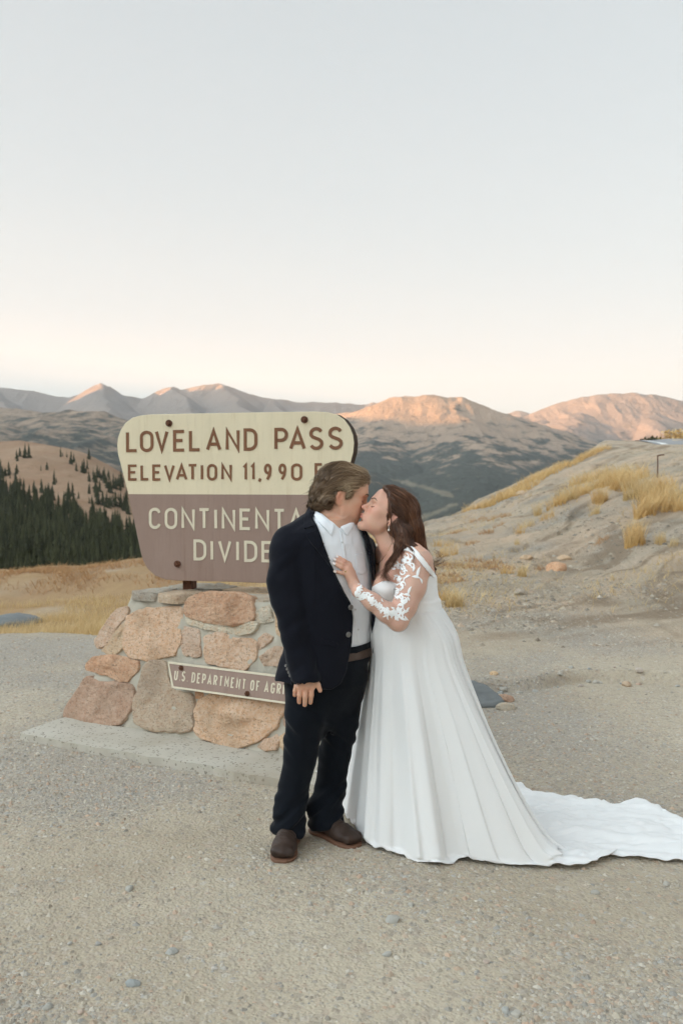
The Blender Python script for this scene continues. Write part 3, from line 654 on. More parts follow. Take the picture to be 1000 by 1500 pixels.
MS = {'pink': stone_material('stone_pink', (0.58, 0.395, 0.27), (0.65, 0.485, 0.36), (0.52, 0.295, 0.17)),
      'rust': stone_material('stone_rust', (0.52, 0.295, 0.175), (0.61, 0.40, 0.265), (0.42, 0.21, 0.115)),
      'grey': stone_material('stone_grey', (0.44, 0.40, 0.32), (0.53, 0.48, 0.385), (0.52, 0.37, 0.25)),
      'tan': stone_material('stone_tan', (0.55, 0.40, 0.26), (0.62, 0.475, 0.325), (0.52, 0.31, 0.175))}
def stone_part(poly, height, mat, seed, to3, nseg=56, sink=-0.03, rough=1.0, grow=1.115):
    P = np.array(poly, float)
    d = np.r_[0, np.cumsum(np.hypot(*np.diff(np.vstack((P, P[:1])), axis=0).T))]; q = np.linspace(0, d[-1], nseg, endpoint=False)
    Q = np.stack([np.interp(q, d, np.r_[P[:, k], P[0, k]]) for k in (0, 1)], 1)
    Q = 0.6 * Q + 0.2 * (np.roll(Q, 1, 0) + np.roll(Q, -1, 0))
    c = Q.mean(0); size = math.sqrt(np.ptp(Q[:, 0]) * np.ptp(Q[:, 1])); Q = c + (Q - c) * grow
    rs = np.random.default_rng(seed)
    Q = Q + np.minimum(0.010, size * 0.05) * np.stack([noise3(Q[:, 0] * 24, Q[:, 1] * 24, seed), noise3(Q[:, 0] * 24, Q[:, 1] * 24, seed + 9.5)], 1)
    ts = np.array([0.14, 0.28, 0.42, 0.55, 0.67, 0.78, 0.87, 0.94, 0.985, 1.0, 1.005])
    k_ = min(1.0, size / 0.2); hh0 = height * 0.40
    # broken face: the lowest of a few tilted cleavage planes, plus grain
    pl = [(rs.normal(0, 0.16, 2), hh0 * (1 + rs.uniform(-0.05, 0.45))) for _ in range(6)] + [(rs.normal(0, 0.04, 2), hh0)]
    def surf(X):
        h = np.min([b0 + (X - c) @ g for g, b0 in pl], axis=0)
        cr = noise3(X[:, 0] * 7, X[:, 1] * 7, seed * 1.7)
        h = h + rough * k_ * (0.013 * noise3(X[:, 0] * 8, X[:, 1] * 8, seed * 1.3) + 0.010 * np.sign(cr) * np.minimum(np.abs(cr) * 6, 1) + 0.006 * noise3(X[:, 0] * 24, X[:, 1] * 24, seed))
        return h
    V = []
    for t_ in ts:
        X = c + (Q - c) * min(t_, 1.0)
        if t_ > 1.001: h = np.full(nseg, sink)
        elif t_ > 0.999: h = np.zeros(nseg)
        else:
            h = surf(X)
            if t_ > 0.93: h = h * 0.80 if t_ < 0.95 else h * 0.45
        if 0 < t_ < 0.999: h = np.maximum(h, 0.016 * k_) + 0.012 * k_
        V.append(np.array([to3(u, v, o) for (u, v), o in zip(X, h)]))
    ctr = to3(c[0], c[1], max(float(surf(c[None])[0]), 0.016 * k_) + 0.012 * k_); VV = np.vstack(V + [ctr]); n = nseg; m = len(VV) - 1; a = np.arange(n)
    me = mesh_np('stone', VV, [grid_faces(len(ts), n, True)[:, ::-1], np.stack([np.full(n, m), (a + 1) % n, a], 1)[:, ::-1]], True, mat)
    return me
z2 = lambda pts: [(x / 2.273, 820 + y / 2.273) for x, y in pts]
STONES = [
 ([(230, 512), (236, 488), (300, 390), (322, 408), (400, 412), (441, 424), (443, 470), (426, 515), (396, 546), (310, 546), (234, 536)], 0.085, 'rust'),
 ([(300, 368), (303, 344), (322, 324), (385, 317), (462, 338), (466, 358), (432, 404), (404, 402), (370, 386)], 0.06, 'rust'),
 ([(443, 415), (447, 396), (466, 384), (473, 400), (461, 421)], 0.03, 'pink'),
 ([(329, 266), (384, 180), (412, 163), (432, 165), (431, 182), (362, 283), (336, 290)], 0.06, 'pink'),
 ([(350, 303), (394, 236), (426, 207), (426, 246), (414, 300), (386, 313)], 0.045, 'tan'),
 ([(424, 290), (428, 230), (440, 188), (480, 170), (560, 163), (607, 165), (609, 186), (601, 280), (586, 314), (500, 331), (450, 321)], 0.075, 'pink'),
 ([(457, 480), (470, 440), (486, 398), (490, 362), (512, 344), (556, 344), (574, 432), (640, 448), (649, 545), (626, 569), (520, 562), (462, 541)], 0.06, 'tan'),
 ([(611, 224), (642, 230), (670, 240), (673, 318), (624, 319), (611, 290)], 0.04, 'pink'),
 ([(627, 162), (640, 130), (700, 109), (800, 111), (836, 130), (849, 180), (831, 204), (780, 219), (690, 206), (634, 188)], 0.115, 'rust'),
 ([(634, 192), (690, 211), (780, 224), (850, 206), (856, 226), (840, 246), (800, 250), (700, 232), (640, 214)], 0.04, 'grey'),
 ([(694, 262), (740, 246), (800, 265), (830, 263), (859, 276), (855, 322), (822, 366), (740, 352), (697, 341)], 0.06, 'pink'),
 ([(863, 262), (885, 245), (913, 258), (906, 276), (868, 302)], 0.04, 'pink'),
 ([(874, 322), (922, 289), (960, 300), (955, 355), (885, 352)], 0.045, 'pink'),
 ([(659, 520), (680, 470), (720, 447), (790, 452), (941, 478), (942, 500), (916, 556), (851, 606), (780, 621), (690, 592), (661, 570)], 0.08, 'pink'),
 ([(866, 620), (885, 600), (926, 584), (936, 600), (926, 630), (890, 638)], 0.04, 'pink'),
 ([(941, 585), (975, 560), (1010, 590), (1000, 640), (955, 640), (940, 620)], 0.05, 'tan'),
 ([(654, 440), (691, 440), (687, 463), (656, 461)], 0.03, 'rust'),
 ([(960, 470), (1060, 480), (1080, 560), (1030, 590), (960, 550)], 0.06, 'rust'),
 ([(925, 170), (1010, 150), (1050, 230), (1000, 280), (930, 245)], 0.06, 'tan'),
 ([(985, 300), (1080, 250), (1110, 350), (1070, 430), (990, 410)], 0.06, 'pink'),
 ([(851, 176), (900, 150), (915, 205), (868, 212)], 0.05, 'grey'),
]
for k, (poly, h, m) in enumerate(STONES):
    link('stone', stone_part([pp2(*p) for p in z2(poly)], h, MS[m], 11 + k * 3, pf), ped)
# cap stones on the sloping top (laid flat, reaching over the front edge)
TU = PE; TV = -PN
def tf(u, v, out=0.0): return A0 - PN * SET + UP * (PH - 0.005) + TU * u + TV * v + UP * out
def tp2(px, py): return plane_pix(px, py, A0 - PN * SET + UP * PH, TU, TV, UP)
for k, (poly, h, m) in enumerate([
 ([(.41, -.02), (.50, -.05), (.60, -.03), (.63, .08), (.56, .22), (.44, .14)], 0.05, 'grey'),
 ([(.65, -.04), (.79, -.06), (.86, .04), (.82, .17), (.70, .20), (.62, .12)], 0.06, 'tan'),
 ([(.45, .30), (.70, .26), (.86, .34), (.84, .52), (.60, .55), (.46, .48)], 0.04, 'grey'),
 ([(.88, .02), (1.00, -.02), (1.06, .12), (.98, .26), (.88, .18)], 0.035, 'pink'),
 ([(.90, .32), (1.10, .26), (1.30, .30), (1.34, .50), (1.1, .56), (.92, .5)], 0.045, 'tan'),
 ([(1.12, .04), (1.40, .0), (1.50, .12), (1.40, .24), (1.16, .22)], 0.05, 'grey'),
 ([(1.40, .30), (1.70, .26), (1.78, .44), (1.6, .56), (1.42, .5)], 0.045, 'grey'),
 ([(1.54, -.03), (1.78, -.02), (1.80, .16), (1.60, .20)], 0.045, 'pink')]):
    link('stone', stone_part(poly, h, MS[m], 90 + k * 5, tf), ped)
# concrete slab under the pedestal
M_conc = NT('concrete', 0.93, 0.1); t = M_conc; p = t.pos(); n = t.noise(p, 3, 6, 0.6); f = t.noise(p, 120, 3, 0.7); v = t.voro(p, 90, out='Color'); s = t.n('ShaderNodeSeparateColor'); t.l(v, s.inputs[0])
c = t.mix(n, (0.42, 0.385, 0.315), (0.55, 0.52, 0.455)); c = t.mix(t.ramp(s.outputs[0], [(0.9, 0), (0.94, 0.6)]), c, (0.14, 0.12, 0.10)); c = t.mix(t.ramp(t.noise(p, 1.4, 5), [(0.5, 0), (0.7, 0.5)]), c, (0.30, 0.235, 0.16))
t.col(c); t.nor(t.bump(t.math('ADD', n, f), 0.5, 0.006)); M_conc = t.m
def slab():
    z = 0.055
    c0 = G(28, 1073, z); c1 = G(470, 1150, z); d = c1 - c0; d /= np.linalg.norm(d); bk = np.array((-d[1], d[0], 0)); bk = bk if bk[1] > 0 else -bk
    nu, nv = 110, 14
    U, Vv = np.meshgrid(np.linspace(0, 2.25, nu), np.linspace(0, 1, nv))
    P = c0 + U[..., None] * d + Vv[..., None] * (bk * 1.1)
    x, y = P[..., 0], P[..., 1]
    P[..., 2] = z + 0.004 * fbm(x * 5, y * 5, 0, 3, 430)
    P[0] += (0.018 * fbm(U[0] * 7, 0.5, 0, 3, 431))[:, None] * bk; P[0, :, 2] -= 0.006
    lo = P[0].copy(); lo[:, 2] = -0.05; lf = P[:, 0].copy(); lf[:, 2] = -0.05
    V = np.vstack((P.reshape(-1, 3), lo, lf)); a = np.arange(nu - 1); b = np.arange(nv - 1); m = nu * nv
    q2 = np.stack([a, m + a, m + a + 1, a + 1], 1)[:, ::-1]; q3 = np.stack([b * nu, (b + 1) * nu, m + nu + b + 1, m + nu + b], 1)
    return mesh_np('base_slab', V, [grid_faces(nv, nu), q2, q3[:, ::-1]], False, M_conc)
link('base_slab', slab(), ped)

# ------------------------------------------------------------------ the small board on the pedestal
OFF = 0.088
BO = A0 + PNN * OFF
def bp2(px, py): return plane_pix(px, py, BO, PE, PUP, PNN)
def b3(u, v, out=0.0): return BO + PE * u + PUP * v + PNN * out
tl = np.array(bp2(247, 969.2)); bl = np.array(bp2(253, 1007.6)); tr_ = np.array(bp2(409, 989.3)); br_ = np.array(bp2(414, 1028.2))
ax = tr_ - tl; ax /= np.hypot(*ax); ay = np.array((-ax[1], ax[0])); hB = (tl - bl).dot(ay); LB = 1.42; sl = (bl - tl).dot(ax)
def q3(u, v, out=0.0): w = tl + ax * u - ay * (hB - v); return b3(w[0], w[1], out)
board = empty('plaque', b3(*(tl + ax * LB / 2)), 0, 'long narrow brown plaque with cream lettering bolted to the pedestal stones', 'plaque')
def prism(pts, z0, z1, name, mat, bev=0.0):
    n = len(pts); V = [q3(u, v, z1) for u, v in pts] + [q3(u, v, z0) for u, v in pts]
    bm = bmesh.new(); vs = [bm.verts.new(p) for p in V]; bm.faces.new(vs[:n]); bm.faces.new(vs[n:][::-1])
    for i in range(n): bm.faces.new((vs[i], vs[n + i], vs[n + (i + 1) % n], vs[(i + 1) % n]))
    bmesh.ops.recalc_face_normals(bm, faces=bm.faces[:]); me = bpy.data.meshes.new(name); bm.to_mesh(me); bm.free(); me.materials.append(mat); return me
tb = 0.011
link('panel', prism([(0 + tb, hB - tb), (sl + tb, tb), (LB - sl - tb, tb), (LB - tb, hB - tb)], -0.03, 0.004, 'panel', M_mauve), board)
link('border', prism([(0, hB), (0 + tb, hB - tb), (LB - tb, hB - tb), (LB, hB)], -0.03, 0.007, 'border', M_lcream), board)
link('border', prism([(sl, 0), (LB - sl, 0), (LB - sl - tb, tb), (sl + tb, tb)], -0.03, 0.007, 'border', M_lcream), board)
link('border', prism([(0, hB), (sl, 0), (sl + tb, tb), (tb, hB - tb)], -0.03, 0.0072, 'border', M_lcream), board)
link('border', prism([(LB, hB), (LB - tb, hB - tb), (LB - sl - tb, tb), (LB - sl, 0)], -0.03, 0.0072, 'border', M_lcream), board)
txt = 'U.S. DEPARTMENT OF AGRICULTURE'
hc = hB * 0.40; tc_ = hc * 0.145; adv = [0.0]
def advance(ch): return 0.36 * hc if ch == ' ' else glyph(ch)[0] * hc * 0.78 + tc_ + hc * (0.16 if ch in '.' else 0.24)
tot = sum(advance(c) for c in 'U.S. DEPARTMENT OF AGR'); want = 0.0
uS = 0.062
# stretch the spacing so that "AGR" ends where it does in the photograph
kx = (((np.array(bp2(415, 1010)) - tl).dot(ax)) - uS) / tot
u = uS
for ch in txt:
    if ch != ' ':
        link('letter', letter_mesh(ch, hc, tc_, 0.006, q3, M_lcream, 0.78 * kx, u, hB * 0.31), board)
    u += advance(ch) * kx
def bq(px, py): w = np.array(bp2(px, py)) - tl; return w.dot(ax), hB + w.dot(ay)
for p in [(266.5, 978.5), (363, 1016)]: bolt(*p, board, q3, bq, 0.011)
# ------------------------------------------------------------------ spruces
M_spruce = NT('spruce_needles', 0.9, 0.1); t = M_spruce; n = t.noise(t.co('Object'), 1.3, 5, 0.7); r = t.n('ShaderNodeObjectInfo').outputs['Random']
tn = t.attr('tone'); t.col(t.mix(t.math('ADD', t.math('MULTIPLY', n, 0.55), t.math('MULTIPLY', tn, 0.6)), (0.024, 0.027, 0.014), (0.085, 0.088, 0.042))); M_spruce = t.m
def spruce(h, w, seed):
    rs = np.random.default_rng(seed); mb = MB()
    V, q, t3 = tube_np([(0, 0, -0.6), (0, 0, h * 0.5), (0, 0, h * 0.97)], [w * 0.09, w * 0.06, 0.01], 5); mb.add(V, q, t3)
    nt = 9; z = 0.05 * h
    for k in range(nt):
        f = k / (nt - 1); rad = w * (1 - f) ** 0.85 * rs.uniform(0.75, 1.1) + 0.05 * w; n = 8
        z0 = h * (0.06 + 0.86 * f); a = np.arange(n) / n * 2 * math.pi + rs.uniform(0, 6)
        rr = rad * (1 + 0.42 * rs.uniform(-1, 1, n)) * np.where(np.arange(n) % 2, 0.62, 1.0); dz = -0.10 * h * (1 - 0.5 * f) * rs.uniform(0.4, 1.2, n)
        ring = np.stack([rr * np.cos(a), rr * np.sin(a), z0 + dz], 1); top = np.array([[rs.normal(0, .02), rs.normal(0, .02), z0 + h * 0.13]])
        mb.add(np.vstack((ring, top)), np.stack([np.arange(n), (np.arange(n) + 1) % n, np.full(n, n)], 1))
    return mb.mesh('spruce_tree', M_spruce, False)
TREE = [spruce(6.5 + 0.9 * (k % 3), 1.15 + 0.22 * (k % 4), 500 + k) for k in range(6)]
def hill_pt(px, py):
    """hill point seen at a photo pixel"""
    a = (px - CX) / F; b = (CY - py) / F; d = np.array((a, cp + b * sp, -sp + b * cp)); tt = np.linspace(112, 470, 1200)
    p = np.array((0, 0, CAM_H)) + tt[:, None] * d; bl_ = p[:, 2] < hill_z(p[:, 0], p[:, 1])
    return p[int(np.argmax(bl_))] if bl_.any() else None
def dense(px, py):
    lim = np.interp(px, [-60, 0, 50, 100, 130, 160, 190, 215, 300, 420], [716, 720, 733, 752, 766, 778, 786, 784, 790, 812])
    return py > lim + 9 * fbm(px / 14, py / 9, 0, 3, 510)
PATCH = [(8, 692, 16, 9), (38, 663, 13, 4), (25, 668, 6, 3), (62, 681, 9, 3), (82, 703, 5, 3), (104, 672, 12, 4), (126, 684, 16, 6), (150, 696, 22, 8), (172, 709, 22, 9), (140, 716, 20, 5), (165, 734, 20, 8), (185, 742, 14, 7), (104, 724, 14, 5), (76, 727, 16, 7), (110, 742, 10, 5), (132, 733, 5, 4), (138, 752, 7, 3), (92, 664, 16, 2), (128, 666, 8, 3), (200, 735, 14, 10), (28, 708, 22, 4), (60, 716, 18, 3)]
def zone(px, py):
    h_ = ['at the far left', 'left of the middle', 'right of the middle', 'close to the sign'][int(np.clip(px // 48, 0, 3))]; v_ = 'near the crest' if py < 676 else 'high on the slope' if py < 700 else 'halfway down' if py < 728 else 'just above the thick wood'
    return f'dark spruce {v_} of the brown hill, {h_}' if 'wood' not in v_ else f'dark spruce {v_} on the brown hill, {h_}'
rs = np.random.default_rng(61); spots = []
for cx_, cy_, rx, ry in PATCH:
    for _ in range(max(2, int(rx * ry * 0.10))):
        px, py = cx_ + rs.normal(0, 0.38) * rx, cy_ + rs.normal(0, 0.38) * ry + 6
        p = hill_pt(px, py)
        if p is not None and len(spots) < 175 and not dense(px, py): spots.append((p, rs.uniform(0.26, 0.66), zone(cx_, cy_)))
cloud = []
N = 16000; th = rs.uniform(-0.42, 0.0, N); Yr = np.sqrt(rs.uniform(128 ** 2, 430 ** 2, N)); X_ = th * Yr; Z_ = hill_z(X_, Yr)
px_, py_ = proj(np.stack([X_, Yr, Z_], 1))
keep = dense(px_, py_) & (px_ < 330) & (px_ > -60)
for x, y, z in np.stack([X_, Yr, Z_], 1)[keep]: cloud.append(((x, y, z), rs.uniform(0.42, 0.72)))
# the nearest trees of the wood stand as trees of their own, the rest is one mass
cloud.sort(key=lambda c: c[0][1])
vis = [c for c in cloud if -5 < proj(np.array(c[0]))[0] < 212]
rowY = lambda c: proj(np.array(c[0]))[1]
edge_trees = sorted(vis, key=lambda c: -c[0][1])[:max(0, 290 - len(spots))]
eid = {id(c) for c in edge_trees}
for k, (p, sc, *zl) in enumerate(spots + edge_trees):
    o = bpy.data.objects.new('spruce_tree', TREE[k % 6]); COL.objects.link(o); o.location = tuple(p); o.scale = (sc, sc, sc); o.rotation_euler = (0, 0, rs.uniform(0, 6.28))
    tag(o, zl[0] if zl else 'dark spruce along the upper edge of the thick wood, ' + ['at the far left', 'left of its middle', 'right of its middle', 'close to the sign'][int(np.clip(proj(np.array(p))[0] // 48, 0, 3))], 'tree', 'spruces scattered on the brown hill' if k < len(spots) else 'spruces at the upper edge of the wood')
tv = []
for me_ in TREE:
    me_.calc_loop_triangles(); v = np.zeros(len(me_.vertices) * 3, np.float32); me_.vertices.foreach_get('co', v)
    f = np.zeros(len(me_.loop_triangles) * 3, np.int32); me_.loop_triangles.foreach_get('vertices', f); tv.append((v.reshape(-1, 3), f.reshape(-1, 3)))
mb = MB()
for k, c in enumerate(cloud):
    if id(c) in eid: continue
    v, f = tv[k % 6]; a = rs.uniform(0, 6.28); ca, sa = math.cos(a), math.sin(a); R = np.array(((ca, -sa, 0), (sa, ca, 0), (0, 0, 1)))
    mb.add((v @ R.T) * c[1] + np.array(c[0]), f, val=float(rs.uniform(-0.3, 0.8)))
tag(link('forest', mb.mesh('forest', M_spruce, False)), 'dense dark spruce wood filling the foot of the hill', 'forest', kind='stuff')

# ------------------------------------------------------------------ dry grass
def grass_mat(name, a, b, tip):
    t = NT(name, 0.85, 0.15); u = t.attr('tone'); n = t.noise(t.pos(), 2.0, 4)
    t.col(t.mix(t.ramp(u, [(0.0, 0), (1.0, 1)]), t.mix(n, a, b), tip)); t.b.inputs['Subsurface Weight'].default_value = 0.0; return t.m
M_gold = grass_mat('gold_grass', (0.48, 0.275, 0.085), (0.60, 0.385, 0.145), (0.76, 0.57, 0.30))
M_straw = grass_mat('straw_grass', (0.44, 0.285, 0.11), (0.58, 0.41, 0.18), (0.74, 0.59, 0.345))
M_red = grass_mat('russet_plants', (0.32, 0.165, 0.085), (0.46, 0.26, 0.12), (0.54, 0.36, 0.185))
def blades(mb, roots, heights, lean, width, seed, segs=3):
    rs = np.random.default_rng(seed); n = len(roots); a = rs.uniform(0, 2 * math.pi, n); L = lean * rs.uniform(0.3, 1.2, n)
    D = np.stack([np.cos(a), np.sin(a), 0 * a], 1); side = np.stack([-np.sin(a + 1.0), np.cos(a + 1.0), 0 * a], 1)
    rows = []; tn = []
    for k in range(segs + 1):
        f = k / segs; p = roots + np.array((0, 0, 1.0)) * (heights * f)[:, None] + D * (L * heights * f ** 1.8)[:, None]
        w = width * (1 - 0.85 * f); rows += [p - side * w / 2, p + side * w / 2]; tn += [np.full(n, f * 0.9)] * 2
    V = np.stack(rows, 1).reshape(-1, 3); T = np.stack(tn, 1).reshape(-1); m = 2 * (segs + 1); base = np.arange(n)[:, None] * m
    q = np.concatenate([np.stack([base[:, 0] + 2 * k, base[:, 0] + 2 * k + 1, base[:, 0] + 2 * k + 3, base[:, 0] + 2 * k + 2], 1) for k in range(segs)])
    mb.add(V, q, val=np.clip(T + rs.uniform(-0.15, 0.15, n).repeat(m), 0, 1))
mb = MB(); N = 26000; gy = rs.uniform(9.3, 21.5, N * 2) ; gx = rs.uniform(-1, 0.02, N * 2) * (0.42 * gy + 1.0)
edge_ = sst(gy + 0.45 * noise3(gx * 0.9, 3.1, 0, 5), 10.0, 10.6); cl = 0.5 + fbm(gx * 0.9, gy * 0.9, 0, 3, 520)
kp = (rs.uniform(0, 1, N * 2) < edge_ * np.clip(cl * 1.3, 0.05, 1) * np.interp(gx, [-3, -0.6, 0], [1, 0.6, 0])); gx, gy = gx[kp], gy[kp]; gz = near_z(gx, gy)
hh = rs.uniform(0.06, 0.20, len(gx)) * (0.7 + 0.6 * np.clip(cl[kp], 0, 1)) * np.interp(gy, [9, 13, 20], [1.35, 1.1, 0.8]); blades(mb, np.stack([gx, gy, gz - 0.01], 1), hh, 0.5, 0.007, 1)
tag(link('dry_grass', mb.mesh('dry_grass', M_straw, False)), 'dry golden grass on the shelf below the pull-out', 'grass', kind='stuff')
mb = MB(); N = 30000; by = rs.uniform(21, 29, N); bx = rs.uniform(-1, -0.08, N) * (0.42 * by + 1)
kp = (0.45 + fbm(bx * 0.7, by * 0.7, 0, 3, 73) > rs.uniform(0, .9, N)) & ((np.exp(-((by - 22.2 + 0.22 * bx) / 1.0) ** 2) + np.exp(-((by - 26.6 - 0.1 * bx) / 1.3) ** 2)) > rs.uniform(0.1, 1, N)); bx, by = bx[kp], by[kp]
blades(mb, np.stack([bx, by, near_z(bx, by) - 0.01], 1), rs.uniform(0.05, 0.17, len(bx)), 1.0, 0.02, 2, 2)
tag(link('low_heath', mb.mesh('low_heath', M_red, False)), 'low russet heath over the berms beyond the grass', 'heath', kind='stuff')
def tuft(px, py, h, r, n, mat, label, cat='grass tuft', group=None, lean=0.55, width=0.008, name='grass_tuft'):
    p = G3(px, py); rs_ = np.random.default_rng(int(px * 7 + py)); mb = MB()
    a = rs_.uniform(0, 6.28, n); rr = r * np.sqrt(rs_.uniform(0, 1, n)) * 0.55; R = np.stack([p[0] + rr * np.cos(a), p[1] + rr * np.sin(a)], 1)
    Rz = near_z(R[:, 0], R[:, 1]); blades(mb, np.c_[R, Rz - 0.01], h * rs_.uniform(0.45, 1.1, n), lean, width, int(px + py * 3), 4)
    o = link(name, mb.mesh(name, mat, False)); tag(o, label, cat, group)
    return o
GB = 'golden grass tufts on the bank'
LM = [('the tallest golden tuft', 929, 785), ('the rust-orange rock', 815, 830), ('the bent stake', 962, 690), ('the dark hair of the bride', 625, 800), ('the road', 975, 655), ('the small dark rock', 762, 872), ('the lone crest rock', 763, 723)]
USED = {}
def where(px, py):
    n_, lx, ly = min(LM, key=lambda m: (m[1] - px) ** 2 + 2.2 * (m[2] - py) ** 2); dx, dy = px - lx, py - ly
    far = 'well ' if math.hypot(dx, dy) > 62 else 'just ' if math.hypot(dx, dy) < 26 else ''
    v = 'above' if dy < 0 else 'below'; h_ = 'left of' if dx < 0 else 'right of'
    w = f'{far}{h_} {n_}' if abs(dx) > 2.2 * abs(dy) else f'{far}{v} {n_}' if abs(dy) > 1.6 * abs(dx) else f'{far}{v} and {h_} {n_}'
    return w
ORD = 'first second third fourth fifth sixth seventh eighth ninth tenth eleventh twelfth thirteenth fourteenth fifteenth sixteenth seventeenth eighteenth'.split()
tuft(929, 799, 0.42, 0.30, 420, M_gold, 'tallest golden grass tuft, standing alone low on the bank with a dark root', group=GB, lean=0.38)
tuft(966, 797, 0.22, 0.18, 110, M_straw, 'small pale tuft just to the right of the tallest golden tuft', group=GB)
tuft(878, 738, 0.38, 0.30, 300, M_gold, 'bright golden tuft in the middle of the grassy patch on the bank', group=GB)
for px, py, h, r, n in [(912, 722, .42, .6, 330), (935, 730, .45, .6, 360), (955, 738, .45, .5, 330), (945, 752, .42, .4, 300), (900, 705, .40, .7, 300), (925, 708, .40, .7, 300), (890, 716, .40, .6, 280), (862, 722, .36, .6, 250), (845, 735, .36, .5, 240), (830, 745, .36, .5, 220), (815, 752, .30, .4, 160), (975, 742, .40, .5, 260), (965, 720, .40, .6, 240), (985, 728, .3, .5, 160), (870, 703, .35, .7, 220), (850, 712, .35, .6, 160)]:
    tuft(px, py, h, r, n, M_gold if (px + py) % 3 else M_straw, 'golden clump of the broad grassy patch, ' + where(px, py), group='clumps of the golden patch on the bank', width=0.012)
for px, py, h, r, n in [(870, 759, .25, .2, 90), (787, 765, .32, .16, 90), (998, 745, .3, .3, 120), (772, 778, .2, .3, 70), (800, 770, .22, .3, 80), (760, 790, .22, .2, 60), (764, 854, .22, .12, 90), (742, 850, .16, .2, 60), (665, 892, .26, .22, 170), (650, 880, .2, .25, 120), (756, 802, .12, .12, 50), (655, 815, .25, .4, 120), (648, 800, .2, .4, 80), (548, 800, .35, .6, 200), (560, 792, .3, .6, 160), (985, 800, .15, .2, 50)]:
    tuft(px, py, h, r, n, M_straw if n % 20 else M_gold, 'thin straw tuft ' + where(px, py), group='thin straw tufts scattered on the bank')
for k_, (px, py) in enumerate(sorted([(725, 738), (745, 728), (765, 716), (785, 706), (805, 696), (825, 686), (842, 676), (856, 668), (866, 662), (878, 657), (700, 748), (735, 733), (755, 722), (775, 711), (795, 701), (815, 691), (834, 681), (850, 672)])):
    tuft(px, py + 3, .26, .9, 170, M_gold, f'orange grass clump on the crest line of the bank, {ORD[k_]} from its lower left end', group='grass clumps along the crest of the bank', width=0.02)
for px, py, r, n in [(697, 766, .5, 120), (722, 766, .3, 70), (738, 762, .35, 80), (712, 786, .3, 90), (678, 782, .35, 70), (663, 788, .3, 60), (730, 777, .25, 60), (690, 798, .3, 60), (670, 830, .5, 120), (700, 835, .45, 130), (735, 838, .4, 110), (720, 829, .3, 70), (650, 845, .5, 140), (660, 857, .4, 120), (642, 828, .4, 90), (693, 822, .3, 60), (880, 794, .25, 50), (790, 835, .2, 40)]:
    tuft(px, py, .11, r, n, M_red, 'low russet ground plant ' + where(px, py), 'plant', 'low russet plants on the slope', 1.1, 0.012, 'low_plant')

# ------------------------------------------------------------------ rocks
def rock(name, c, size, seed, mat, flat=0.6, rz=0.0, sub=3, ang=0.35):
    bm = bmesh.new(); bmesh.ops.create_icosphere(bm, subdivisions=sub, radius=1.0)
    V = np.array([v.co[:] for v in bm.verts]); rs_ = np.random.default_rng(seed)
    pl = rs_.normal(0, 1, (11, 3)); pl /= np.linalg.norm(pl, axis=1, keepdims=True)
    d = V @ pl.T; r = np.min(np.where(d > 0.15, rs_.uniform(0.62, 0.95, 11) / np.maximum(d, 0.15), 9), axis=1); r = np.minimum(r, 1.0)
    r = r * (1 + 0.05 * fbm(V[:, 0] * 3, V[:, 1] * 3, V[:, 2] * 3, 3, seed))
    V = V * r[:, None] * np.array((1, 0.75, flat)) * size; ca, sa = math.cos(rz), math.sin(rz); V = V @ np.array(((ca, sa, 0), (-sa, ca, 0), (0, 0, 1)))
    for v, p in zip(bm.verts, V): v.co = p
    me = bpy.data.meshes.new(name); bm.to_mesh(me); bm.free(); me.polygons.foreach_set('use_smooth', [sub > 2] * len(me.polygons))
    return link(name, me, mat=mat, loc=c)
M_blue = NT('blue_grey_rock', 0.8, 0.3); t = M_blue; n = t.noise(t.map(t.co(), (2, 2, 9)), 2.5, 6, 0.6, 0.6); t.col(t.mix(n, (0.115, 0.125, 0.125), (0.25, 0.265, 0.265))); t.nor(t.bump(n, 0.7, 0.02)); M_blue = t.m
p = G3(14, 921); tag(rock('boulder', (p[0], p[1] + .02, p[2] + 0.11), 0.62, 31, M_blue, 0.34, 0.05, 4), 'flat blue-grey boulder at the gravel edge on the far left', 'boulder')
p = G3(703, 1028); tag(rock('rock', (p[0] - .02, p[1] + .05, p[2] + 0.02), 0.24, 35, M_blue, 0.55, 2.4, 4), 'blue-grey rock sticking out of the bank edge beside the dress', 'rock')
for px, py, sz, m, lb in [(815, 833, .24, 'rust', 'rust-orange flat rock lying on the slope'), (826, 812, .13, 'tan', 'pale orange stone just above the rust-orange rock'), (762, 872, .12, 'grey', 'small dark brown rock at the foot of the slope'), (770, 822, .12, 'tan', 'whitish stone left of the rust-orange rock'), (916, 1001, .055, 'tan', 'pale chunk of rock on the eroded bank edge'), (738, 1022, .075, 'rust', 'brown rock wedged in the hollow by the blue-grey rock'), (741, 1033, .08, 'grey', 'flat grey stone below the brown wedged rock'), (722, 984, .045, 'tan', 'small white stone on the gravel bench above the hollow'), (763, 708 + 15, .22, 'tan', 'lone pale rock on the crest line of the bank')]:
    p = G3(px, py + 4); o = rock('rock', (p[0], p[1], p[2] + sz * .12), sz, int(px), MS[m], 0.5, px); tag(o, lb, 'rock')
M_peb = NT('pebble', 0.85, 0.25); t = M_peb; r = t.n('ShaderNodeObjectInfo').outputs['Random']; n = t.noise(t.co(), 40, 4)
t.col(t.mix(t.math('MULTIPLY', n, 0.4), t.ramp(r, [(0, (0.38, 0.37, 0.33)), (0.35, (0.52, 0.48, 0.41)), (0.6, (0.32, 0.345, 0.34)), (0.8, (0.50, 0.36, 0.27)), (1, (0.60, 0.57, 0.52))]), (0.2, 0.18, 0.15))); M_peb = t.m
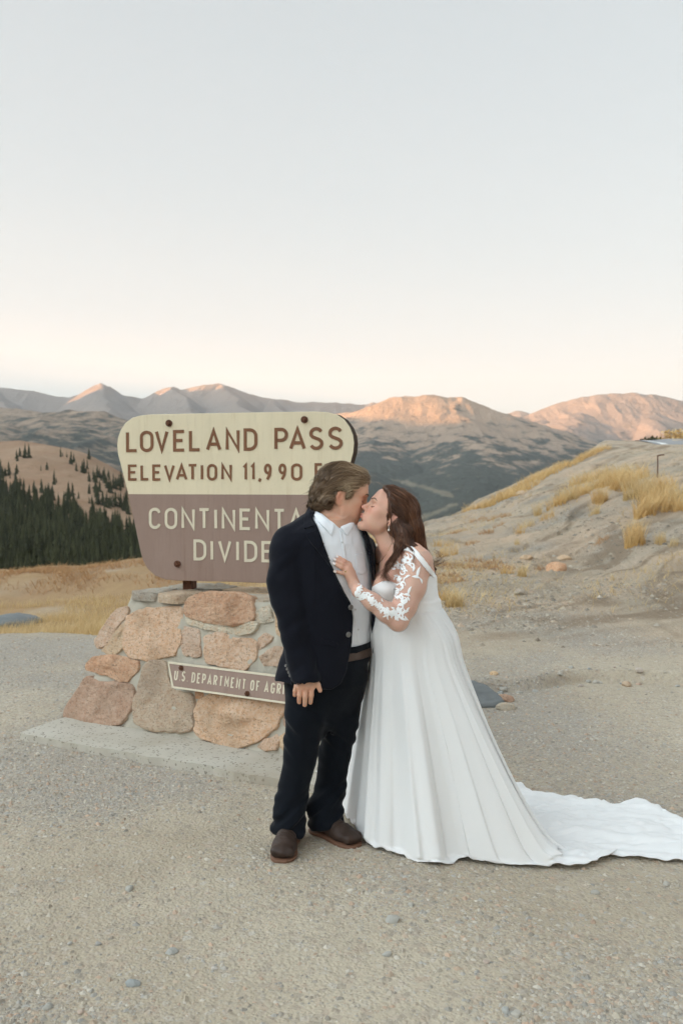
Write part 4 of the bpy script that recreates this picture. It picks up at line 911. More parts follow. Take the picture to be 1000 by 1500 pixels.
BIG = [(70, 1484, .022, 'round blue-grey stone in the bottom left corner'), (144, 1383, .016, 'upright pale stone on the dirt at the lower left'), (190, 1307, .026, 'flat whitish stone set in the dirt at the left'), (252, 1400, .028, 'broad pale stone half buried in the lower dirt'), (602, 1330, .018, 'white flat stone below the hem of the dress'), (314, 1423, .014, 'narrow grey stone in the lower middle'), (566, 1404, .020, 'flat pale stone at the bottom, right of the middle'), (712, 1412, .016, 'dark grey chip of stone below the train'), (102, 1384, .014, 'pinkish round stone left of the upright pale stone'), (975, 1297, .020, 'brownish stone on the coarse gravel at the right'), (740, 1484, .020, 'greenish grey stone at the bottom right'), (755, 1487, .022, 'pale slab of stone next to the greenish one'), (195, 1450, .030, 'wide pale patch of stone near the bottom left'), (575, 1357, .035, 'large blue-grey slab flush with the dirt'), (870, 1310, .022, 'whitish stone below the end of the train'), (118, 1488, .014, 'small tan stone near the bottom left corner')]
for px, py, sz, lb in BIG:
    p = G3(px, py); tag(rock('loose_stone', (p[0], p[1], p[2] + sz * .12), sz, int(px * 3), M_peb, 0.5, px, 2), lb, 'stone', 'larger loose stones on the dirt')
# loose chips: one mass of small faceted stones
def chip_cloud(N, ymax, smin, smax, seed, cols):
    rs_ = np.random.default_rng(seed)
    y = 2.2 * (ymax / 2.2) ** rs_.uniform(0, 1, N * 3); x = rs_.uniform(-1, 1, N * 3) * (0.42 * y + 0.25)
    g = gravelly(x, y); rt_ = sst(y, 10, 13)
    kp = rs_.uniform(0, 1, N * 3) < np.clip(0.10 + 1.1 * g ** 1.5, 0, 1) * (1 - 0.75 * rt_) * (1 - sst(-x, -0.3, 1.2) * sst(y + 0.45 * noise3(x * 0.9, 3.1, 0, 5), 9.7, 10.3)); x, y = x[kp][:N], y[kp][:N]; n = len(x)
    base = np.array([(1, 0, 0), (0.3, 0.9, 0.1), (-0.8, 0.55, 0), (-0.75, -0.6, 0.1), (0.35, -0.95, 0), (0.15, 0.1, 0.75), (-0.25, -0.1, 0.7)])
    f = np.array([(0, 1, 5), (1, 6, 5), (1, 2, 6), (2, 3, 6), (3, 4, 6), (4, 5, 6), (4, 0, 5)])
    s = smin * (smax / smin) ** (rs_.uniform(0, 1, n) ** 3.0); a = rs_.uniform(0, 6.28, n); ca, sa = np.cos(a), np.sin(a)
    B = base[None] * (1 + 0.35 * rs_.uniform(-1, 1, (n, 7, 3))); B[..., 2] *= rs_.uniform(0.35, 0.9, n)[:, None]; B[..., 1] *= rs_.uniform(0.55, 1, n)[:, None]
    X = (B[..., 0] * ca[:, None] - B[..., 1] * sa[:, None]) * s[:, None] + x[:, None]; Yy = (B[..., 0] * sa[:, None] + B[..., 1] * ca[:, None]) * s[:, None] + y[:, None]
    Zz = B[..., 2] * s[:, None] + near_z(x, y)[:, None] - 0.25 * s[:, None] * 0.3
    V = np.stack([X, Yy, Zz], -1).reshape(-1, 3); FF = (np.arange(n)[:, None, None] * 7 + f[None]).reshape(-1, 3)
    me = mesh_np('gravel', V, [FF], False, M_chip); c = (0.60 * cols[rs_.integers(0, len(cols), n)] + 0.40 * np.array((0.44, 0.385, 0.30))) * rs_.uniform(0.78, 1.12, (n, 1)); attr(me, 'chip', np.repeat(c, 7, 0)); return me
M_chip = NT('gravel_chips', 0.9, 0.2); t = M_chip; t.col(t.attr('chip', 'Color')); M_chip = t.m
CC = 1.28 * np.array([(0.30, 0.265, 0.21), (0.34, 0.30, 0.245), (0.27, 0.24, 0.20), (0.36, 0.33, 0.28), (0.25, 0.245, 0.23), (0.33, 0.245, 0.18), (0.20, 0.185, 0.165), (0.42, 0.39, 0.34), (0.26, 0.265, 0.26), (0.36, 0.235, 0.165)])
tag(link('gravel', chip_cloud(115000, 12.5, 0.0032, 0.018, 81, CC)), 'loose gravel chips strewn over the pull-out', 'gravel', kind='stuff')
def scree(N, seed):
    rs_ = np.random.default_rng(seed); y = 8.5 * 4.6 ** rs_.uniform(0, 1, N * 3); x = 0.6 + rs_.uniform(0, 1, N * 3) * (0.40 * y - 0.2)
    kp = rs_.uniform(0, 1, N * 3) < np.clip(0.35 + 0.8 * fbm(x * 0.6, y * 0.6, 0, 3, 95), 0.04, 1); x, y = x[kp][:N], y[kp][:N]; n = len(x)
    base = np.array([(1, 0, 0), (0.3, 0.9, 0.1), (-0.8, 0.55, 0), (-0.75, -0.6, 0.1), (0.35, -0.95, 0), (0.15, 0.1, 0.75), (-0.25, -0.1, 0.7)]); f = np.array([(0, 1, 5), (1, 6, 5), (1, 2, 6), (2, 3, 6), (3, 4, 6), (4, 5, 6), (4, 0, 5)])
    s_ = 0.010 * (0.055 / 0.010) ** (rs_.uniform(0, 1, n) ** 4); a = rs_.uniform(0, 6.28, n); B = base[None] * (1 + 0.35 * rs_.uniform(-1, 1, (n, 7, 3))); B[..., 2] *= rs_.uniform(0.4, 0.9, n)[:, None]
    X = (B[..., 0] * np.cos(a)[:, None] - B[..., 1] * np.sin(a)[:, None]) * s_[:, None] + x[:, None]; Yy = (B[..., 0] * np.sin(a)[:, None] + B[..., 1] * np.cos(a)[:, None]) * s_[:, None] + y[:, None]; Zz = B[..., 2] * s_[:, None] + near_z(x, y)[:, None] - 0.1 * s_[:, None]
    me = mesh_np('scree', np.stack([X, Yy, Zz], -1).reshape(-1, 3), [(np.arange(n)[:, None, None] * 7 + f[None]).reshape(-1, 3)], False, M_chip)
    attr(me, 'chip', np.repeat((0.35 * CC[rs_.integers(0, len(CC), n)] + 0.65 * np.array((0.40, 0.335, 0.25))) * rs_.uniform(0.5, 1.1, (n, 1)), 7, 0)); return me
tag(link('scree', scree(12000, 96)), 'small loose stones strewn over the bare bank', 'scree', kind='stuff')
# ------------------------------------------------------------------ rusty stake, road, roadside knoll
p = G3(962, 702); mb = MB()
top = p + np.array((0, 0, 0.50)); mb.tube([p - (0, 0, .1), p + (0.004, 0, .25), top], 0.014, 8); mb.tube([top - (.01, 0, .012), top + (.08, 0.01, .012), top + (.15, 0.02, .012)], [.016, .014, .012], 8)
tag(link('bent_stake', mb.mesh('bent_stake', M_rust)), 'rusty bent metal stake standing at the road shoulder', 'stake')
def shoulder(u, v):
    """road frame: u across (m), v along (m)"""
    b0 = np.array((16.9, 45.0)); dv = np.array((0.23, 0.973)); du = np.array((dv[1], -dv[0])); return b0 + du * u + dv * v
def road_strip(u0, u1, v0, v1, dz, name, mat, n=60, m=8):
    U = np.linspace(u0, u1, m); Vv = np.linspace(v0, v1, n); P = np.array([[[*shoulder(a, b), 0] for a in U] for b in Vv]); base = near_z(P[..., 0], P[..., 1], False); 
    P[..., 2] = base + dz; return mesh_np(name, P.reshape(-1, 3), [grid_faces(n, m)], True, mat)
M_asph = plain('asphalt', (0.30, 0.30, 0.30), 0.9, 0.2, 0, 0.1, 30); M_line = plain('road_paint', (0.78, 0.78, 0.76), 0.7, 0.3, 0, 0.05, 10)
tag(link('road', road_strip(-0.3, 8, -22, 27, 0.05, 'road', M_asph)), 'grey asphalt road passing along the top of the bank', 'road', kind='structure')
tag(link('road_line', road_strip(0.0, 0.32, -22, 27, 0.06, 'road_line', M_line, 60, 3)), 'white edge line painted on the road', 'road marking', kind='structure')

def shrub(c, rad, n, mat, label, size, name='bush', cat='bush'):
    rs_ = np.random.default_rng(int(c[0] * 10)); d = rs_.normal(0, 1, (n, 3)); d /= np.linalg.norm(d, axis=1, keepdims=True); d[:, 2] = np.abs(d[:, 2]); q = np.array(c) + d * np.array(rad) * rs_.uniform(0.55, 1.0, (n, 1)) * (1 + 0.25 * noise3(d[:, 0] * 2.5, d[:, 1] * 2.5, d[:, 2] * 2.5, 5))[:, None]
    mb = MB(); a = rs_.normal(0, 1, (n, 3)); a /= np.linalg.norm(a, axis=1, keepdims=True); b = np.cross(a, rs_.normal(0, 1, (n, 3))); b /= np.linalg.norm(b, axis=1, keepdims=True); z_ = size * rs_.uniform(.5, 1.2, (n, 1))
    V = np.stack([q - a * z_, q + b * z_ * .45, q + a * z_, q - b * z_ * .45], 1).reshape(-1, 3); mb.add(V, np.arange(n * 4).reshape(n, 4), val=np.repeat(rs_.uniform(0, .9, n), 4)); return tag(link(name, mb.mesh(name, mat, False)), label, cat)
p = W(1012, 648, 86); shrub((p[0], p[1], p[2] - .6), (3.6, 3.0, 1.9), 2600, M_gold, 'yellow-orange bush beyond the road at the right edge', 0.20)
p = W(955, 650, 84); shrub((p[0], p[1], p[2] - .4), (1.5, 1.5, 1.0), 900, M_spruce, 'small dark green bush left of the yellow-orange one', 0.16)
# broken stones along the eroded edge
rs = np.random.default_rng(97)
for k in range(46):
    x = rs.uniform(0.9, 4.2); e = 7.15 + 0.28 * (x - 1.0) * 0.25 + 0.35 * float(noise3(x * 0.9, 1.7, 0, 3)) + 0.1 * float(noise3(x * 4.0, 4.7, 0, 4)); y = e + rs.normal(0.0, 0.07); sz = 0.014 * 3.0 ** (rs.uniform(0, 1) ** 2)
    tag(rock('edge_stone', (x, y, float(near_z(x, y)) + sz * .2), sz, 900 + k, M_peb, 0.6, rs.uniform(0, 6), 2), 'small stone along the broken edge of the gravel bench', 'stone', 'small stones along the broken bench edge')

mb = MB(); rs = np.random.default_rng(98); N = 60000; y = 9.5 * 4.0 ** rs.uniform(0, 1, N); x = 0.5 + rs.uniform(0, 1, N) * (0.42 * y - 0.2); qd = y - 1.15 * x
mk = sst(y, 9.8, 13.5) * 0.30 * sst(fbm(qd * .9, (x + y) * .25, 0, 3, 99), 0.05, 0.6) + 0.32 * sst(y, 9.6, 12.5) * np.exp(-((x - 0.10 * y - 0.3) / 1.0) ** 2) * sst(fbm(x * .8, y * .8, 0, 3, 100), -.15, .35); kp = rs.uniform(0, 1, N) < mk; x, y = x[kp], y[kp]
blades(mb, np.stack([x, y, near_z(x, y) - 0.01], 1), rs.uniform(0.03, 0.13, len(x)), 1.1, 0.009, 4, 2)
tag(link('sparse_grass', mb.mesh('sparse_grass', M_straw, False)), 'thin dry grass growing sparsely over the bare bank', 'grass', kind='stuff')
# ------------------------------------------------------------------ sculpting by distance fields
class Vol:
    """distance field on a rectilinear grid; primitives only touch the block they reach"""
    def __init__(s, xs, ys, zs):
        s.ax = [np.asarray(xs, float), np.asarray(ys, float), np.asarray(zs, float)]
        s.d = np.full([len(a) for a in s.ax], 0.25, np.float32)
    def block(s, lo, hi):
        sl = tuple(slice(max(0, np.searchsorted(a, l) - 1), min(len(a), np.searchsorted(a, h) + 1)) for a, l, h in zip(s.ax, lo, hi))
        P = np.meshgrid(*[a[q] for a, q in zip(s.ax, sl)], indexing='ij'); return sl, np.stack(P, -1)
    def op(s, f, lo, hi, k=0.01, mode='u'):
        lo = np.asarray(lo) - k * 1.5 - 0.012; hi = np.asarray(hi) + k * 1.5 + 0.012
        sl, P = s.block(lo, hi)
        if min(P.shape[:3]) == 0: return s
        b = f(P); a = s.d[sl]
        if mode == 's': b = -b; a2, b2 = -a, -b      # a - shape
        if mode == 'u':
            h = np.clip(0.5 + 0.5 * (a - b) / k, 0, 1); s.d[sl] = a + (b - a) * h - k * h * (1 - h)
        elif mode == 's':
            h = np.clip(0.5 - 0.5 * (a - b) / k, 0, 1); s.d[sl] = a + (b - a) * h + k * h * (1 - h)
        return s
    def ell(s, c, r, R=None, k=0.01, mode='u'):
        c = np.asarray(c, float); r = np.asarray(r, float); m = r.max()
        def f(P):
            q = P - c
            if R is not None: q = q @ R
            k0 = np.linalg.norm(q / r, axis=-1); k1 = np.linalg.norm(q / r ** 2, axis=-1) + 1e-9; return k0 * (k0 - 1) / k1
        return s.op(f, c - m, c + m, k, mode)
    def cap(s, a, b, ra, rb, k=0.01, mode='u', flat=None):
        """tapered capsule; flat=(axis, factor) squashes the section along a direction"""
        a = np.asarray(a, float); b = np.asarray(b, float); m = max(ra, rb) * 1.4
        def f(P):
            ab = b - a; t = np.clip(((P - a) @ ab) / (ab @ ab), 0, 1); q = P - a - t[..., None] * ab
            if flat is not None:
                n, fl = np.asarray(flat[0], float), flat[1]; q = q + (q @ n)[..., None] * n * (1 / fl - 1)
            return np.linalg.norm(q, axis=-1) - (ra + (rb - ra) * t)
        return s.op(f, np.minimum(a, b) - m, np.maximum(a, b) + m, k, mode)
    def chain(s, pts, rad, k=0.01, kk=None, mode='u', flat=None):
        for i in range(len(pts) - 1): s.cap(pts[i], pts[i + 1], rad[i], rad[i + 1], k if i == 0 or kk is None else kk, mode, flat)
        return s
    def loft(s, zs, cx, cy, a, b, ang, k=0.01, mode='u', p=2.0, off=0.0, pre=None):
        """stack of turned (super)ellipses over z"""
        zs = np.asarray(zs, float); o = np.argsort(zs); A = [np.broadcast_to(np.asarray(v, float), zs.shape)[o] for v in (cx, cy, a, b, ang)]; zs = zs[o]
        m = max(A[2].max(), A[3].max()) + off
        def f(P):
            z = P[..., 2]; X, Y, a_, b_, g = [np.interp(z, zs, v) for v in A]; a_ = a_ + off; b_ = b_ + off
            c, s_ = np.cos(g), np.sin(g); dx, dy = P[..., 0] - X, P[..., 1] - Y; u = dx * c + dy * s_; v = -dx * s_ + dy * c
            q = (np.abs(u / a_) ** p + np.abs(v / b_) ** p) ** (1 / p); g1 = np.hypot(u / a_ ** 2, v / b_ ** 2) / np.maximum(np.hypot(u / a_, v / b_), 1e-6)
            d = (q - 1) / np.maximum(g1, 1e-3); d = np.maximum(d, -min(a_.min(), b_.min()))
            return np.maximum(d, np.maximum(zs[0] - z, z - zs[-1])) if pre is None else pre(d, P)
        return s.op(f, (A[0].min() - m, A[1].min() - m, zs[0]), (A[0].max() + m, A[1].max() + m, zs[-1]), k, mode)
    def P(s): return np.stack(np.meshgrid(*s.ax, indexing='ij'), -1)
    def nets(s):
        d = s.d; n = np.array(d.shape); ins = d < 0
        c = ins[:-1, :-1, :-1].astype(np.int8)
        cnt = np.zeros(n - 1, np.int8)
        for i in (0, 1):
            for j in (0, 1):
                for k in (0, 1): cnt += ins[i:n[0] - 1 + i, j:n[1] - 1 + j, k:n[2] - 1 + k]
        act = (cnt > 0) & (cnt < 8); idx = np.full(act.shape, -1, np.int64); I = np.argwhere(act); idx[act] = np.arange(len(I))
        acc = np.zeros((len(I), 3)); num = np.zeros(len(I))
        corner = lambda o: d[I[:, 0] + o[0], I[:, 1] + o[1], I[:, 2] + o[2]]
        for axis in range(3):
            for o in [(a, b) for a in (0, 1) for b in (0, 1)]:
                o0 = list(o); o0.insert(axis, 0); o1 = list(o); o1.insert(axis, 1)
                v0, v1 = corner(o0), corner(o1); x = (v0 < 0) != (v1 < 0); t = np.where(x, v0 / np.where(x, v0 - v1, 1), 0)
                p = np.stack([np.full(len(I), float(q)) for q in o0], 1); p[:, axis] = t
                acc[x] += p[x]; num[x] += 1
        q = acc / num[:, None]
        V = np.stack([s.ax[k][I[:, k]] * (1 - q[:, k]) + s.ax[k][I[:, k] + 1] * q[:, k] for k in range(3)], 1)
        faces = []
        for axis in range(3):
            u, v = [k for k in range(3) if k != axis]
            a = ins.take(range(0, n[axis] - 1), axis); b = ins.take(range(1, n[axis]), axis); x = np.argwhere(a != b)
            ok = (x[:, u] > 0) & (x[:, v] > 0) & (x[:, u] < n[u] - 1) & (x[:, v] < n[v] - 1); x = x[ok]; sg = a[tuple(x.T)]
            def at(du, dv): y = x.copy(); y[:, u] += du; y[:, v] += dv; return idx[tuple(y.T)]
            f = np.stack([at(-1, -1), at(0, -1), at(0, 0), at(-1, 0)], 1)
            fl = sg if axis != 1 else ~sg
            f[~fl] = f[~fl][:, ::-1]; faces.append(f)
        return V, np.vstack(faces)
def smooth_np(V, Fq, it=2, w=0.5):
    n = len(V); a = np.concatenate([Fq[:, k] for k in range(4)]); b = np.concatenate([Fq[:, (k + 1) % 4] for k in range(4)])
    deg = np.bincount(a, minlength=n) + np.bincount(b, minlength=n)
    for _ in range(it):
        m = np.stack([np.bincount(a, V[b, k], n) + np.bincount(b, V[a, k], n) for k in range(3)], 1) / np.maximum(deg, 1)[:, None]; V = V + w * (m - V)
    return V
def vnormals(V, Fq):
    n = np.cross(V[Fq[:, 2]] - V[Fq[:, 0]], V[Fq[:, 3]] - V[Fq[:, 1]]); N = np.stack([sum(np.bincount(Fq[:, k], n[:, c], len(V)) for k in range(4)) for c in range(3)], 1)
    return N / (np.linalg.norm(N, axis=1, keepdims=True) + 1e-12)
def poly_sd(px, py, poly):
    """signed distance (pixels) to a polygon, negative inside"""
    poly = np.asarray(poly, float); d = np.full(px.shape, 1e18); ins = np.zeros(px.shape, bool); n = len(poly)
    for i in range(n):
        a, b = poly[i], poly[(i + 1) % n]; ex, ey = b - a; wx, wy = px - a[0], py - a[1]
        t = np.clip((wx * ex + wy * ey) / (ex * ex + ey * ey + 1e-12), 0, 1); d = np.minimum(d, (wx - ex * t) ** 2 + (wy - ey * t) ** 2)
        c = ((a[1] <= py) & (py < b[1])) | ((b[1] <= py) & (py < a[1]))
        if abs(ey) > 1e-12: ins ^= c & (wx < ex * wy / ey)
    d = np.sqrt(d); return np.where(ins, -d, d)
def bvh_of(V, Fs): return BVHTree.FromPolygons([tuple(v) for v in V], [tuple(int(i) for i in f) for f in Fs])
CAMV = Vector((0, 0, CAM_H))
def hit(bvh, px, py):
    d = Vector(W(px, py, 4.0)) - CAMV; d.normalize(); h = bvh.ray_cast(CAMV, d); return h
def drape(bvh, poly, off, thick, step=2.0, fallback=None, sd_fun=None, puff=0.0, relax=0, back=0.0):
    """a patch of cloth given by its outline in the photograph, laid on the surface under it (bvh) and given thickness"""
    poly = np.asarray(poly, float); bm = bmesh.new()
    # dense outline + inner grid points, triangulated
    d = np.r_[0, np.cumsum(np.hypot(*np.diff(np.vstack((poly, poly[:1])), axis=0).T))]; n = max(8, int(d[-1] / step)); q = np.linspace(0, d[-1], n, endpoint=False)
    Q = np.stack([np.interp(q, d, np.r_[poly[:, k], poly[0, k]]) for k in (0, 1)], 1)
    gx, gy = np.meshgrid(np.arange(poly[:, 0].min(), poly[:, 0].max(), step), np.arange(poly[:, 1].min(), poly[:, 1].max(), step)); sd = poly_sd(gx, gy, Q)
    inn = np.stack([gx[sd < -0.55 * step], gy[sd < -0.55 * step]], 1)
    from mathutils.geometry import delaunay_2d_cdt
    pts = [Vector(p) for p in np.vstack((Q, inn))] if len(inn) else [Vector(p) for p in Q]
    vs, _, fs, *_ = delaunay_2d_cdt(pts, [(i, (i + 1) % n) for i in range(n)], [], 1, 1e-4)
    P2 = np.array([v[:] for v in vs]); sdv = poly_sd(P2[:, 0], P2[:, 1], Q); V = []; last = fallback
    for (x, y), s_ in zip(P2, sdv):
        h = hit(bvh, x, y)
        if h[0] is None: V.append(None); continue
        o = off + puff * min(1.0, -min(s_, 0) / 4.0); V.append(np.array(h[0]) + np.array(h[1]) * o)
    good = [i for i, v in enumerate(V) if v is not None]
    if not good: return None
    ga = P2[good]
    for i, v in enumerate(V):
        if v is None:
            j = good[int(np.argmin(np.hypot(*(ga - P2[i]).T)))]; V[i] = W(P2[i, 0], P2[i, 1], V[j][1])
    V = np.array(V); T = np.array([f for f in fs if len(f) == 3])
    if relax:
        a = T.ravel(); b = T[:, [1, 2, 0]].ravel(); nn = len(V); deg = np.bincount(a, minlength=nn) + np.bincount(b, minlength=nn)
        for _ in range(relax): V = 0.5 * V + 0.5 * np.stack([np.bincount(a, V[b, k], nn) + np.bincount(b, V[a, k], nn) for k in range(3)], 1) / np.maximum(deg, 1)[:, None]
    nrm = np.cross(V[T[:, 1]] - V[T[:, 0]], V[T[:, 2]] - V[T[:, 0]]); ctr = V[T].mean(1); flip = (nrm * (np.array(CAMV) - ctr)).sum(1) < 0; T[flip] = T[flip][:, ::-1]
    # shell
    nrm = np.cross(V[T[:, 1]] - V[T[:, 0]], V[T[:, 2]] - V[T[:, 0]]); N = np.stack([sum(np.bincount(T[:, k], nrm[:, c], len(V)) for k in range(3)) for c in range(3)], 1); N /= np.linalg.norm(N, axis=1, keepdims=True) + 1e-12
    m = len(V); VV = np.vstack((V, V - N * thick)); from collections import Counter
    cnt = Counter(); 
    for t_ in T:
        for k in range(3): cnt[(int(t_[k]), int(t_[(k + 1) % 3]))] += 1
    rim = [e for e in cnt if (e[1], e[0]) not in cnt]
    Qd = np.array([(e[1], e[0], m + e[0], m + e[1]) for e in rim]) if rim else np.zeros((0, 4), int)
    return VV, Qd, np.vstack((T, T[:, ::-1] + m))
# ------------------------------------------------------------------ shared: heads, skin, cloth
def skin_mat(name, base, blush, lip=None):
    t = NT(name, 0.52, 0.4); p = t.co(); n = t.noise(p, 14, 4); f = t.noise(p, 160, 3, 0.7)
    c = t.mix(t.ramp(n, [(0.35, 0), (0.7, 1)]), base, blush); c = t.mix(t.math('MULTIPLY', f, 0.25), c, tuple(np.array(base) * 0.8))
    c = t.mix(t.attr('blush'), c, tuple(np.array(blush) * np.array((1.02, 0.80, 0.76)))); c = t.mix(t.attr('lip'), c, lip or (0.42, 0.15, 0.12)); c = t.mix(t.attr('stubble'), c, tuple(np.array(base) * np.array((0.66, 0.66, 0.72))))
    t.col(c); t.b.inputs['Subsurface Weight'].default_value = 0.18; t.b.inputs['Subsurface Radius'].default_value = (0.010, 0.004, 0.002); t.b.inputs['Subsurface Scale'].default_value = 0.6
    t.nor(t.bump(f, 0.12, 0.002)); return t.m
def cloth_mat(name, a, b, rough=0.9, scale=900, bump=0.25, sheen=0.0, spec=0.2):
    t = NT(name, rough, spec); p = t.co(); n = t.noise(p, 6, 4); w = t.noise(p, scale, 2, 0.6); m = t.noise(p, 40, 4)
    t.col(t.mix(t.math('ADD', t.math('MULTIPLY', n, 0.5), t.math('MULTIPLY', w, 0.5)), a, b)); t.b.inputs['Sheen Weight'].default_value = sheen; t.b.inputs['Sheen Roughness'].default_value = 0.4
    t.nor(t.bump(t.math('ADD', w, t.math('MULTIPLY', m, 2.0)), bump, 0.0015)); return t.m
class Frame:
    def __init__(s, O, f, u, sc): 
        s.O = np.asarray(O, float); f = np.asarray(f, float); s.f = f / np.linalg.norm(f); u = np.asarray(u, float); u = u - s.f * u.dot(s.f); s.u = u / np.linalg.norm(u); s.l = np.cross(s.u, s.f); s.s = sc
        s.R = np.stack((s.f, s.l, s.u), 1)
    def __call__(s, x, y, z): return s.O + s.s * (s.f * x + s.l * y + s.u * z)
    def inv(s, P): return (np.asarray(P) - s.O) @ s.R / s.s
def rot(axis, deg):
    return np.array(Matrix.Rotation(math.radians(deg), 3, Vector(axis)))
def head(v, H, male=True):
    s = H.s; R = H.R
    def E(c, r, k, mode='u', R2=None): v.ell(H(*c), np.array(r) * s, R if R2 is None else R @ R2, k * s, mode)
    def C(a, b, ra, rb, k, mode='u'): v.cap(H(*a), H(*b), ra * s, rb * s, k * s, mode)
    E((-0.010, 0, 0.042), (0.099, 0.078, 0.088), 0.01)
    E((0.030, 0, 0.020), (0.069, 0.066, 0.075), 0.03)
    E((0.036, 0, -0.035), (0.058, 0.060, 0.062), 0.03)
    jw = 0.056 if male else 0.047; jr = 0.022 if male else 0.018
    for q in (1, -1):
        C((-0.004, q * jw, -0.022), (0.018, q * (jw - 0.002), -0.066), jr, jr, 0.025)
        C((0.018, q * (jw - 0.002), -0.066), (0.080, q * 0.012, -0.102), jr, 0.017 if male else 0.014, 0.025)
    E((0.042, 0, -0.068), (0.050, 0.046, 0.036), 0.03)
    E((0.086, 0, -0.101), (0.018, 0.022 if male else 0.017, 0.017), 0.018)
    for q in (1, -1):
        E((0.064, q * 0.044, -0.014), (0.028, 0.024, 0.022), 0.022)
        E((0.055, q * 0.040, -0.055), (0.030, 0.020, 0.030), 0.03)
        C((0.078, q * 0.046, 0.031), (0.096, q * 0.014, 0.030), 0.011 if male else 0.008, 0.013 if male else 0.010, 0.018)
    E((0.086, 0, 0.060), (0.014, 0.046, 0.034), 0.03)
    for q in (1, -1):
        E((0.101, q * 0.033, 0.010), (0.016, 0.017, 0.011), 0.014, 's')
        E((0.0795, q * 0.033, 0.009), (0.0135, 0.0155, 0.0125), 0.005)
        C((0.0925, q * 0.022, 0.0045), (0.086, q * 0.046, 0.006), 0.0035, 0.003, 0.004)
    # nose
    C((0.096, 0, 0.022), (0.119, 0, -0.020), 0.0075, 0.0100, 0.014)
    E((0.1205, 0, -0.0215), (0.0105, 0.0105, 0.0095), 0.008)
    for q in (1, -1):
        E((0.105, q * 0.0125, -0.0265), (0.011, 0.0075, 0.008), 0.007); E((0.1105, q * 0.006, -0.0335), (0.0055, 0.003, 0.003), 0.003, 's')
    # mouth, pursed a little
    E((0.092, 0, -0.058), (0.018, 0.030, 0.022), 0.018)
    E((0.107, 0, -0.0545), (0.0085, 0.019, 0.0060), 0.005); E((0.106, 0, -0.0665), (0.0085, 0.017, 0.0068), 0.005)
    E((0.1145, 0, -0.0605), (0.0065, 0.025, 0.0017), 0.003, 's')
    E((0.103, 0, -0.080), (0.010, 0.020, 0.007), 0.010, 's')
    # ears
    for q in (1, -1):
        T = rot((0, 0, 1), q * -22) @ rot((0, 1, 0), 12)
        ex = -0.012 if male else -0.020
        E((ex, q * 0.078, -0.006), (0.020, 0.0075, 0.034), 0.006, 'u', T); E((ex + 0.004, q * 0.0865, -0.002), (0.010, 0.006, 0.018), 0.004, 's', T)
        E((ex + 0.006, q * 0.077, -0.034), (0.009, 0.006, 0.010), 0.006)
def head_attrs(me, V, H, male, extra_blush=()):
    L = H.inv(V); x, y, z = L.T
    near = np.linalg.norm(L, axis=1) < 0.2
    lip = np.exp(-((z + 0.0605) / 0.011) ** 4) * np.exp(-(y / 0.022) ** 4) * sst(x, 0.098, 0.106)
    ck = np.exp(-(((np.abs(y) - 0.042) / 0.022) ** 2 + ((z + 0.022) / 0.020) ** 2)) * sst(x, 0.03, 0.06) * 0.55
    ns = 0.5 * np.exp(-(((x - 0.12) / 0.016) ** 2 + (y / 0.016) ** 2 + ((z + 0.022) / 0.014) ** 2))
    er = 0.7 * sst(np.abs(y), 0.074, 0.084) * np.exp(-((x + 0.012) / 0.03) ** 2) * np.exp(-((z + 0.006) / 0.05) ** 2)
    b = np.where(near, np.maximum.reduce([ck, ns, er]), 0.0)
    for c, r in extra_blush: b = np.maximum(b, 0.5 * np.exp(-(np.linalg.norm(V - c, axis=1) / r) ** 2))
    attr(me, 'lip', np.where(near, lip * (0.55 if male else 0.85), 0)); attr(me, 'blush', b)
    st = sst(x, 0.0, 0.03) * sst(-z, 0.045, 0.085) * 0.35 if male else 0 * x
    attr(me, 'stubble', np.where(near, st, 0))
def lash(H, bv, rows, r, name, mat, parent):
    """dark hairs along small arcs on the face: rows of local (x,y,z)"""
    mb = MB()
    for P, rad in rows:
        W_ = []
        for q in P:
            p = H(*q); h = bv.find_nearest(Vector(p)); W_.append(np.array(h[0]) + np.array(h[1]) * r)
        mb.tube(W_, np.array(rad) * H.s, 6)
    return link(name, mb.mesh(name, mat), parent)
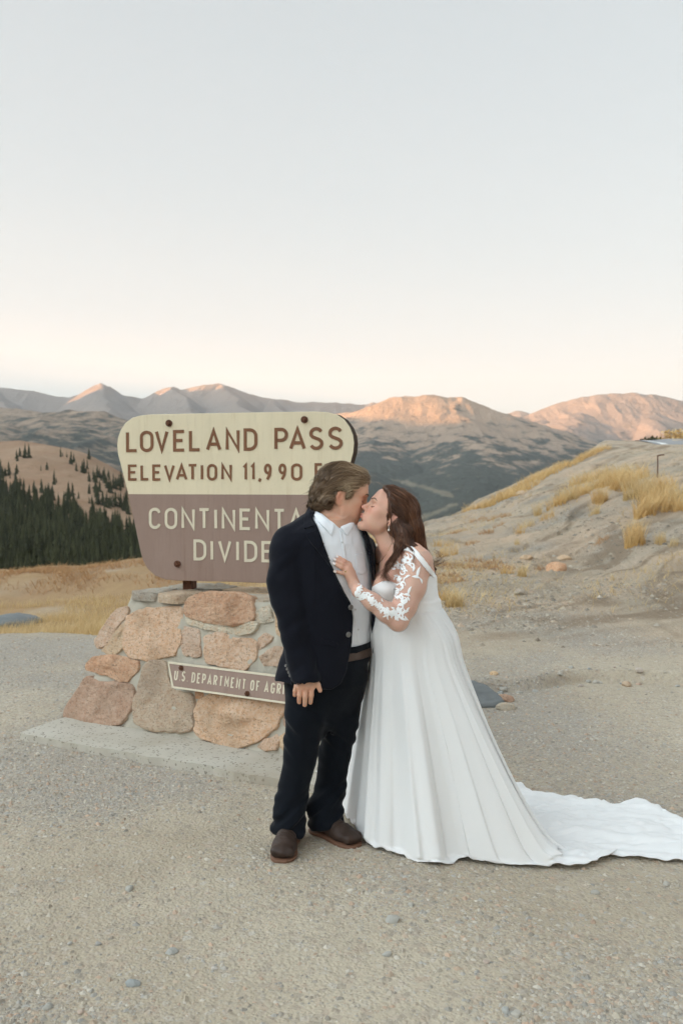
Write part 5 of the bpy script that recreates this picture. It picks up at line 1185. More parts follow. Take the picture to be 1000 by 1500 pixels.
def strands(bv, roots, flow, n, step, lift, rad, seed, tone, wig=0.35, end_free=0, sides=3):
    """hairs that start at roots and follow flow(p) over the surface bv"""
    rs_ = np.random.default_rng(seed); P = np.array(roots, float); m = len(P); path = []; ph = rs_.uniform(0, 50, m); up_ = lift * rs_.uniform(0.2, 1.0, m)
    D = None
    for k in range(n):
        N_ = np.zeros_like(P); Q = np.zeros_like(P)
        for i in range(m):
            h = bv.find_nearest(Vector(P[i])); Q[i] = h[0]; N_[i] = h[1]
        d = flow(P); d = d + wig * np.stack([noise3(P[:, 0] * 26, P[:, 1] * 26, P[:, 2] * 26 + ph * 0.02, seed), noise3(P[:, 0] * 26 + 9, P[:, 1] * 26, P[:, 2] * 26, seed + 1), noise3(P[:, 0] * 26, P[:, 1] * 26 + 9, P[:, 2] * 26, seed + 2)], 1)
        if k < n - end_free: d = d - N_ * (d * N_).sum(1, keepdims=True)
        d /= np.linalg.norm(d, axis=1, keepdims=True) + 1e-9
        if D is not None: d = 0.5 * d + 0.5 * D; d /= np.linalg.norm(d, axis=1, keepdims=True) + 1e-9
        D = d
        if k < n - end_free: path.append(Q + N_ * (up_ * (0.3 + 0.7 * math.sin(math.pi * min(k / (n - 1) + 0.15, 1))))[:, None]); P = Q + d * (step * rs_.uniform(0.9, 1.1, m))[:, None]
        else: path.append(P.copy()); P = P + d * step
    path = np.stack(path, 1)                     # m, n, 3
    T = np.gradient(path, axis=1); T /= np.linalg.norm(T, axis=2, keepdims=True) + 1e-9
    A = np.cross(T, np.array((0.31, 0.22, 0.92))); A /= np.linalg.norm(A, axis=2, keepdims=True) + 1e-9; B = np.cross(T, A)
    f = np.linspace(0, 1, n); R = (rad * (1 - 0.8 * f ** 2))[None, :] * rs_.uniform(0.6, 1.3, m)[:, None]
    ang = np.arange(sides) / sides * 2 * math.pi
    V = path[:, :, None, :] + R[..., None, None] * (np.cos(ang)[None, None, :, None] * A[:, :, None, :] + np.sin(ang)[None, None, :, None] * B[:, :, None, :])
    V = V.reshape(-1, 3); g = grid_faces(n, sides, True); Fq = (np.arange(m)[:, None, None] * n * sides + g[None]).reshape(-1, 4)
    tn = np.clip(tone(path[:, 0], rs_), 0, 1); return V, Fq, np.repeat(tn, n * sides)
def hair_mat(name, dark, mid, light):
    t = NT(name, 0.42, 0.5); u = t.attr('tone'); t.col(t.ramp(u, [(0.0, dark), (0.5, mid), (1.0, light)])); return t.m
def thicken(mb, name, mat, parent, smooth=True): return link(name, mb.mesh(name, mat, smooth), parent)
def surf(v, mat, name, it=2, disp=None, smooth=0.5):
    V, Fq = v.nets(); V = smooth_np(V, Fq, it, smooth)
    if disp is not None: V = V + vnormals(V, Fq) * disp(V)[:, None]
    return V, Fq, mesh_np(name, V, [Fq], True, mat)
def pixof(P):
    """photo pixel coordinates of points (for cutting cloth edges)"""
    y = P[..., 1]; z = P[..., 2] - CAM_H; d = y * cp - z * sp; u = y * sp + z * cp; return CX + F * P[..., 0] / d, CY - F * u / d

# ------------------------------------------------------------------ the man
YM = 4.10
def M(px, py, dy=0.0): return W(px, py, YM + dy)
zz = lambda py, dy=0.05: M(500, py, dy)[2]
M_skin1 = skin_mat('skin_tanned', (0.62, 0.375, 0.255), (0.66, 0.345, 0.23), (0.46, 0.20, 0.15))
M_suit = cloth_mat('navy_suit', (0.0055, 0.0062, 0.0100), (0.0105, 0.0116, 0.0175), 0.9, 1400, 0.3, 0.12, 0.1)
M_trou = cloth_mat('navy_trousers', (0.0038, 0.0052, 0.0080), (0.0078, 0.0100, 0.0145), 0.9, 1400, 0.3, 0.1, 0.1)
M_shirt = cloth_mat('white_shirt', (0.76, 0.785, 0.82), (0.84, 0.86, 0.885), 0.85, 1200, 0.15)
pit = math.radians(15); yaw = math.radians(4)
Hm = Frame(M(500.0, 727, 0.105), (math.cos(pit) * math.cos(yaw), math.sin(yaw) * math.cos(pit), -math.sin(pit)), (math.sin(pit), 0.03, math.cos(pit)), 1.05)
def zaxis(parts):
    z = []
    for a, b, st in parts: z += list(np.arange(a, b, st))
    return np.array(sorted(set(np.round(z, 5))))
x0, x1 = M(385, 800)[0], M(560, 800)[0]
vz = zaxis([(0.02, zz(1045), 0.014), (zz(1045), zz(980), 0.003), (zz(980), zz(790), 0.012), (zz(790), zz(660), 0.0028)])
vol = Vol(np.arange(x0, x1, 0.003), np.arange(YM - 0.30, YM + 0.42, 0.0033), vz)
head(vol, Hm, True)
vol.chain([Hm(-0.025, 0, -0.02), M(487, 752, .10), M(481, 785, .08)], [.060, .064, .075], 0.02)
vol.cap(Hm(0.045, 0, -0.088), M(489, 782, .05), .040, .050, 0.035)
for q in (1, -1): vol.ell(Hm(0.035, q * .038, -.078), (.036, .026, .030), Hm.R, .03)
vol.loft([zz(y) for y in (760, 785, 830, 880, 940, 985)], [M(c, 800)[0] for c in (482, 481, 485, 487, 485, 481)], YM + .05, [.09, .17, .18, .175, .165, .165], [.07, .10, .115, .12, .115, .115], math.radians(40), 0.03)
vol.chain([M(421, 806, -.07), M(424, 890, -.09), M(446, 985, -.14)], [.055, .045, .033], 0.03)
vol.chain([M(530, 803, .20), M(540, 860, .29)], [.050, .042], 0.03)
vol.chain([M(452, 985, -.01), M(441, 1105, -.01), M(424.6, 1213, .055)], [.08, .055, .045], 0.03)
vol.chain([M(505, 985, .1), M(489, 1105, .13), M(479, 1203, .17)], [.08, .055, .045], 0.03)
# his right hand, hanging: back of the hand to us
hd = -0.150
vol.chain([M(446, 985, -.14), M(449, 999, hd)], [.031, .030], 0.012, flat=((0, 1, 0), 0.62))
vol.chain([M(438, 1006, hd), M(457, 1006, hd)], [.016, .016], 0.016)
for pts, r in [([(434, 1004, .004), (432.2, 1012, .008), (431.6, 1018.5, .018)], .0098), ([(440.5, 1005, 0), (438.6, 1018, -.004), (438.2, 1028.5, .008)], .0112), ([(448, 1006, -.002), (447, 1020, -.008), (446.3, 1032.5, .004)], .0115), ([(456.2, 1005, 0), (455.8, 1018, -.006), (454.6, 1029, .006)], .0112)]:
    vol.chain([M(a, b, hd + c) for a, b, c in pts], [r * 1.05, r, r * 0.86], 0.004, 0.003)
vol.chain([M(459, 994, hd + .004), M(465.5, 1003, hd - .004), M(468.6, 1011.5, hd - .002)], [.015, .0115, .0098], 0.008, 0.004)
V, Fq, me = surf(vol, M_skin1, 'person', 1, None, 0.4)
head_attrs(me, V, Hm, True, [(M(a, b, hd), 0.012) for a, b in ((432, 1018), (438, 1028), (446, 1032), (455, 1028))])
man = link('person', me); tag(man, 'man in dark navy suit and open-collared white shirt kissing the bride before the sign', 'person')
bv_man = bvh_of(V, Fq)
vol = None
# nails
mb = MB()
for a, b in ((431.8, 1017), (438.2, 1027), (446.3, 1031), (454.7, 1027.5)):
    h = hit(bv_man, a, b)
    if h[0] is not None:
        N_ = np.array(h[1]); c = np.array(h[0]); 
        R = np.stack((np.cross((0, 0, 1), N_), np.cross(N_, np.cross((0, 0, 1), N_)), N_), 1); k = np.arange(10) / 10 * 6.283
        ring = np.stack([0.0055 * np.cos(k), 0.0075 * np.sin(k), np.full(10, 0.0004)], 1) @ R.T + c; top = c + N_ * 0.0012
        mb.add(np.vstack((ring, top)), np.stack([np.arange(10), (np.arange(10) + 1) % 10, np.full(10, 10)], 1))
link('fingernails', mb.mesh('fingernails', plain('nail', (0.52, 0.32, 0.24), 0.35, 0.5, 0, 0.05)), man)
# where the boots stand; the trouser hems fall over them
H1 = np.array((M(424.0, 1213, .0)[0] + .006, 4.150)); D1 = np.array((-0.10, -1.0)); D1 /= np.hypot(*D1)
T2 = G(523, 1245)[:2]; D2 = T2 - G(466, 1221)[:2]; D2 /= np.hypot(*D2); H2 = T2 - D2 * .292
hem1 = lambda z, k=.085: np.array((*(H1 + D1 * k), z)); hem2 = lambda z, k=.085: np.array((*(H2 + D2 * k), z))
# trousers
vt = Vol(np.arange(M(392, 1100)[0], M(556, 1100)[0], 0.0042), np.arange(YM - 0.2, YM + 0.38, 0.0045), np.arange(0.0, zz(938), 0.0045))
vt.loft([zz(y) for y in (938, 965, 1000, 1035, 1075)], [M(c, 800)[0] for c in (487, 486, 482, 477, 474)], YM + .055, [.201, .199, .185, .140, .06], [.150, .148, .135, .10, .05], math.radians(40), 0.02)
vt.chain([M(450, 990, -.005), M(447, 1050, -.015), M(440.5, 1105, -.015), M(430, 1160, .0), hem1(.13, .07), hem1(.075)], [.102, .090, .077, .070, .074, .080], 0.06, 0.02)
vt.chain([M(509, 990, .10), M(499.5, 1050, .115), M(490, 1105, .13), M(484, 1156, .15), hem2(.13, .07), hem2(.075)], [.094, .085, .074, .073, .077, .084], 0.035, 0.02)
vt.cap(M(481, 1062, .02), M(468, 1140, .03), 0.012, 0.012, 0.02, 's')
# hollow ends round the boots
vt.cap(hem1(-.02), hem1(.10, .07), .072, .060, 0.004, 's'); vt.cap(hem2(-.02), hem2(.10, .07), .076, .062, 0.004, 's')
Pz = vt.P(); c1, c2 = hem1(0), hem2(0); d1_ = np.hypot(Pz[..., 0] - c1[0], Pz[..., 1] - c1[1]); d2_ = np.hypot(Pz[..., 0] - c2[0], Pz[..., 1] - c2[1])
al = np.where(d1_ < d2_, (Pz[..., 0] - c1[0]) * D1[0] + (Pz[..., 1] - c1[1]) * D1[1], (Pz[..., 0] - c2[0]) * D2[0] + (Pz[..., 1] - c2[1]) * D2[1])
vt.d = np.maximum(vt.d, 0.045 + 0.38 * np.maximum(al, -0.05) - Pz[..., 2]).astype(np.float32); del Pz, d1_, d2_, al
def tro_disp(V):
    z = V[:, 2]; low = np.exp(-((z - 0.12) / 0.13) ** 2); kn = np.exp(-((z - 0.50) / 0.14) ** 2); hip = np.exp(-((z - 0.86) / 0.10) ** 2)
    dg = noise3(V[:, 0] * 7, V[:, 1] * 7, z * 24 + V[:, 0] * 22, 601); dg2 = noise3(V[:, 0] * 10, V[:, 1] * 10, z * 34 - V[:, 0] * 26, 602)
    return 0.013 * low * dg2 + 0.010 * kn * dg + 0.006 * hip * dg + 0.0045 * noise3(V[:, 0] * 16, V[:, 1] * 16, z * 4, 603)
V, Fq, me = surf(vt, M_trou, 'trousers', 2, tro_disp); link('trousers', me, man); vt = None; bv_tro = bvh_of(V, Fq)
# belt
M_belt = plain('brown_leather', (0.062, 0.034, 0.022), 0.45, 0.5, 0, 0.2, 60, 0.3)
vb = Vol(np.arange(M(405, 950)[0], M(562, 950)[0], 0.0035), np.arange(YM - 0.14, YM + 0.26, 0.0035), np.arange(zz(968), zz(940), 0.0035))
vb.loft([zz(961), zz(949)], [M(486, 800)[0]] * 2, YM + .055, [.2065] * 2, [.1555] * 2, math.radians(40), 0.003); vb.loft([zz(975), zz(930)], [M(486, 800)[0]] * 2, YM + .055, [.198] * 2, [.147] * 2, math.radians(40), 0.002, 's')
V, Fq, me = surf(vb, M_belt, 'belt', 1); link('belt', me, man)
# shirt
LV = [752, 765, 778, 795, 830, 870, 910, 950, 985, 1010]
LC = [M(c, 800)[0] for c in (484, 482, 480, 481, 485, 487, 487, 485, 479, 476)]
LA = np.array([.072, .125, .178, .200, .206, .203, .200, .200, .212, .226]); LB_ = np.array([.068, .088, .106, .124, .138, .145, .148, .147, .148, .150]); LZ = [zz(y) for y in LV]; LY = YM + .05; LG = math.radians(40)
FACE = np.array((math.sin(LG), -math.cos(LG), 0))          # where his chest points
vs = Vol(np.arange(M(400, 850)[0], M(560, 850)[0], 0.0035), np.arange(YM - 0.17, YM + 0.30, 0.0035), np.arange(zz(955), zz(735), 0.0035))
vs.loft(LZ[:8], LC[:8], LY, LA[:8], LB_[:8], LG, 0.02)
vs.chain([M(481, 770, .085), M(480, 760, .10)], [.078, .070], 0.012)
vs.cap(M(484, 738, .11), M(481, 764, .092), .072, .063, 0.004, 's')
def sh_disp(V): return 0.006 * noise3(V[:, 0] * 20 + V[:, 2] * 6, V[:, 1] * 9, V[:, 2] * 7, 611) + 0.0022 * noise3(V[:, 0] * 50, V[:, 1] * 20, V[:, 2] * 18, 612)
PX, PY = pixof(vs.P()); vs.d = np.maximum(vs.d, -poly_sd(PX, PY, [(430, 690), (430, 736), (455, 741), (474, 755), (497, 773.5), (519, 763), (575, 735), (575, 690)]) * 0.00308).astype(np.float32)
V, Fq, me = surf(vs, M_shirt, 'shirt', 2, sh_disp); shirt = link('shirt', me, man); vs = None; nS = len(V); bv_sh = bvh_of(V, Fq)
both = BVHTree.FromPolygons([tuple(v) for v in V] + [tuple(v.co) for v in man.data.vertices], [tuple(int(i) for i in f) for f in Fq] + [tuple(nS + i for i in p.vertices) for p in man.data.polygons])
def patch(name, bv, poly, off, thick, mat, parent, **kw):
    r = drape(bv, poly, off, thick, **kw)
    if r is None: return None
    V_, q_, t_ = r; return link(name, mesh_np(name, V_, [q_, t_], True, mat), parent)
patch('collar', both, [(454, 741), (459, 742.5), (470, 754), (484, 766.5), (489.5, 771.5), (485, 786.5), (477, 778), (467, 768), (459.5, 756)], 0.007, 0.004, M_shirt, shirt, step=1.6, relax=3)
patch('collar', both, [(496.5, 772), (501, 769), (517, 763.5), (519, 767), (508, 786), (503.5, 782)], 0.007, 0.004, M_shirt, shirt, step=1.6, relax=3)
patch('placket', bv_sh, [(495.5, 776), (500.5, 777), (509, 820), (518, 870), (524, 915), (527.5, 942), (522.5, 943), (518, 910), (512, 868), (503, 820)], 0.003, 0.003, M_shirt, shirt, step=2.0, relax=2)
patch('pocket', bv_sh, [(518, 812), (533, 808), (538, 838), (530, 843), (522, 842)], 0.003, 0.002, M_shirt, shirt, step=2.0, relax=2)
def disc(bv, px, py, r, h, name, mat, parent, n=14, lift=0.0, dome=True):
    q = hit(bv, px, py)
    if q[0] is None: return None
    N_ = np.array(q[1]); 
    if N_.dot(np.array(CAMV) - np.array(q[0])) < 0: N_ = -N_
    c = np.array(q[0]) + N_ * lift; a = np.cross(N_, (0.1, 0.2, 1)); a /= np.linalg.norm(a); b = np.cross(N_, a); k = np.arange(n) / n * 6.28318; mb = MB()
    rings = [(r, -0.002), (r, h * 0.6), (r * 0.85, h), (r * 0.62, h * 0.80 if dome else h)]
    V_ = np.vstack([c + N_ * hh + rr * (np.cos(k)[:, None] * a + np.sin(k)[:, None] * b) for rr, hh in rings] + [c + N_ * h * 0.8]); m = len(V_) - 1; j = (len(rings) - 1) * n + np.arange(n)
    mb.add(V_, grid_faces(len(rings), n, True), np.stack([j, (len(rings) - 1) * n + (np.arange(n) + 1) % n, np.full(n, m)], 1)); return link(name, mb.mesh(name, mat, False), parent)
M_btn = plain('pale_button', (0.6, 0.6, 0.6), 0.4, 0.5); M_dbtn = plain('metal_button', (0.20, 0.19, 0.18), 0.35, 0.5, 0.6, 0.1)
for p in [(500.5, 795), (506.5, 825), (513, 858), (519.5, 893), (523.5, 922)]: disc(bv_sh, *p, 0.0045, 0.0025, 'button', M_btn, shirt, lift=0.004)
# jacket
vj = Vol(np.arange(M(386, 850)[0], M(575, 850)[0], 0.0036), np.arange(YM - 0.27, YM + 0.42, 0.0038), np.arange(zz(1004), zz(736), 0.0036))
vj.loft(LZ, LC, LY, LA, LB_, LG, 0.02, off=0.022)
vj.loft([zz(1014), zz(960), zz(930)], [M(455, 800)[0], M(458, 800)[0], M(462, 800)[0]], YM + .045, [.20, .17, .13], [.11, .11, .10], LG, 0.04)
vj.cap(M(470, 762, .07), M(425, 792, -.04), .060, .074, 0.04)
vj.chain([M(420, 806, -.065), M(418.5, 850, -.08), M(424, 890, -.09), M(432, 930, -.105), M(440, 965, -.125), M(446.5, 993, -.145), M(448, 1000, -.147)], [.078, .078, .073, .067, .060, .056, .055], 0.025, 0.02)
vj.chain([M(530, 806, .20), M(540, 850, .29), M(556, 885, .33)], [.072, .066, .060], 0.03, 0.02)
inner = lambda k=0.003: vj.loft(LZ, LC, LY, LA, LB_, LG, k, 's', off=0.009)
sl2 = tuple(slice(None) for _ in range(3))
# neck hole, inside, front opening
vj.chain([M(483, 762, .075), M(488, 742, .10), M(492, 725, .11)], [.088, .086, .10], 0.004, mode='s')
PX, PY = pixof(vj.P())
OPEN = [(440, 700), (452, 737), (459, 757), (470, 782), (479, 806), (487, 830), (499, 861), (513, 884), (516.5, 905), (515, 940), (511, 965), (506, 985), (498, 1001), (484, 1010), (476, 1014), (476, 1040), (600, 1040), (600, 960), (546, 958), (545.5, 920), (546.5, 880), (545, 840), (540, 808), (530, 778), (522, 757), (520, 700)]
sd = poly_sd(PX, PY, OPEN) * 0.00308
P_ = vj.P(); fr = (P_[..., 0] - np.interp(P_[..., 2], LZ[::-1], LC[::-1])) * FACE[0] + (P_[..., 1] - LY) * FACE[1] + 0.0
inside = None
A = [np.interp(P_[..., 2], LZ[::-1], np.array(v)[::-1]) for v in (LC, LA, LB_)]
c_, s_ = math.cos(LG), math.sin(LG); u_ = ((P_[..., 0] - A[0]) * c_ + (P_[..., 1] - LY) * s_) / (A[1] + .009); w_ = (-(P_[..., 0] - A[0]) * s_ + (P_[..., 1] - LY) * c_) / (A[2] + .009)
ind = (np.sqrt(u_ ** 2 + w_ ** 2) - 1) * 0.14
vj.d = np.maximum(vj.d, -ind).astype(np.float32)
arm_keep = np.minimum(np.linalg.norm(P_ - M(446, 985, -.145), axis=-1) - 0.085, np.linalg.norm(P_ - M(438, 955, -.125), axis=-1) - 0.09)
cut = np.maximum(sd, -fr - 0.01); cut = np.maximum(cut, -arm_keep)
vj.d = np.maximum(vj.d, -cut).astype(np.float32)
# sleeve mouth
q = M(450, 1004, -.148) - M(446.5, 993, -.145); q /= np.linalg.norm(q)
vj.cap(M(449.5, 1006, -.149), M(446, 986, -.143), .050, .045, 0.004, 's')
cutp = (P_ - M(448, 996, -.147)) @ (q * 0.6 + np.array((-0.30, 0, -1.0)) * 0.6) / np.linalg.norm(q * 0.6 + np.array((-0.30, 0, -1.0)) * 0.6)
a0_, a1_ = M(441, 968, -.127), M(452, 1016, -.153); ax_ = a1_ - a0_; tt_ = np.clip((P_ - a0_) @ ax_ / (ax_ @ ax_), 0, 1)
near = np.linalg.norm(P_ - a0_ - tt_[..., None] * ax_, axis=-1) < 0.0615
vj.d = np.where(near, np.maximum(vj.d, cutp), np.maximum(vj.d, zz(993) + 0.012 * np.sin((P_[..., 0] + P_[..., 1]) * 9) - P_[..., 2])).astype(np.float32)
del PX, PY, sd, fr, A, u_, w_, ind, cut, arm_keep, cutp, near, P_
def ja_disp(V):
    x, y, z = V.T; armz = sst(-x, -M(466, 850)[0] * -1, 0) if False else (pixof(V)[0] < 462)
    elb = np.exp(-((z - zz(905)) / 0.11) ** 2); a = noise3(x * 9, y * 9, z * 17 + x * 14, 621)
    return 0.0085 * np.where(armz, elb, 0.6) * a + 0.005 * noise3(x * 14, y * 14, z * 5, 622) + 0.0045 * np.where(armz, 1, .4) * noise3(x * 12, y * 12, z * 26 - x * 20, 623)
V, Fq, me = surf(vj, M_suit, 'jacket', 2, ja_disp); jacket = link('jacket', me, man); vj = None
bv_ja = bvh_of(V, Fq)
patch('lapel', bv_ja, [(467, 773.5), (463, 775.5), (448, 780.5), (446, 784), (455, 797), (470, 815), (484, 833), (497, 856), (509, 881), (511.2, 883), (497.5, 861), (485.5, 830.5), (477, 806), (469, 785)], 0.006, 0.005, M_suit, jacket, step=2.0, relax=3)
patch('collar', bv_ja, [(453.5, 740), (448.5, 745), (443.5, 764), (444.5, 777), (453, 775), (465, 771), (466.5, 770), (459, 756)], 0.006, 0.006, M_suit, jacket, step=2.0, relax=3)
patch('lapel', bv_ja, [(530, 770), (536, 776), (545, 793), (548, 806), (549, 840), (548, 858), (546.5, 838), (542.5, 808), (534, 781)], 0.006, 0.005, M_suit, jacket, step=2.0, relax=2)
patch('pocket_flap', bv_ja, [(470, 935), (496, 941), (495, 950), (470, 945)], 0.003, 0.003, M_suit, jacket, step=2.0, relax=2)
for p in [(513.2, 889.5), (510, 929.5)]: disc(bv_ja, *p, 0.0125, 0.005, 'button', M_dbtn, jacket)
for k in range(4): disc(bv_ja, 419 + 1.9 * k, 975 + 4.9 * k, 0.007, 0.004, 'button', M_dbtn, jacket, 10)
# boots
M_boot = NT('boot_leather', 0.58, 0.35); t = M_boot; n = t.noise(t.co(), 18, 5, 0.65); t.col(t.mix(n, (0.018, 0.011, 0.008), (0.060, 0.034, 0.023))); t.nor(t.bump(t.noise(t.co(), 55, 4), 0.5, 0.004)); M_boot = t.m
M_sole = plain('boot_sole', (0.15, 0.075, 0.045), 0.6, 0.3, 0, 0.2, 60)
def boot(heel, d):
    d = np.array((d[0], d[1], 0.0)); d /= np.linalg.norm(d); Hb = Frame(np.array((heel[0], heel[1], float(near_z(heel[0], heel[1])) + 0.002)), d, (0, 0, 1), 1.0)
    c = Hb.O + d * .14; vb = Vol(np.arange(c[0] - .24, c[0] + .24, .0034), np.arange(c[1] - .24, c[1] + .24, .0034), np.arange(Hb.O[2] - .004, Hb.O[2] + .24, .0034))
    E = lambda c, r, k=0.02: vb.ell(Hb(*c), r, Hb.R, k)
    E((.225, 0, .040), (.068, .053, .028)); vb.loft  # toe box
    vb.cap(Hb(.264, -.031, .036), Hb(.264, .031, .036), .021, .021, 0.015); vb.cap(Hb(.20, -.026, .043), Hb(.20, .026, .043), .027, .027, 0.02)
    E((.145, 0, .050), (.075, .045, .042), .03); E((.045, 0, .058), (.050, .041, .050), .03); vb.cap(Hb(.056, 0, .065), Hb(.060, 0, .085), .038, .038, .03)
    vb.cap(Hb(.14, 0, .066), Hb(.09, 0, .080), .020, .026, .04)
    Pq = vb.P(); L = Hb.inv(Pq); vb.d = np.maximum(vb.d, 0.013 - L[..., 2]).astype(np.float32)
    def dsp(V):
        l = Hb.inv(V); w = np.exp(-((l[:, 0] - .17) / .045) ** 2) * sst(l[:, 2], .05, .075)
        return 0.0013 * w * np.sin(l[:, 0] * 330 + 3 * noise3(l[:, 1] * 30, 0, 0, 5)) + 0.0025 * noise3(l[:, 0] * 35, l[:, 1] * 35, l[:, 2] * 35, 6) - 0.003 * np.exp(-((l[:, 0] - .105) / .006) ** 2)
    V, Fq, me = surf(vb, M_boot, 'boot', 2, dsp); b = link('boot', me, man)
    k = [(.292, .030), (.298, .018), (.298, -.018), (.292, -.032), (.265, -.049), (.215, -.058), (.15, -.047), (.09, -.042), (.03, -.047), (-.004, -.030), (-.010, 0), (-.004, .030), (.03, .047), (.09, .043), (.15, .050), (.215, .060), (.265, .051)]
    from mathutils import Vector as V3
    pts = []; n = len(k)
    for i in range(n):
        p0, p1, p2, p3 = [np.array(k[(i + j) % n]) for j in (-1, 0, 1, 2)]
        for tt in (0, .25, .5, .75): pts.append(0.5 * (2 * p1 + (p2 - p0) * tt + (2 * p0 - 5 * p1 + 4 * p2 - p3) * tt ** 2 + (3 * p1 - p0 - 3 * p2 + p3) * tt ** 3))
    pts = np.array(pts); m = len(pts); mb = MB()
    lev = [(0.98, .0), (1.0, .003), (1.0, .012), (0.975, .015)]
    ctr = np.array((.15, 0)); rings = np.vstack([np.array([Hb(*(ctr + (p - ctr) * sc_), zc + (0.0 if p[0] < .10 else 0.0)) for p in pts]) for sc_, zc in lev])
    mb.add(np.vstack((rings, Hb(.15, 0, .015), Hb(.15, 0, 0))), grid_faces(4, m, True), np.stack([3 * m + np.arange(m), 3 * m + (np.arange(m) + 1) % m, np.full(m, 4 * m)], 1))
    link('sole', mb.mesh('sole', M_sole), b); return b
boot(H1, D1); boot(H2, D2)
# brows and lashes
M_lash = plain('lashes', (0.02, 0.014, 0.010), 0.6); M_brow1 = plain('brow_hair', (0.14, 0.095, 0.065), 0.7)
rowL = []
for q in (-1, 1):
    rowL.append(([(0.093, q * 0.022, 0.002), (0.0945, q * 0.032, -0.001), (0.090, q * 0.042, 0.001), (0.084, q * 0.048, 0.003)], [.0007, .0014, .0014, .0008]))
lash(Hm, bv_man, rowL, 0.0008, 'eyelashes', M_lash, man)
lash(Hm, bv_man, [([(0.108, q * 0.014, 0.031), (0.106, q * 0.026, 0.036), (0.100, q * 0.038, 0.037), (0.092, q * 0.050, 0.031)], [.0022, .0030, .0028, .0012]) for q in (-1, 1)], 0.0006, 'eyebrows', M_brow1, man)
# hair: swept back from the forehead, long over the nape
vh = Vol(np.arange(M(446, 700)[0], M(545, 700)[0], 0.003), np.arange(YM - 0.02, YM + 0.26, 0.003), np.arange(zz(752), zz(664), 0.003))
Eh = lambda c, r, k=.02, mode='u': vh.ell(Hm(*c), np.array(r) * Hm.s, Hm.R, k, mode)
Eh((-0.012, 0, 0.050), (0.106, 0.086, 0.094)); Eh((0.045, 0, 0.098), (0.055, 0.062, 0.030), .03); Eh((-0.055, 0, 0.03), (0.070, 0.080, 0.080), .03)
Eh((-0.085, 0, -0.018), (0.045, 0.070, 0.050), .03); Eh((-0.082, -.02, -0.052), (0.036, 0.058, 0.030), .03); Eh((-0.05, -0.072, -0.025), (0.030, 0.016, 0.035), .02); Eh((-0.05, 0.072, -0.025), (0.030, 0.016, 0.035), .02)
for q in (-1, 1): Eh((0.020, q * 0.074, 0.028), (0.016, 0.010, 0.034), .012)
L = Hm.inv(vh.P()); x, y, z = L[..., 0], L[..., 1], L[..., 2]
hl = 0.072 - 0.030 * np.abs(y / 0.07) ** 2          # hairline x at the top; temples recede
face = np.minimum(x - np.where(z > 0.075, 0.200, np.where(z > .045, hl + (z - .045) * 0.9, 0.036)), 1)
vh.d = np.maximum(vh.d, np.where(z < 0.075, x - np.clip(0.040 + (z - 0.02) * 0.75 - 0.10 * np.maximum(np.abs(y) - .062, 0), 0.022, 0.082), x - 0.105)).astype(np.float32)
earc = np.maximum(np.abs(x + 0.006) - 0.024 - 0.10 * np.maximum(-z, 0), np.maximum(z - 0.026, -z - 0.075)); vh.d = np.where(np.abs(y) > 0.055, np.maximum(vh.d, -earc), vh.d).astype(np.float32)
def hr_disp(V):
    l = Hm.inv(V); return 0.005 * noise3(l[:, 0] * 20, l[:, 1] * 55, l[:, 2] * 30, 631) + 0.013 * sst(-l[:, 2], -.05, .03) * noise3(l[:, 0] * 45, l[:, 1] * 45, l[:, 2] * 45, 633) + 0.0025 * noise3(l[:, 0] * 40, l[:, 1] * 120, l[:, 2] * 60, 632)
M_hair1 = hair_mat('hair_brown_grey', (0.036, 0.022, 0.012), (0.215, 0.130, 0.068), (0.52, 0.39, 0.25))
V, Fq, me = surf(vh, M_hair1, 'hair', 2, hr_disp); attr(me, 'tone', 0.22 + 0.12 * noise3(V[:, 0] * 60, V[:, 1] * 60, V[:, 2] * 60, 5)); hair1 = link('hair', me, man); bv_h = bvh_of(V, Fq)
def flow1(P):
    l = Hm.inv(P); back = np.stack([-1.0 + 0 * l[:, 0], 0.25 * np.sign(l[:, 1]) * sst(np.abs(l[:, 1]), 0.0, 0.06), -0.1 - 1.6 * sst(-l[:, 0], 0.0, 0.09)], 1)
    side = sst(np.abs(l[:, 1]), 0.055, 0.08)[:, None]; back = back * (1 - side) + side * np.stack([-0.9 + 0 * l[:, 0], 0 * l[:, 0], -0.45 - 0.9 * sst(-l[:, 0], 0.02, 0.08)], 1)
    back = back + np.stack([0.9 * np.sin(l[:, 2] * 150 + l[:, 1] * 60) * sst(-l[:, 2], -0.05, 0.02), 0.7 * np.cos(l[:, 2] * 130 + l[:, 0] * 90) * sst(-l[:, 2], -0.05, 0.02), 0 * l[:, 0]], 1)
    return back @ Hm.R.T
rs = np.random.default_rng(641)
cen = V[Fq].mean(1); pick = rs.choice(len(cen), min(5200, len(cen)), replace=False); lp = Hm.inv(cen[pick]); pick = pick[(lp[:, 1] < 0.075)]
def tone1(P, r): l = Hm.inv(P); return 0.40 + 0.17 * r.normal(0, 1, len(P)) + 0.30 * sst(l[:, 0], 0.0, 0.08) + 0.22 * (noise3(l[:, 0] * 20, l[:, 1] * 45, l[:, 2] * 30, 7)) - 0.12 * sst(-l[:, 2], -0.02, 0.05) + 0.2 * sst(np.abs(l[:, 1]), .06, .08) * sst(l[:, 0], -0.02, 0.03)
hv = MB()
a_, b_, c_2 = strands(bv_h, cen[pick], flow1, 12, 0.0105, 0.009, 0.00085, 642, tone1, 0.55, 2); hv.add(a_, b_, val=c_2)
fl = [Hm(0.065 + rs.uniform(0, .03), rs.uniform(-.05, .05), 0.115 + rs.uniform(0, .01)) for _ in range(30)]
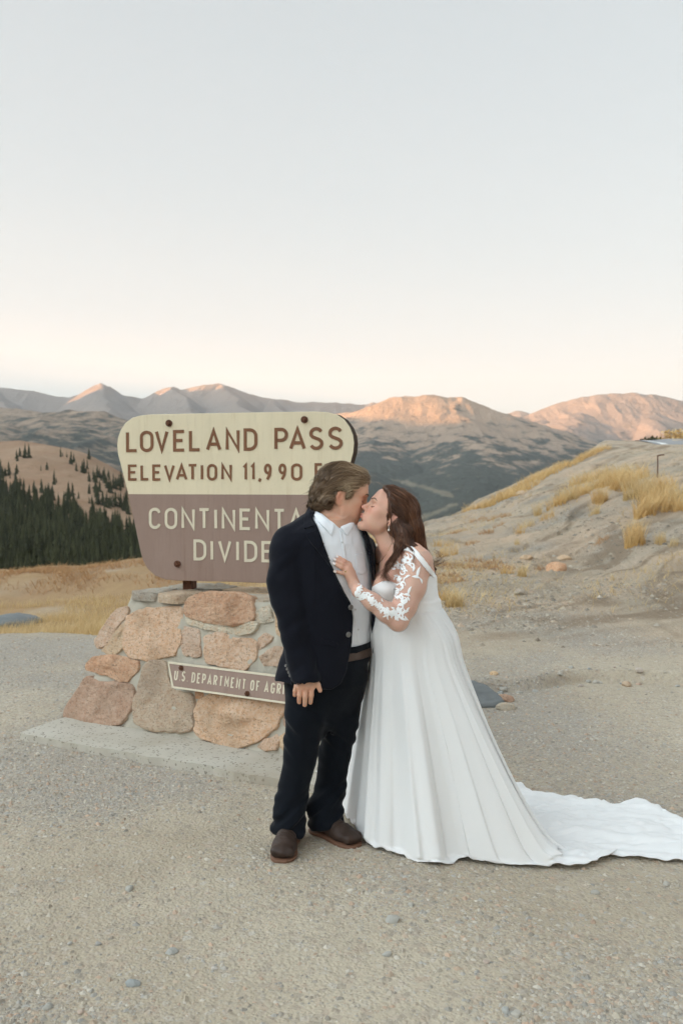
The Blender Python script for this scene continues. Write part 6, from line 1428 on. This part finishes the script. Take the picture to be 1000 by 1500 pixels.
a_, b_, c_2 = strands(bv_h, fl, lambda P: flow1(P) + np.array((0, 0, 0.2)), 9, 0.010, 0.016, 0.0009, 643, tone1, 0.9, 3); hv.add(a_, b_, val=c_2)
link('strands', hv.mesh('strands', M_hair1), hair1)

hv = MB(); pick = rs.choice(len(cen), 420, replace=False); lp = Hm.inv(cen[pick]); pick = pick[(lp[:, 2] > -0.08)]
a_, b_, c_2 = strands(bv_h, cen[pick], lambda P: flow1(P) + np.array((-0.1, 0, 0.12)), 10, 0.010, 0.014, 0.0006, 645, tone1, 1.1, 6); hv.add(a_, b_, val=c_2)
link('flyaways', hv.mesh('flyaways', M_hair1), hair1)
# ------------------------------------------------------------------ the bride
YW = 4.10
def Q(px, py, dy=0.0): return W(px, py, YW + dy)
zw = lambda py, dy=0.0: Q(500, py, dy)[2]
M_skin2 = skin_mat('skin_fair', (0.66, 0.40, 0.29), (0.70, 0.375, 0.28), (0.50, 0.18, 0.15))
pit = math.radians(31); yaw = math.radians(7)
Hw = Frame(Q(567.9, 756.2, 0.058), (-math.cos(pit) * math.cos(yaw), -math.sin(yaw) * math.cos(pit), math.sin(pit)), (math.sin(pit), 0.05, math.cos(pit)), 0.97)
vz = zaxis([(0.05, zw(960), 0.02), (zw(960), zw(700), 0.0028)])
v = Vol(np.arange(Q(480, 800)[0], Q(668, 800)[0], 0.003), np.arange(YW - 0.29, YW + 0.30, 0.0033), vz)
head(v, Hw, False)
v.chain([Hw(-0.028, 0, -0.03), Q(573, 782, .055), Q(584, 806, .045)], [.047, .047, .056], 0.02)
v.cap(Hw(0.02, 0, -0.07), Q(567, 800, .04), .026, .040, 0.03)
TG = math.radians(-59)          # across her shoulders
TZ = [zw(y) for y in (797, 806, 818, 832, 850, 870, 888, 905)]
TC = [Q(c, 800)[0] for c in (588, 592, 595, 596, 596, 598, 600, 601)]
TA = np.array([.085, .125, .155, .160, .158, .155, .152, .145]); TB = np.array([.055, .075, .092, .105, .115, .116, .122, .118]); TY = YW + .045
v.loft(TZ, TC, TY, TA, TB, TG, 0.03)
v.ell(Q(566, 861, -.02), (.062, .072, .066), None, 0.03); v.ell(Q(560, 858, .12), (.058, .068, .062), None, 0.03)
v.loft([zw(905), zw(940), 0.4, 0.08], [Q(601, 800)[0]] * 4, TY, [.14, .145, .13, .10], [.112, .12, .11, .10], TG, 0.03)
# left arm, bent, hand flat on his chest
SH, EL, WR = Q(611, 824, -.085), Q(583, 910, -.205), Q(524.5, 865.5, -.205)
v.chain([Q(604, 812, -.045), SH, Q(602, 860, -.14), Q(592, 888, -.18), EL], [.055, .065, .061, .051, .040], 0.02, 0.02)
v.chain([EL, Q(566, 897, -.212), Q(545, 881, -.212), WR], [.040, .041, .035, .0265], 0.02, 0.02)
v.chain([Q(566, 808, .17), Q(558, 850, .27)], [.052, .045], 0.03)
def chest(px, py, out):
    h = hit(bv_ja, px, py); g = hit(bv_sh, px, py); ys = [q[0][1] for q in (h, g) if q[0] is not None]
    return W(px, py, min(ys) - out)
pk = [(511.5, 826.5), (508.5, 830.5), (506.5, 835.5), (507.5, 841.5)]
tips = [(493, 814.8), (489.6, 819), (488.9, 825.5), (489.6, 837)]
fr_ = [.0088, .0092, .0090, .0080]
PALM = chest(515, 848, .036); wr2 = WR
v.cap(WR, chest(518.5, 857, .040), .0265, .025, 0.014, flat=((0.35, -1, 0) / np.linalg.norm((0.35, -1, 0)), 0.72))
for (a, b) in pk: v.cap(chest(519, 857, .038), chest(a, b, .022), .017, .0115, 0.014)
for (a, b), (c, d), r_ in zip(pk, tips, fr_):
    m1 = (a + (c - a) * .42, b + (d - b) * .42 - 0.5); m2 = (a + (c - a) * .74, b + (d - b) * .74 - 0.3)
    v.chain([chest(a, b, .020), chest(*m1, .020), chest(*m2, .014), chest(c, d, .009)], [r_ * 1.05, r_, r_ * .92, r_ * .72], 0.0035, 0.003)
v.chain([chest(521, 852, .03), chest(517, 838, .014), chest(510.5, 824, .006)], [.014, .0105, .008], 0.008, 0.004)
V, Fq, me = surf(v, M_skin2, 'person', 1, None, 0.4); v = None
head_attrs(me, V, Hw, False, [(chest(*p, .012), .010) for p in pk])
bride = link('person', me); tag(bride, 'bride in a long white gown with lace sleeve, leaning up to kiss the man', 'person')
bv_w = bvh_of(V, Fq); Vw, Fw = V, Fq
# nails
mb = MB()
for (c, d), (a, b) in zip(tips, pk):
    u = np.array((c - a, d - b)); u /= np.hypot(*u); p0 = np.array((c, d)) - u * 2.6; p1 = np.array((c, d)) + u * 1.8
    q0 = hit(bv_w, *p0); q1 = hit(bv_w, *(np.array((c, d)) - u * .6))
    if q0[0] is None or q1[0] is None: continue
    A_, B_ = np.array(q0[0]) + np.array(q0[1]) * .0006, np.array(q1[0]) + np.array(q1[1]) * .0006; e = B_ - A_; e /= np.linalg.norm(e); n_ = np.array(q0[1]); sd_ = np.cross(e, n_); sd_ /= np.linalg.norm(sd_)
    k = np.linspace(0, 1, 5); prof = np.array([.0042, .0052, .0052, .0046, .0022]); C = A_ + k[:, None] * (e * (np.linalg.norm(B_ - A_) + .0085)); rows = np.stack([C - sd_ * prof[:, None], C + n_ * .0016, C + sd_ * prof[:, None]], 1).reshape(-1, 3)
    mb.add(rows, grid_faces(5, 3))
if mb.V: link('fingernails', mb.mesh('fingernails', plain('white_nail', (0.80, 0.74, 0.72), 0.25, 0.5, 0, 0.03)), bride)
# face details
lash(Hw, bv_w, [([(0.0935, q * 0.021, 0.002), (0.0945, q * 0.031, -0.003), (0.091, q * 0.041, -0.002), (0.084, q * 0.049, 0.003)], [.0007, .0017, .0018, .0009]) for q in (-1, 1)], 0.0012, 'eyelashes', M_lash, bride)
lash(Hw, bv_w, [([(0.106, q * 0.014, 0.031), (0.104, q * 0.026, 0.037), (0.098, q * 0.038, 0.040), (0.089, q * 0.050, 0.034)], [.0016, .0024, .0022, .0009]) for q in (-1, 1)], 0.0006, 'eyebrows', plain('brow_dark', (0.055, 0.030, 0.020), 0.7), bride)
# jewellery
M_gold_j = plain('gold', (0.75, 0.55, 0.30), 0.25, 0.5, 1.0, 0.05); M_pearl = plain('pearl', (0.82, 0.78, 0.72), 0.2, 0.5, 0, 0.02)
mb = MB(); e0 = hit(bv_w, 568, 770); base = Hw(-0.014, -0.088, -0.044) if False else Q(567.8, 769, YW - YW - .045)
ear = Hw(-0.012, 0.086, -0.040); ear = ear if ear[1] < Hw.O[1] else Hw(-0.012, -0.086, -0.040)
mb.tube([ear + (0, -.002, .004), ear + (0, -.003, -.012)], .0008, 5)
bm = bmesh.new(); bmesh.ops.create_uvsphere(bm, u_segments=10, v_segments=8, radius=.0055); sv = np.array([x.co[:] for x in bm.verts]) + ear + (0, -.003, -.018); sf = [[x.index for x in f.verts] for f in bm.faces]; bm.free()
link('earring', mesh_np('earring', np.vstack((sv, mb.V[0])), [np.array([f for f in sf if len(f) == 4]), np.array([f for f in sf if len(f) == 3]), mb.f[0] + len(sv)], True, M_pearl), bride)
mb = MB(); ch = []
for px, py in [(573, 796), (569, 805), (564, 814), (558, 822), (553, 826.5), (551, 825)]:
    h = hit(bv_w, px, py)
    if h[0] is not None: ch.append(np.array(h[0]) + np.array(h[1]) * .0015)
if len(ch) > 3:
    mb.tube(ch, .0009, 5); p = ch[-2]; mb.tube([p, p + (0.002, -.003, -.006), p + (.004, -.002, .001)], .0022, 6); link('necklace', mb.mesh('necklace', M_gold_j), bride)
h = hit(bv_w, 505.5, 837)
if h[0] is not None:
    c = np.array(h[0]); ax_ = chest(489, 825.5, .009) - chest(506.5, 835.5, .020); ax_ /= np.linalg.norm(ax_); a = np.cross(ax_, np.array(h[1])); a /= np.linalg.norm(a); b = np.cross(a, ax_); k = np.linspace(0, 2 * math.pi, 17); cc = c - np.array(h[1]) * .0085
    mb = MB(); mb.tube(cc + .0098 * (np.cos(k)[:, None] * a + np.sin(k)[:, None] * b), .0011, 6, False)
    V_, q_ = box_np(c + np.array(h[1]) * .003, (.0055, .0055, .0045)); mb.add(V_, q_); link('ring', mb.mesh('ring', M_gold_j, False), bride)

# ------------------------------------------------------------------ gown
def gown_mat(name, c, tr=0.0, alpha=1.0):
    t = NT(name, 0.75, 0.25); p = t.co(); w = t.noise(p, 900, 2); m = t.noise(p, 5, 4)
    t.col(t.mix(m, tuple(np.array(c) * 0.97), c)); t.b.inputs['Sheen Weight'].default_value = 0.15; t.nor(t.bump(w, 0.10, 0.001))
    if tr:
        tl_ = t.n('ShaderNodeBsdfTranslucent'); tl_.inputs[0].default_value = (*c, 1); mx = t.n('ShaderNodeMixShader'); mx.inputs[0].default_value = tr
        t.l(t.b.outputs[0], mx.inputs[1]); t.l(tl_.outputs[0], mx.inputs[2]); t.l(mx.outputs[0], t.o.inputs[0])
    if alpha < 1: t.b.inputs['Alpha'].default_value = alpha
    return t.m
M_gown = gown_mat('white_chiffon', (0.87, 0.87, 0.86), 0.12); M_bod = gown_mat('white_crepe', (0.87, 0.87, 0.865)); M_lace = gown_mat('white_lace', (0.88, 0.88, 0.87)); M_sheer = gown_mat('sheer_tulle', (0.75, 0.66, 0.60), 0, 0.16)
gown = bride
vb = Vol(np.arange(Q(530, 860)[0], Q(668, 860)[0], 0.003), np.arange(YW - 0.20, YW + 0.29, 0.0033), np.arange(zw(904), zw(832), 0.003))
vb.loft(TZ[:7], TC[:7], TY, TA[:7], TB[:7], TG, 0.02, off=.007)
vb.ell(Q(566, 861, -.02), (.069, .079, .073), None, 0.03); vb.ell(Q(560, 858, .12), (.065, .075, .069), None, 0.03)
vb.loft([zw(902), zw(893), zw(880)], [Q(601, 800)[0], Q(600, 800)[0], Q(599, 800)[0]], TY, [.160, .160, .156], [.132, .132, .124], TG, 0.02, off=.006)
PX, PY = pixof(vb.P())
top = [(500, 700), (500, 868), (541, 863), (549, 856), (561, 850.5), (571, 851), (585, 856), (600, 850), (622, 846), (631, 843), (641, 844), (690, 845), (690, 700)]
vb.d = np.maximum(vb.d, -poly_sd(PX, PY, top) * 0.0031).astype(np.float32); del PX, PY
def bo_disp(V): return 0.0022 * noise3(V[:, 0] * 22, V[:, 1] * 22, V[:, 2] * 8, 701) + 0.002 * noise3(V[:, 0] * 9, V[:, 1] * 9, V[:, 2] * 40, 702)
V, Fq, me = surf(vb, M_bod, 'bodice', 2, bo_disp); bod = link('bodice', me, bride); bv_b = bvh_of(V, Fq); vb = None
both_w = BVHTree.FromPolygons([tuple(x) for x in Vw] + [tuple(x) for x in V], [tuple(int(i) for i in f) for f in Fw] + [tuple(int(i) + len(Vw) for i in f) for f in Fq])
# shoulder strap of lace across her back and upper arm
patch('strap', both_w, [(588, 803), (595, 800.5), (604, 801), (612, 808), (621, 819), (631, 833), (640, 845), (634, 848), (625, 838), (614, 824), (605, 813), (598, 809), (590, 808)], 0.006, 0.004, M_lace, bod, step=1.6, relax=2)
# sheer sleeve
vs = Vol(np.arange(Q(514, 860)[0], Q(645, 860)[0], 0.0035), np.arange(YW - .29, YW + .05, .0035), np.arange(zw(930), zw(803), .0035))
vs.chain([Q(604, 812, -.045), SH, Q(602, 860, -.14), Q(592, 888, -.18), EL], [.0585, .0680, .0640, .0540, .0430], 0.02, 0.02); vs.chain([EL, Q(566, 897, -.212), Q(545, 881, -.212), Q(526, 866.5, -.206)], [.0430, .0440, .0380, .0295], 0.02, 0.02)
V, Fq, me = surf(vs, M_sheer, 'sleeve', 2); vs = None; c = V[Fq].mean(1); cx_, cy_ = pixof(c); okf = np.linalg.norm(c - Q(522, 862, -.205), axis=1) > .030
me = mesh_np('sleeve', V, [Fq[okf]], True, M_sheer); sleeve = link('sleeve', me, bride); bv_sl = bvh_of(V, Fq)
# lace flowers and scrolls on the sleeve
mb = MB(); rl = np.random.default_rng(711)
def relief(pts, rad, hgt=0.0009):
    P = []
    for px, py in pts:
        h = hit(bv_sl, px, py)
        if h[0] is None:
            h = hit(both_w, px, py)
            if h[0] is None: continue
        P.append((np.array(h[0]), np.array(h[1])))
    if len(P) < 3: return
    X = np.array([p for p, _ in P]); N_ = np.array([n_ for _, n_ in P]); T = np.gradient(X, axis=0); T /= np.linalg.norm(T, axis=1, keepdims=True) + 1e-9; S_ = np.cross(N_, T); S_ /= np.linalg.norm(S_, axis=1, keepdims=True) + 1e-9
    R = np.interp(np.linspace(0, 1, len(X)), np.linspace(0, 1, len(rad)), rad)[:, None] * 0.0031; up_ = N_ * hgt
    rows = np.stack([X - S_ * R - up_ * .1, X - S_ * R * .6 + up_, X + S_ * R * .6 + up_, X + S_ * R - up_ * .1], 1).reshape(-1, 3); mb.add(rows, grid_faces(len(X), 4))
def scroll(cx, cy, a0, r0, turns, w):
    k = np.linspace(0, 1, 14); a = a0 + k * turns * 6.283; r = r0 * (1 - 0.75 * k); relief(list(zip(cx + r * np.cos(a), cy + r * np.sin(a))), [w * .4, w * .8, w * .8, w * .5])
def leaf(cx, cy, a, ln, w):
    k = np.linspace(-.5, .5, 8); relief([(cx + ln * t_ * math.cos(a) - 1.2 * math.sin(a) * (t_ * t_ * 4 - 1), cy + ln * t_ * math.sin(a) + 1.2 * math.cos(a) * (t_ * t_ * 4 - 1)) for t_ in k], [.1, w * .8, w, w * .7, .1])
def flower(cx, cy, r, n=5):
    a0 = rl.uniform(0, 6)
    for i in range(n): a = a0 + i * 6.283 / n; leaf(cx + r * .6 * math.cos(a), cy + r * .6 * math.sin(a), a, r * 1.1, r * .38)
spine = [(590, 822), (584, 830), (589, 838), (583, 848), (588, 856), (581, 866), (587, 874), (592, 880), (586, 888), (580, 896), (588, 902)]
for i, (x, y) in enumerate(spine):
    scroll(x + rl.normal(0, 1.5), y, rl.uniform(0, 6), 5.0, 0.9 * (1 if i % 2 else -1), 1.5)
    for _ in range(7): leaf(x + rl.normal(0, 5), y + rl.normal(0, 4), rl.uniform(0, 6.28), rl.uniform(5, 9), rl.uniform(1.1, 1.7))
for x, y in [(578, 826), (597, 822), (603, 829), (594, 815), (600, 817)]: scroll(x, y, rl.uniform(0, 6), 4.6, 0.9, 1.4); leaf(x + 2, y + 3, rl.uniform(0, 6), 7, 1.5)
for x, y, a, ln, w in [(597, 845, -.6, 9, 2.0), (613, 838, -1.3, 18, 2.2), (609, 846, .2, 13, 2.2), (616, 851, 1.2, 9, 1.8), (600, 865, -1.2, 14, 1.8), (596, 872, .3, 10, 2.0), (593, 897, -.3, 12, 2.0), (598, 893, -1.1, 8, 1.7), (590, 908, .3, 10, 1.8), (580, 906, 1.0, 9, 1.8)]: leaf(x, y, a, ln, w)
fore = [(526, 868), (532, 874), (538, 872), (543, 879), (549, 884), (555, 887), (560, 893), (566, 896), (572, 900), (577, 897), (582, 904)]
for i, (x, y) in enumerate(fore):
    if i % 2: flower(x, y, 4.6)
    else: scroll(x, y, rl.uniform(0, 6), 4.6, 1.0, 1.5)
    for _ in range(6): leaf(x + rl.normal(0, 3.6), y + rl.normal(0, 3), rl.uniform(0, 6.28), rl.uniform(4.5, 8), rl.uniform(1.0, 1.6))
for k in range(12): a = k / 12; leaf(520 + 9 * a + rl.normal(0, 1), 874 - 17 * a + rl.normal(0, 1.5), rl.uniform(0, 6.28), 7, 1.7)
for x, y in [(523, 861), (527, 858), (521, 870), (524, 877)]: scroll(x, y, rl.uniform(0, 6), 4.2, 1.0, 1.4)
lace = link('lace', mb.mesh('lace', M_lace), sleeve)
# skirt and train: rays from the waist to the traced hem on the ground
WZ = zw(893, 0.0)
hem = [(452, 1140), (470, 1152), (490, 1178), (505, 1196), (513, 1210), (527, 1233), (536, 1243), (560, 1253), (585, 1258), (610, 1268), (640, 1274), (660, 1267), (674, 1261), (692, 1265), (735, 1272), (790, 1270), (845, 1275), (885, 1263), (908, 1247), (940, 1255), (1000, 1265), (1062, 1268), (1078, 1236), (1000, 1206), (942, 1177), (900, 1185), (850, 1174), (800, 1171), (752, 1158), (700, 1145), (630, 1128), (560, 1118), (500, 1120)]
HG = np.array([G(*p) for p in hem])[:, :2]
n = 620; seg = np.r_[0, np.cumsum(np.hypot(*np.diff(np.vstack((HG, HG[:1])), axis=0).T))]
wc = np.array((Q(601, 893)[0], TY))
# resample by direction seen from the waist so that folds stay even, mixed with arc length
q = np.linspace(0, seg[-1], n, endpoint=False); HX = np.stack([np.interp(q, seg, np.r_[HG[:, k], HG[0, k]]) for k in (0, 1)], 1)
for _ in range(3): HX = 0.5 * HX + 0.25 * (np.roll(HX, 1, 0) + np.roll(HX, -1, 0))
ang = np.unwrap(np.arctan2(HX[:, 1] - wc[1], HX[:, 0] - wc[0])); ang = np.maximum.accumulate(ang) if ang[-1] > ang[0] else np.minimum.accumulate(ang)
ua = np.linspace(ang[0], ang[0] + (2 * math.pi if ang[-1] > ang[0] else -2 * math.pi), n, endpoint=False); ang = 0.55 * ang + 0.45 * ua
u_ = ang - TG; a_, b_ = .1675, .1395
rad = a_ * b_ / np.sqrt((b_ * np.cos(u_)) ** 2 + (a_ * np.sin(u_)) ** 2); WX = wc + rad[:, None] * np.stack([np.cos(ang), np.sin(ang)], 1)
reach = np.hypot(*(HX - WX).T); dirn = (HX - WX) / reach[:, None]
R0 = np.minimum(reach, 0.30 + 0.22 * sst(np.cos(np.arctan2(dirn[:, 1], dirn[:, 0])), -0.2, 0.9)); fr2 = sst(-np.sin(np.arctan2(dirn[:, 1], dirn[:, 0])), 0.0, 0.25) * sst(reach, .5, .8); R0 = np.where(reach < 0.5, reach, np.minimum(R0, 0.50)) + 0.16 * fr2
k3 = np.ones(31) / 31; pad = lambda a: np.convolve(np.r_[a[-15:], a, a[:15]], k3, 'valid'); R0 = np.minimum(pad(R0), reach)
fr2 = fr2; ns = 150; ss = np.linspace(0, 1, ns); rows = []
k5 = np.ones(41) / 41; pad5 = lambda a: np.convolve(np.r_[a[-20:], a, a[:20]], k5, 'valid'); gam = pad5(1.06 + 0.36 * sst(reach, 0.35, 0.9) + 0.35 * fr2)
idx = np.arange(n) / n
fold = 0.9 * noise3(idx * 34, 0.5, 0, 721) + 0.7 * noise3(idx * 75, 3.5, 0, 726) + 0.45 * noise3(idx * 160, 7.5, 0, 727) + 0.35 * np.cos(2 * math.pi * 41 * idx) + 0.22 * noise3(idx * 290, 9.5, 0, 730)
for s_ in ss:
    lay = np.maximum(reach - R0, 0); shg = 1 - 0.38 * sst(lay, 0.0, 0.28); f = np.clip(s_ / shg, 0, 1); t2 = np.clip((s_ - shg) / np.maximum(1 - shg, 1e-4), 0, 1) * (shg < 0.999)
    z = WZ * (1 - f) ** gam
    lr = R0 * f ** 0.92 + lay * t2 + 0.020 * np.exp(-((WZ - z - .11) / .085) ** 2)
    P = WX + dirn * lr[:, None]
    amp = (0.0012 + 0.036 * f ** 1.3) * np.where(z > 0.02, 1, 0.25) * (1 - 0.55 * sst(lay, 0.1, 0.5))
    side = np.stack([-dirn[:, 1], dirn[:, 0]], 1)
    P = P + dirn * (fold * amp)[:, None] + side * (0.012 * f * noise3(idx * 70, s_ * 2.0, 0, 722))[:, None]
    gz = near_z(P[:, 0], P[:, 1])
    wr = 0.5 + 0.5 * fbm(P[:, 0] * 5, P[:, 1] * 9, 0, 3, 723); wr2 = 0.5 - np.abs(noise3(P[:, 1] * 9 + P[:, 0] * 2.2, P[:, 0] * 1.6, 0, 724))
    lie = sst(0.10 - z, 0, 0.10)
    z = np.maximum(z + gz * (1 - z / WZ), gz + 0.006) + lie * (0.018 * wr + 0.007 * fbm(P[:, 0] * 22, P[:, 1] * 30, 0, 2, 731) + 0.044 * np.maximum(wr2, 0) * sst(lay, 0.05, 0.3) * (1 - 0.8 * sst(t2, .8, 1.0)) + 0.006 * (1 + fold))
    z = z + lie * 0.05 * sst(s_, 0.55, 0.72) * (1 - sst(s_, 0.72, 0.95)) * np.exp(-((P[:, 0] - G(715, 1240)[0]) / 0.10) ** 2) * np.maximum(noise3(P[:, 0] * 16, P[:, 1] * 10, 0, 725) + .3, 0)
    rows.append(np.c_[P, z])
rows.insert(0, np.c_[wc + (WX - wc) * 0.90, np.full(n, WZ + .012)]); ns += 1
V = np.vstack(rows); g = grid_faces(ns, n, True)
hemw = 0.026 * (noise3(idx * 55, 1.5, 0, 728) + 0.7 * noise3(idx * 140, 2.5, 0, 729)); V[-n:, :2] += dirn * hemw[:, None]; V[-2 * n:-n, :2] += dirn * (0.6 * hemw)[:, None]
V = smooth_np(V, g, 1, 0.4)
sk = mesh_np('skirt', V, [g], True, M_gown); skirt = link('skirt', sk, bride)
mod = skirt.modifiers.new('thick', 'SOLIDIFY'); mod.thickness = 0.003; mod.offset = 0

# ------------------------------------------------------------------ her hair
M_hair2 = hair_mat('hair_dark_brown', (0.020, 0.0095, 0.0055), (0.135, 0.055, 0.026), (0.42, 0.205, 0.105))
vh = Vol(np.arange(Q(535, 700)[0], Q(662, 700)[0], 0.003), np.arange(YW - .16, YW + .22, .003), np.arange(zw(872), zw(706), .003))
Eh = lambda c, r, k=.02, mode='u': vh.ell(Hw(*c), np.array(r) * Hw.s, Hw.R, k, mode)
Eh((-0.014, 0, 0.048), (0.108, 0.087, 0.096)); Eh((-0.06, 0, 0.02), (0.070, 0.080, 0.085), .03); Eh((0.035, 0, 0.095), (0.055, 0.060, 0.032), .03)
L = Hw.inv(vh.P()); x, y, z = L[..., 0], L[..., 1], L[..., 2]
vh.d = np.maximum(vh.d, np.where(z < 0.11, x - np.clip(0.020 + (z - 0.0) * 0.55 + 0.012 * np.cos(y * 30), 0.012, 0.086), x - 0.10)).astype(np.float32)
earc = np.maximum(np.abs(x + 0.014) - 0.017, np.maximum(z - 0.020, -z - 0.070)); vh.d = np.where((np.abs(y) > 0.058), np.maximum(vh.d, -earc), vh.d).astype(np.float32)
# the fall of hair behind the ear over her shoulder and back
vh.chain([Hw(-0.07, 0.0, -0.01), Q(601, 775, .05), Q(606, 795, .06), Q(617, 812, .08)], [.062, .050, .045, .030], 0.03, 0.03)
vh.chain([Hw(-0.045, 0.06, -0.03), Q(592, 782, -.03), Q(592, 797, -.06)], [.030, .030, .026], 0.03, 0.03)
vh.chain([Q(588, 788, -.03), Q(585, 800, -.075), Q(580, 812, -.095)], [.020, .017, .008], 0.02, 0.02)
vh.chain([Q(596, 795, -.03), Q(606, 803, -.08), Q(618, 812, -.075), Q(630, 826, -.03)], [.018, .011, .008, .004], 0.02, 0.02)
def hw_disp(V): return 0.005 * noise3(V[:, 0] * 60, V[:, 1] * 40, V[:, 2] * 14, 731) + 0.002 * noise3(V[:, 0] * 130, V[:, 1] * 90, V[:, 2] * 25, 732)
V, Fq, me = surf(vh, M_hair2, 'hair', 2, hw_disp); attr(me, 'tone', 0.25 + 0.12 * noise3(V[:, 0] * 60, V[:, 1] * 60, V[:, 2] * 30, 5)); hair2 = link('hair', me, bride); bv_h2 = bvh_of(V, Fq)
def flow2(P):
    l = Hw.inv(P); up_ = sst(l[:, 2], -0.02, 0.06)[:, None]
    back = np.stack([-1.0 + 0 * l[:, 0], 0 * l[:, 0], -0.15 - 0.9 * sst(-l[:, 0], 0.0, 0.09)], 1) @ Hw.R.T
    fall = np.array((0.25, 0.0, -1.0)) + np.stack([0.35 * np.sin(P[:, 2] * 75 + P[:, 1] * 20), 0.2 * np.cos(P[:, 2] * 70), 0 * P[:, 0]], 1)
    ftr = sst(P[:, 2], Q(0, 800)[2] - .05, Q(0, 800)[2] + .02)[:, None]; front = (pixof(P)[0] < 590)[:, None] & (P[:, 2] < Q(0, 790)[2])[:, None]
    fall = np.where(front, np.array((-0.45, -0.1, -1.0)) + np.stack([0.5 * np.sin(P[:, 2] * 90), 0 * P[:, 0], 0 * P[:, 0]], 1), fall)
    return up_ * back + (1 - up_) * fall
cen = V[Fq].mean(1); rs = np.random.default_rng(741); pick = rs.choice(len(cen), min(5600, len(cen)), replace=False)
def tone2(P, r): return 0.38 + 0.17 * r.normal(0, 1, len(P)) + 0.26 * noise3(P[:, 0] * 45, P[:, 1] * 45, P[:, 2] * 12, 8) + 0.18 * sst(Hw.inv(P)[:, 2], 0.04, 0.12)
hv = MB(); a_, b_, c_2 = strands(bv_h2, cen[pick], flow2, 14, 0.012, 0.006, 0.00085, 742, tone2, 0.30, 3); hv.add(a_, b_, val=c_2)
def curl(pts, n, spread, rad, seed, amp=.006, fq=3.0):
    r_ = np.random.default_rng(seed); K = np.array([Q(*p) for p in pts]); t_ = np.linspace(0, 1, 22)
    B = np.stack([np.interp(t_, np.linspace(0, 1, len(K)), K[:, k]) for k in range(3)], 1)
    for _ in range(2): B[1:-1] = 0.5 * B[1:-1] + 0.25 * (B[:-2] + B[2:])
    for i in range(n):
        o = r_.normal(0, spread, 3); ph = r_.uniform(0, 6.28); a = amp * r_.uniform(.5, 1.3)
        P = B + o * (0.4 + 1.1 * t_[:, None]) + np.stack([a * np.sin(t_ * fq * 6.28 + ph) * t_, a * np.cos(t_ * fq * 6.28 + ph) * t_, 0 * t_], 1)
        hv.tube(P, rad * (1 - .75 * t_), 3, False, val=float(np.clip(r_.normal(.42, .18), 0, 1)))
curl([(584, 795, -.08), (577, 812, -.10), (566, 826, -.095), (563, 842, -.09), (570, 850, -.10)], 60, .0055, .0008, 1, .007)
curl([(590, 798, -.09), (580, 815, -.11), (572, 832, -.10), (562, 838, -.09), (560, 850, -.09)], 52, .0055, .0008, 2, .007)
curl([(592, 797, -.09), (600, 801, -.115), (607, 812, -.14), (605, 826, -.155), (611, 832, -.15)], 22, .003, .0009, 3, .004)
curl([(598, 790, -.05), (610, 800, -.06), (622, 812, -.03), (634, 824, 0), (642, 820, .0), (645, 811, .0), (637, 806, .0)], 18, .004, .0009, 4, .012)
curl([(602, 790, .03), (616, 806, .05), (630, 824, .07), (639, 829, .07), (649, 824, .07), (655, 816, .07)], 16, .006, .0009, 5, .014, 2.0)
curl([(604, 792, .06), (620, 812, .09), (632, 832, .10), (637, 848, .10), (636, 862, .10)], 40, .006, .0009, 6, .006)
curl([(567, 722, .02), (573, 745, -.045), (573, 765, -.05), (574, 782, -.055), (575, 797, -.07)], 12, .0018, .0008, 7, .002, 1.0)
curl([(600, 800, -.02), (618, 812, .0), (628, 828, .02), (634, 840, .04)], 30, .005, .0009, 8, .006)
link('strands', hv.mesh('strands', M_hair2), hair2)

hv = MB(); pick = rs.choice(len(cen), 380, replace=False)
a_, b_, c_2 = strands(bv_h2, cen[pick], lambda P: flow2(P) + np.array((0.25, 0, 0.1)), 12, 0.011, 0.010, 0.0006, 745, tone2, 0.9, 7); hv.add(a_, b_, val=c_2)
link('flyaways', hv.mesh('flyaways', M_hair2), hair2)
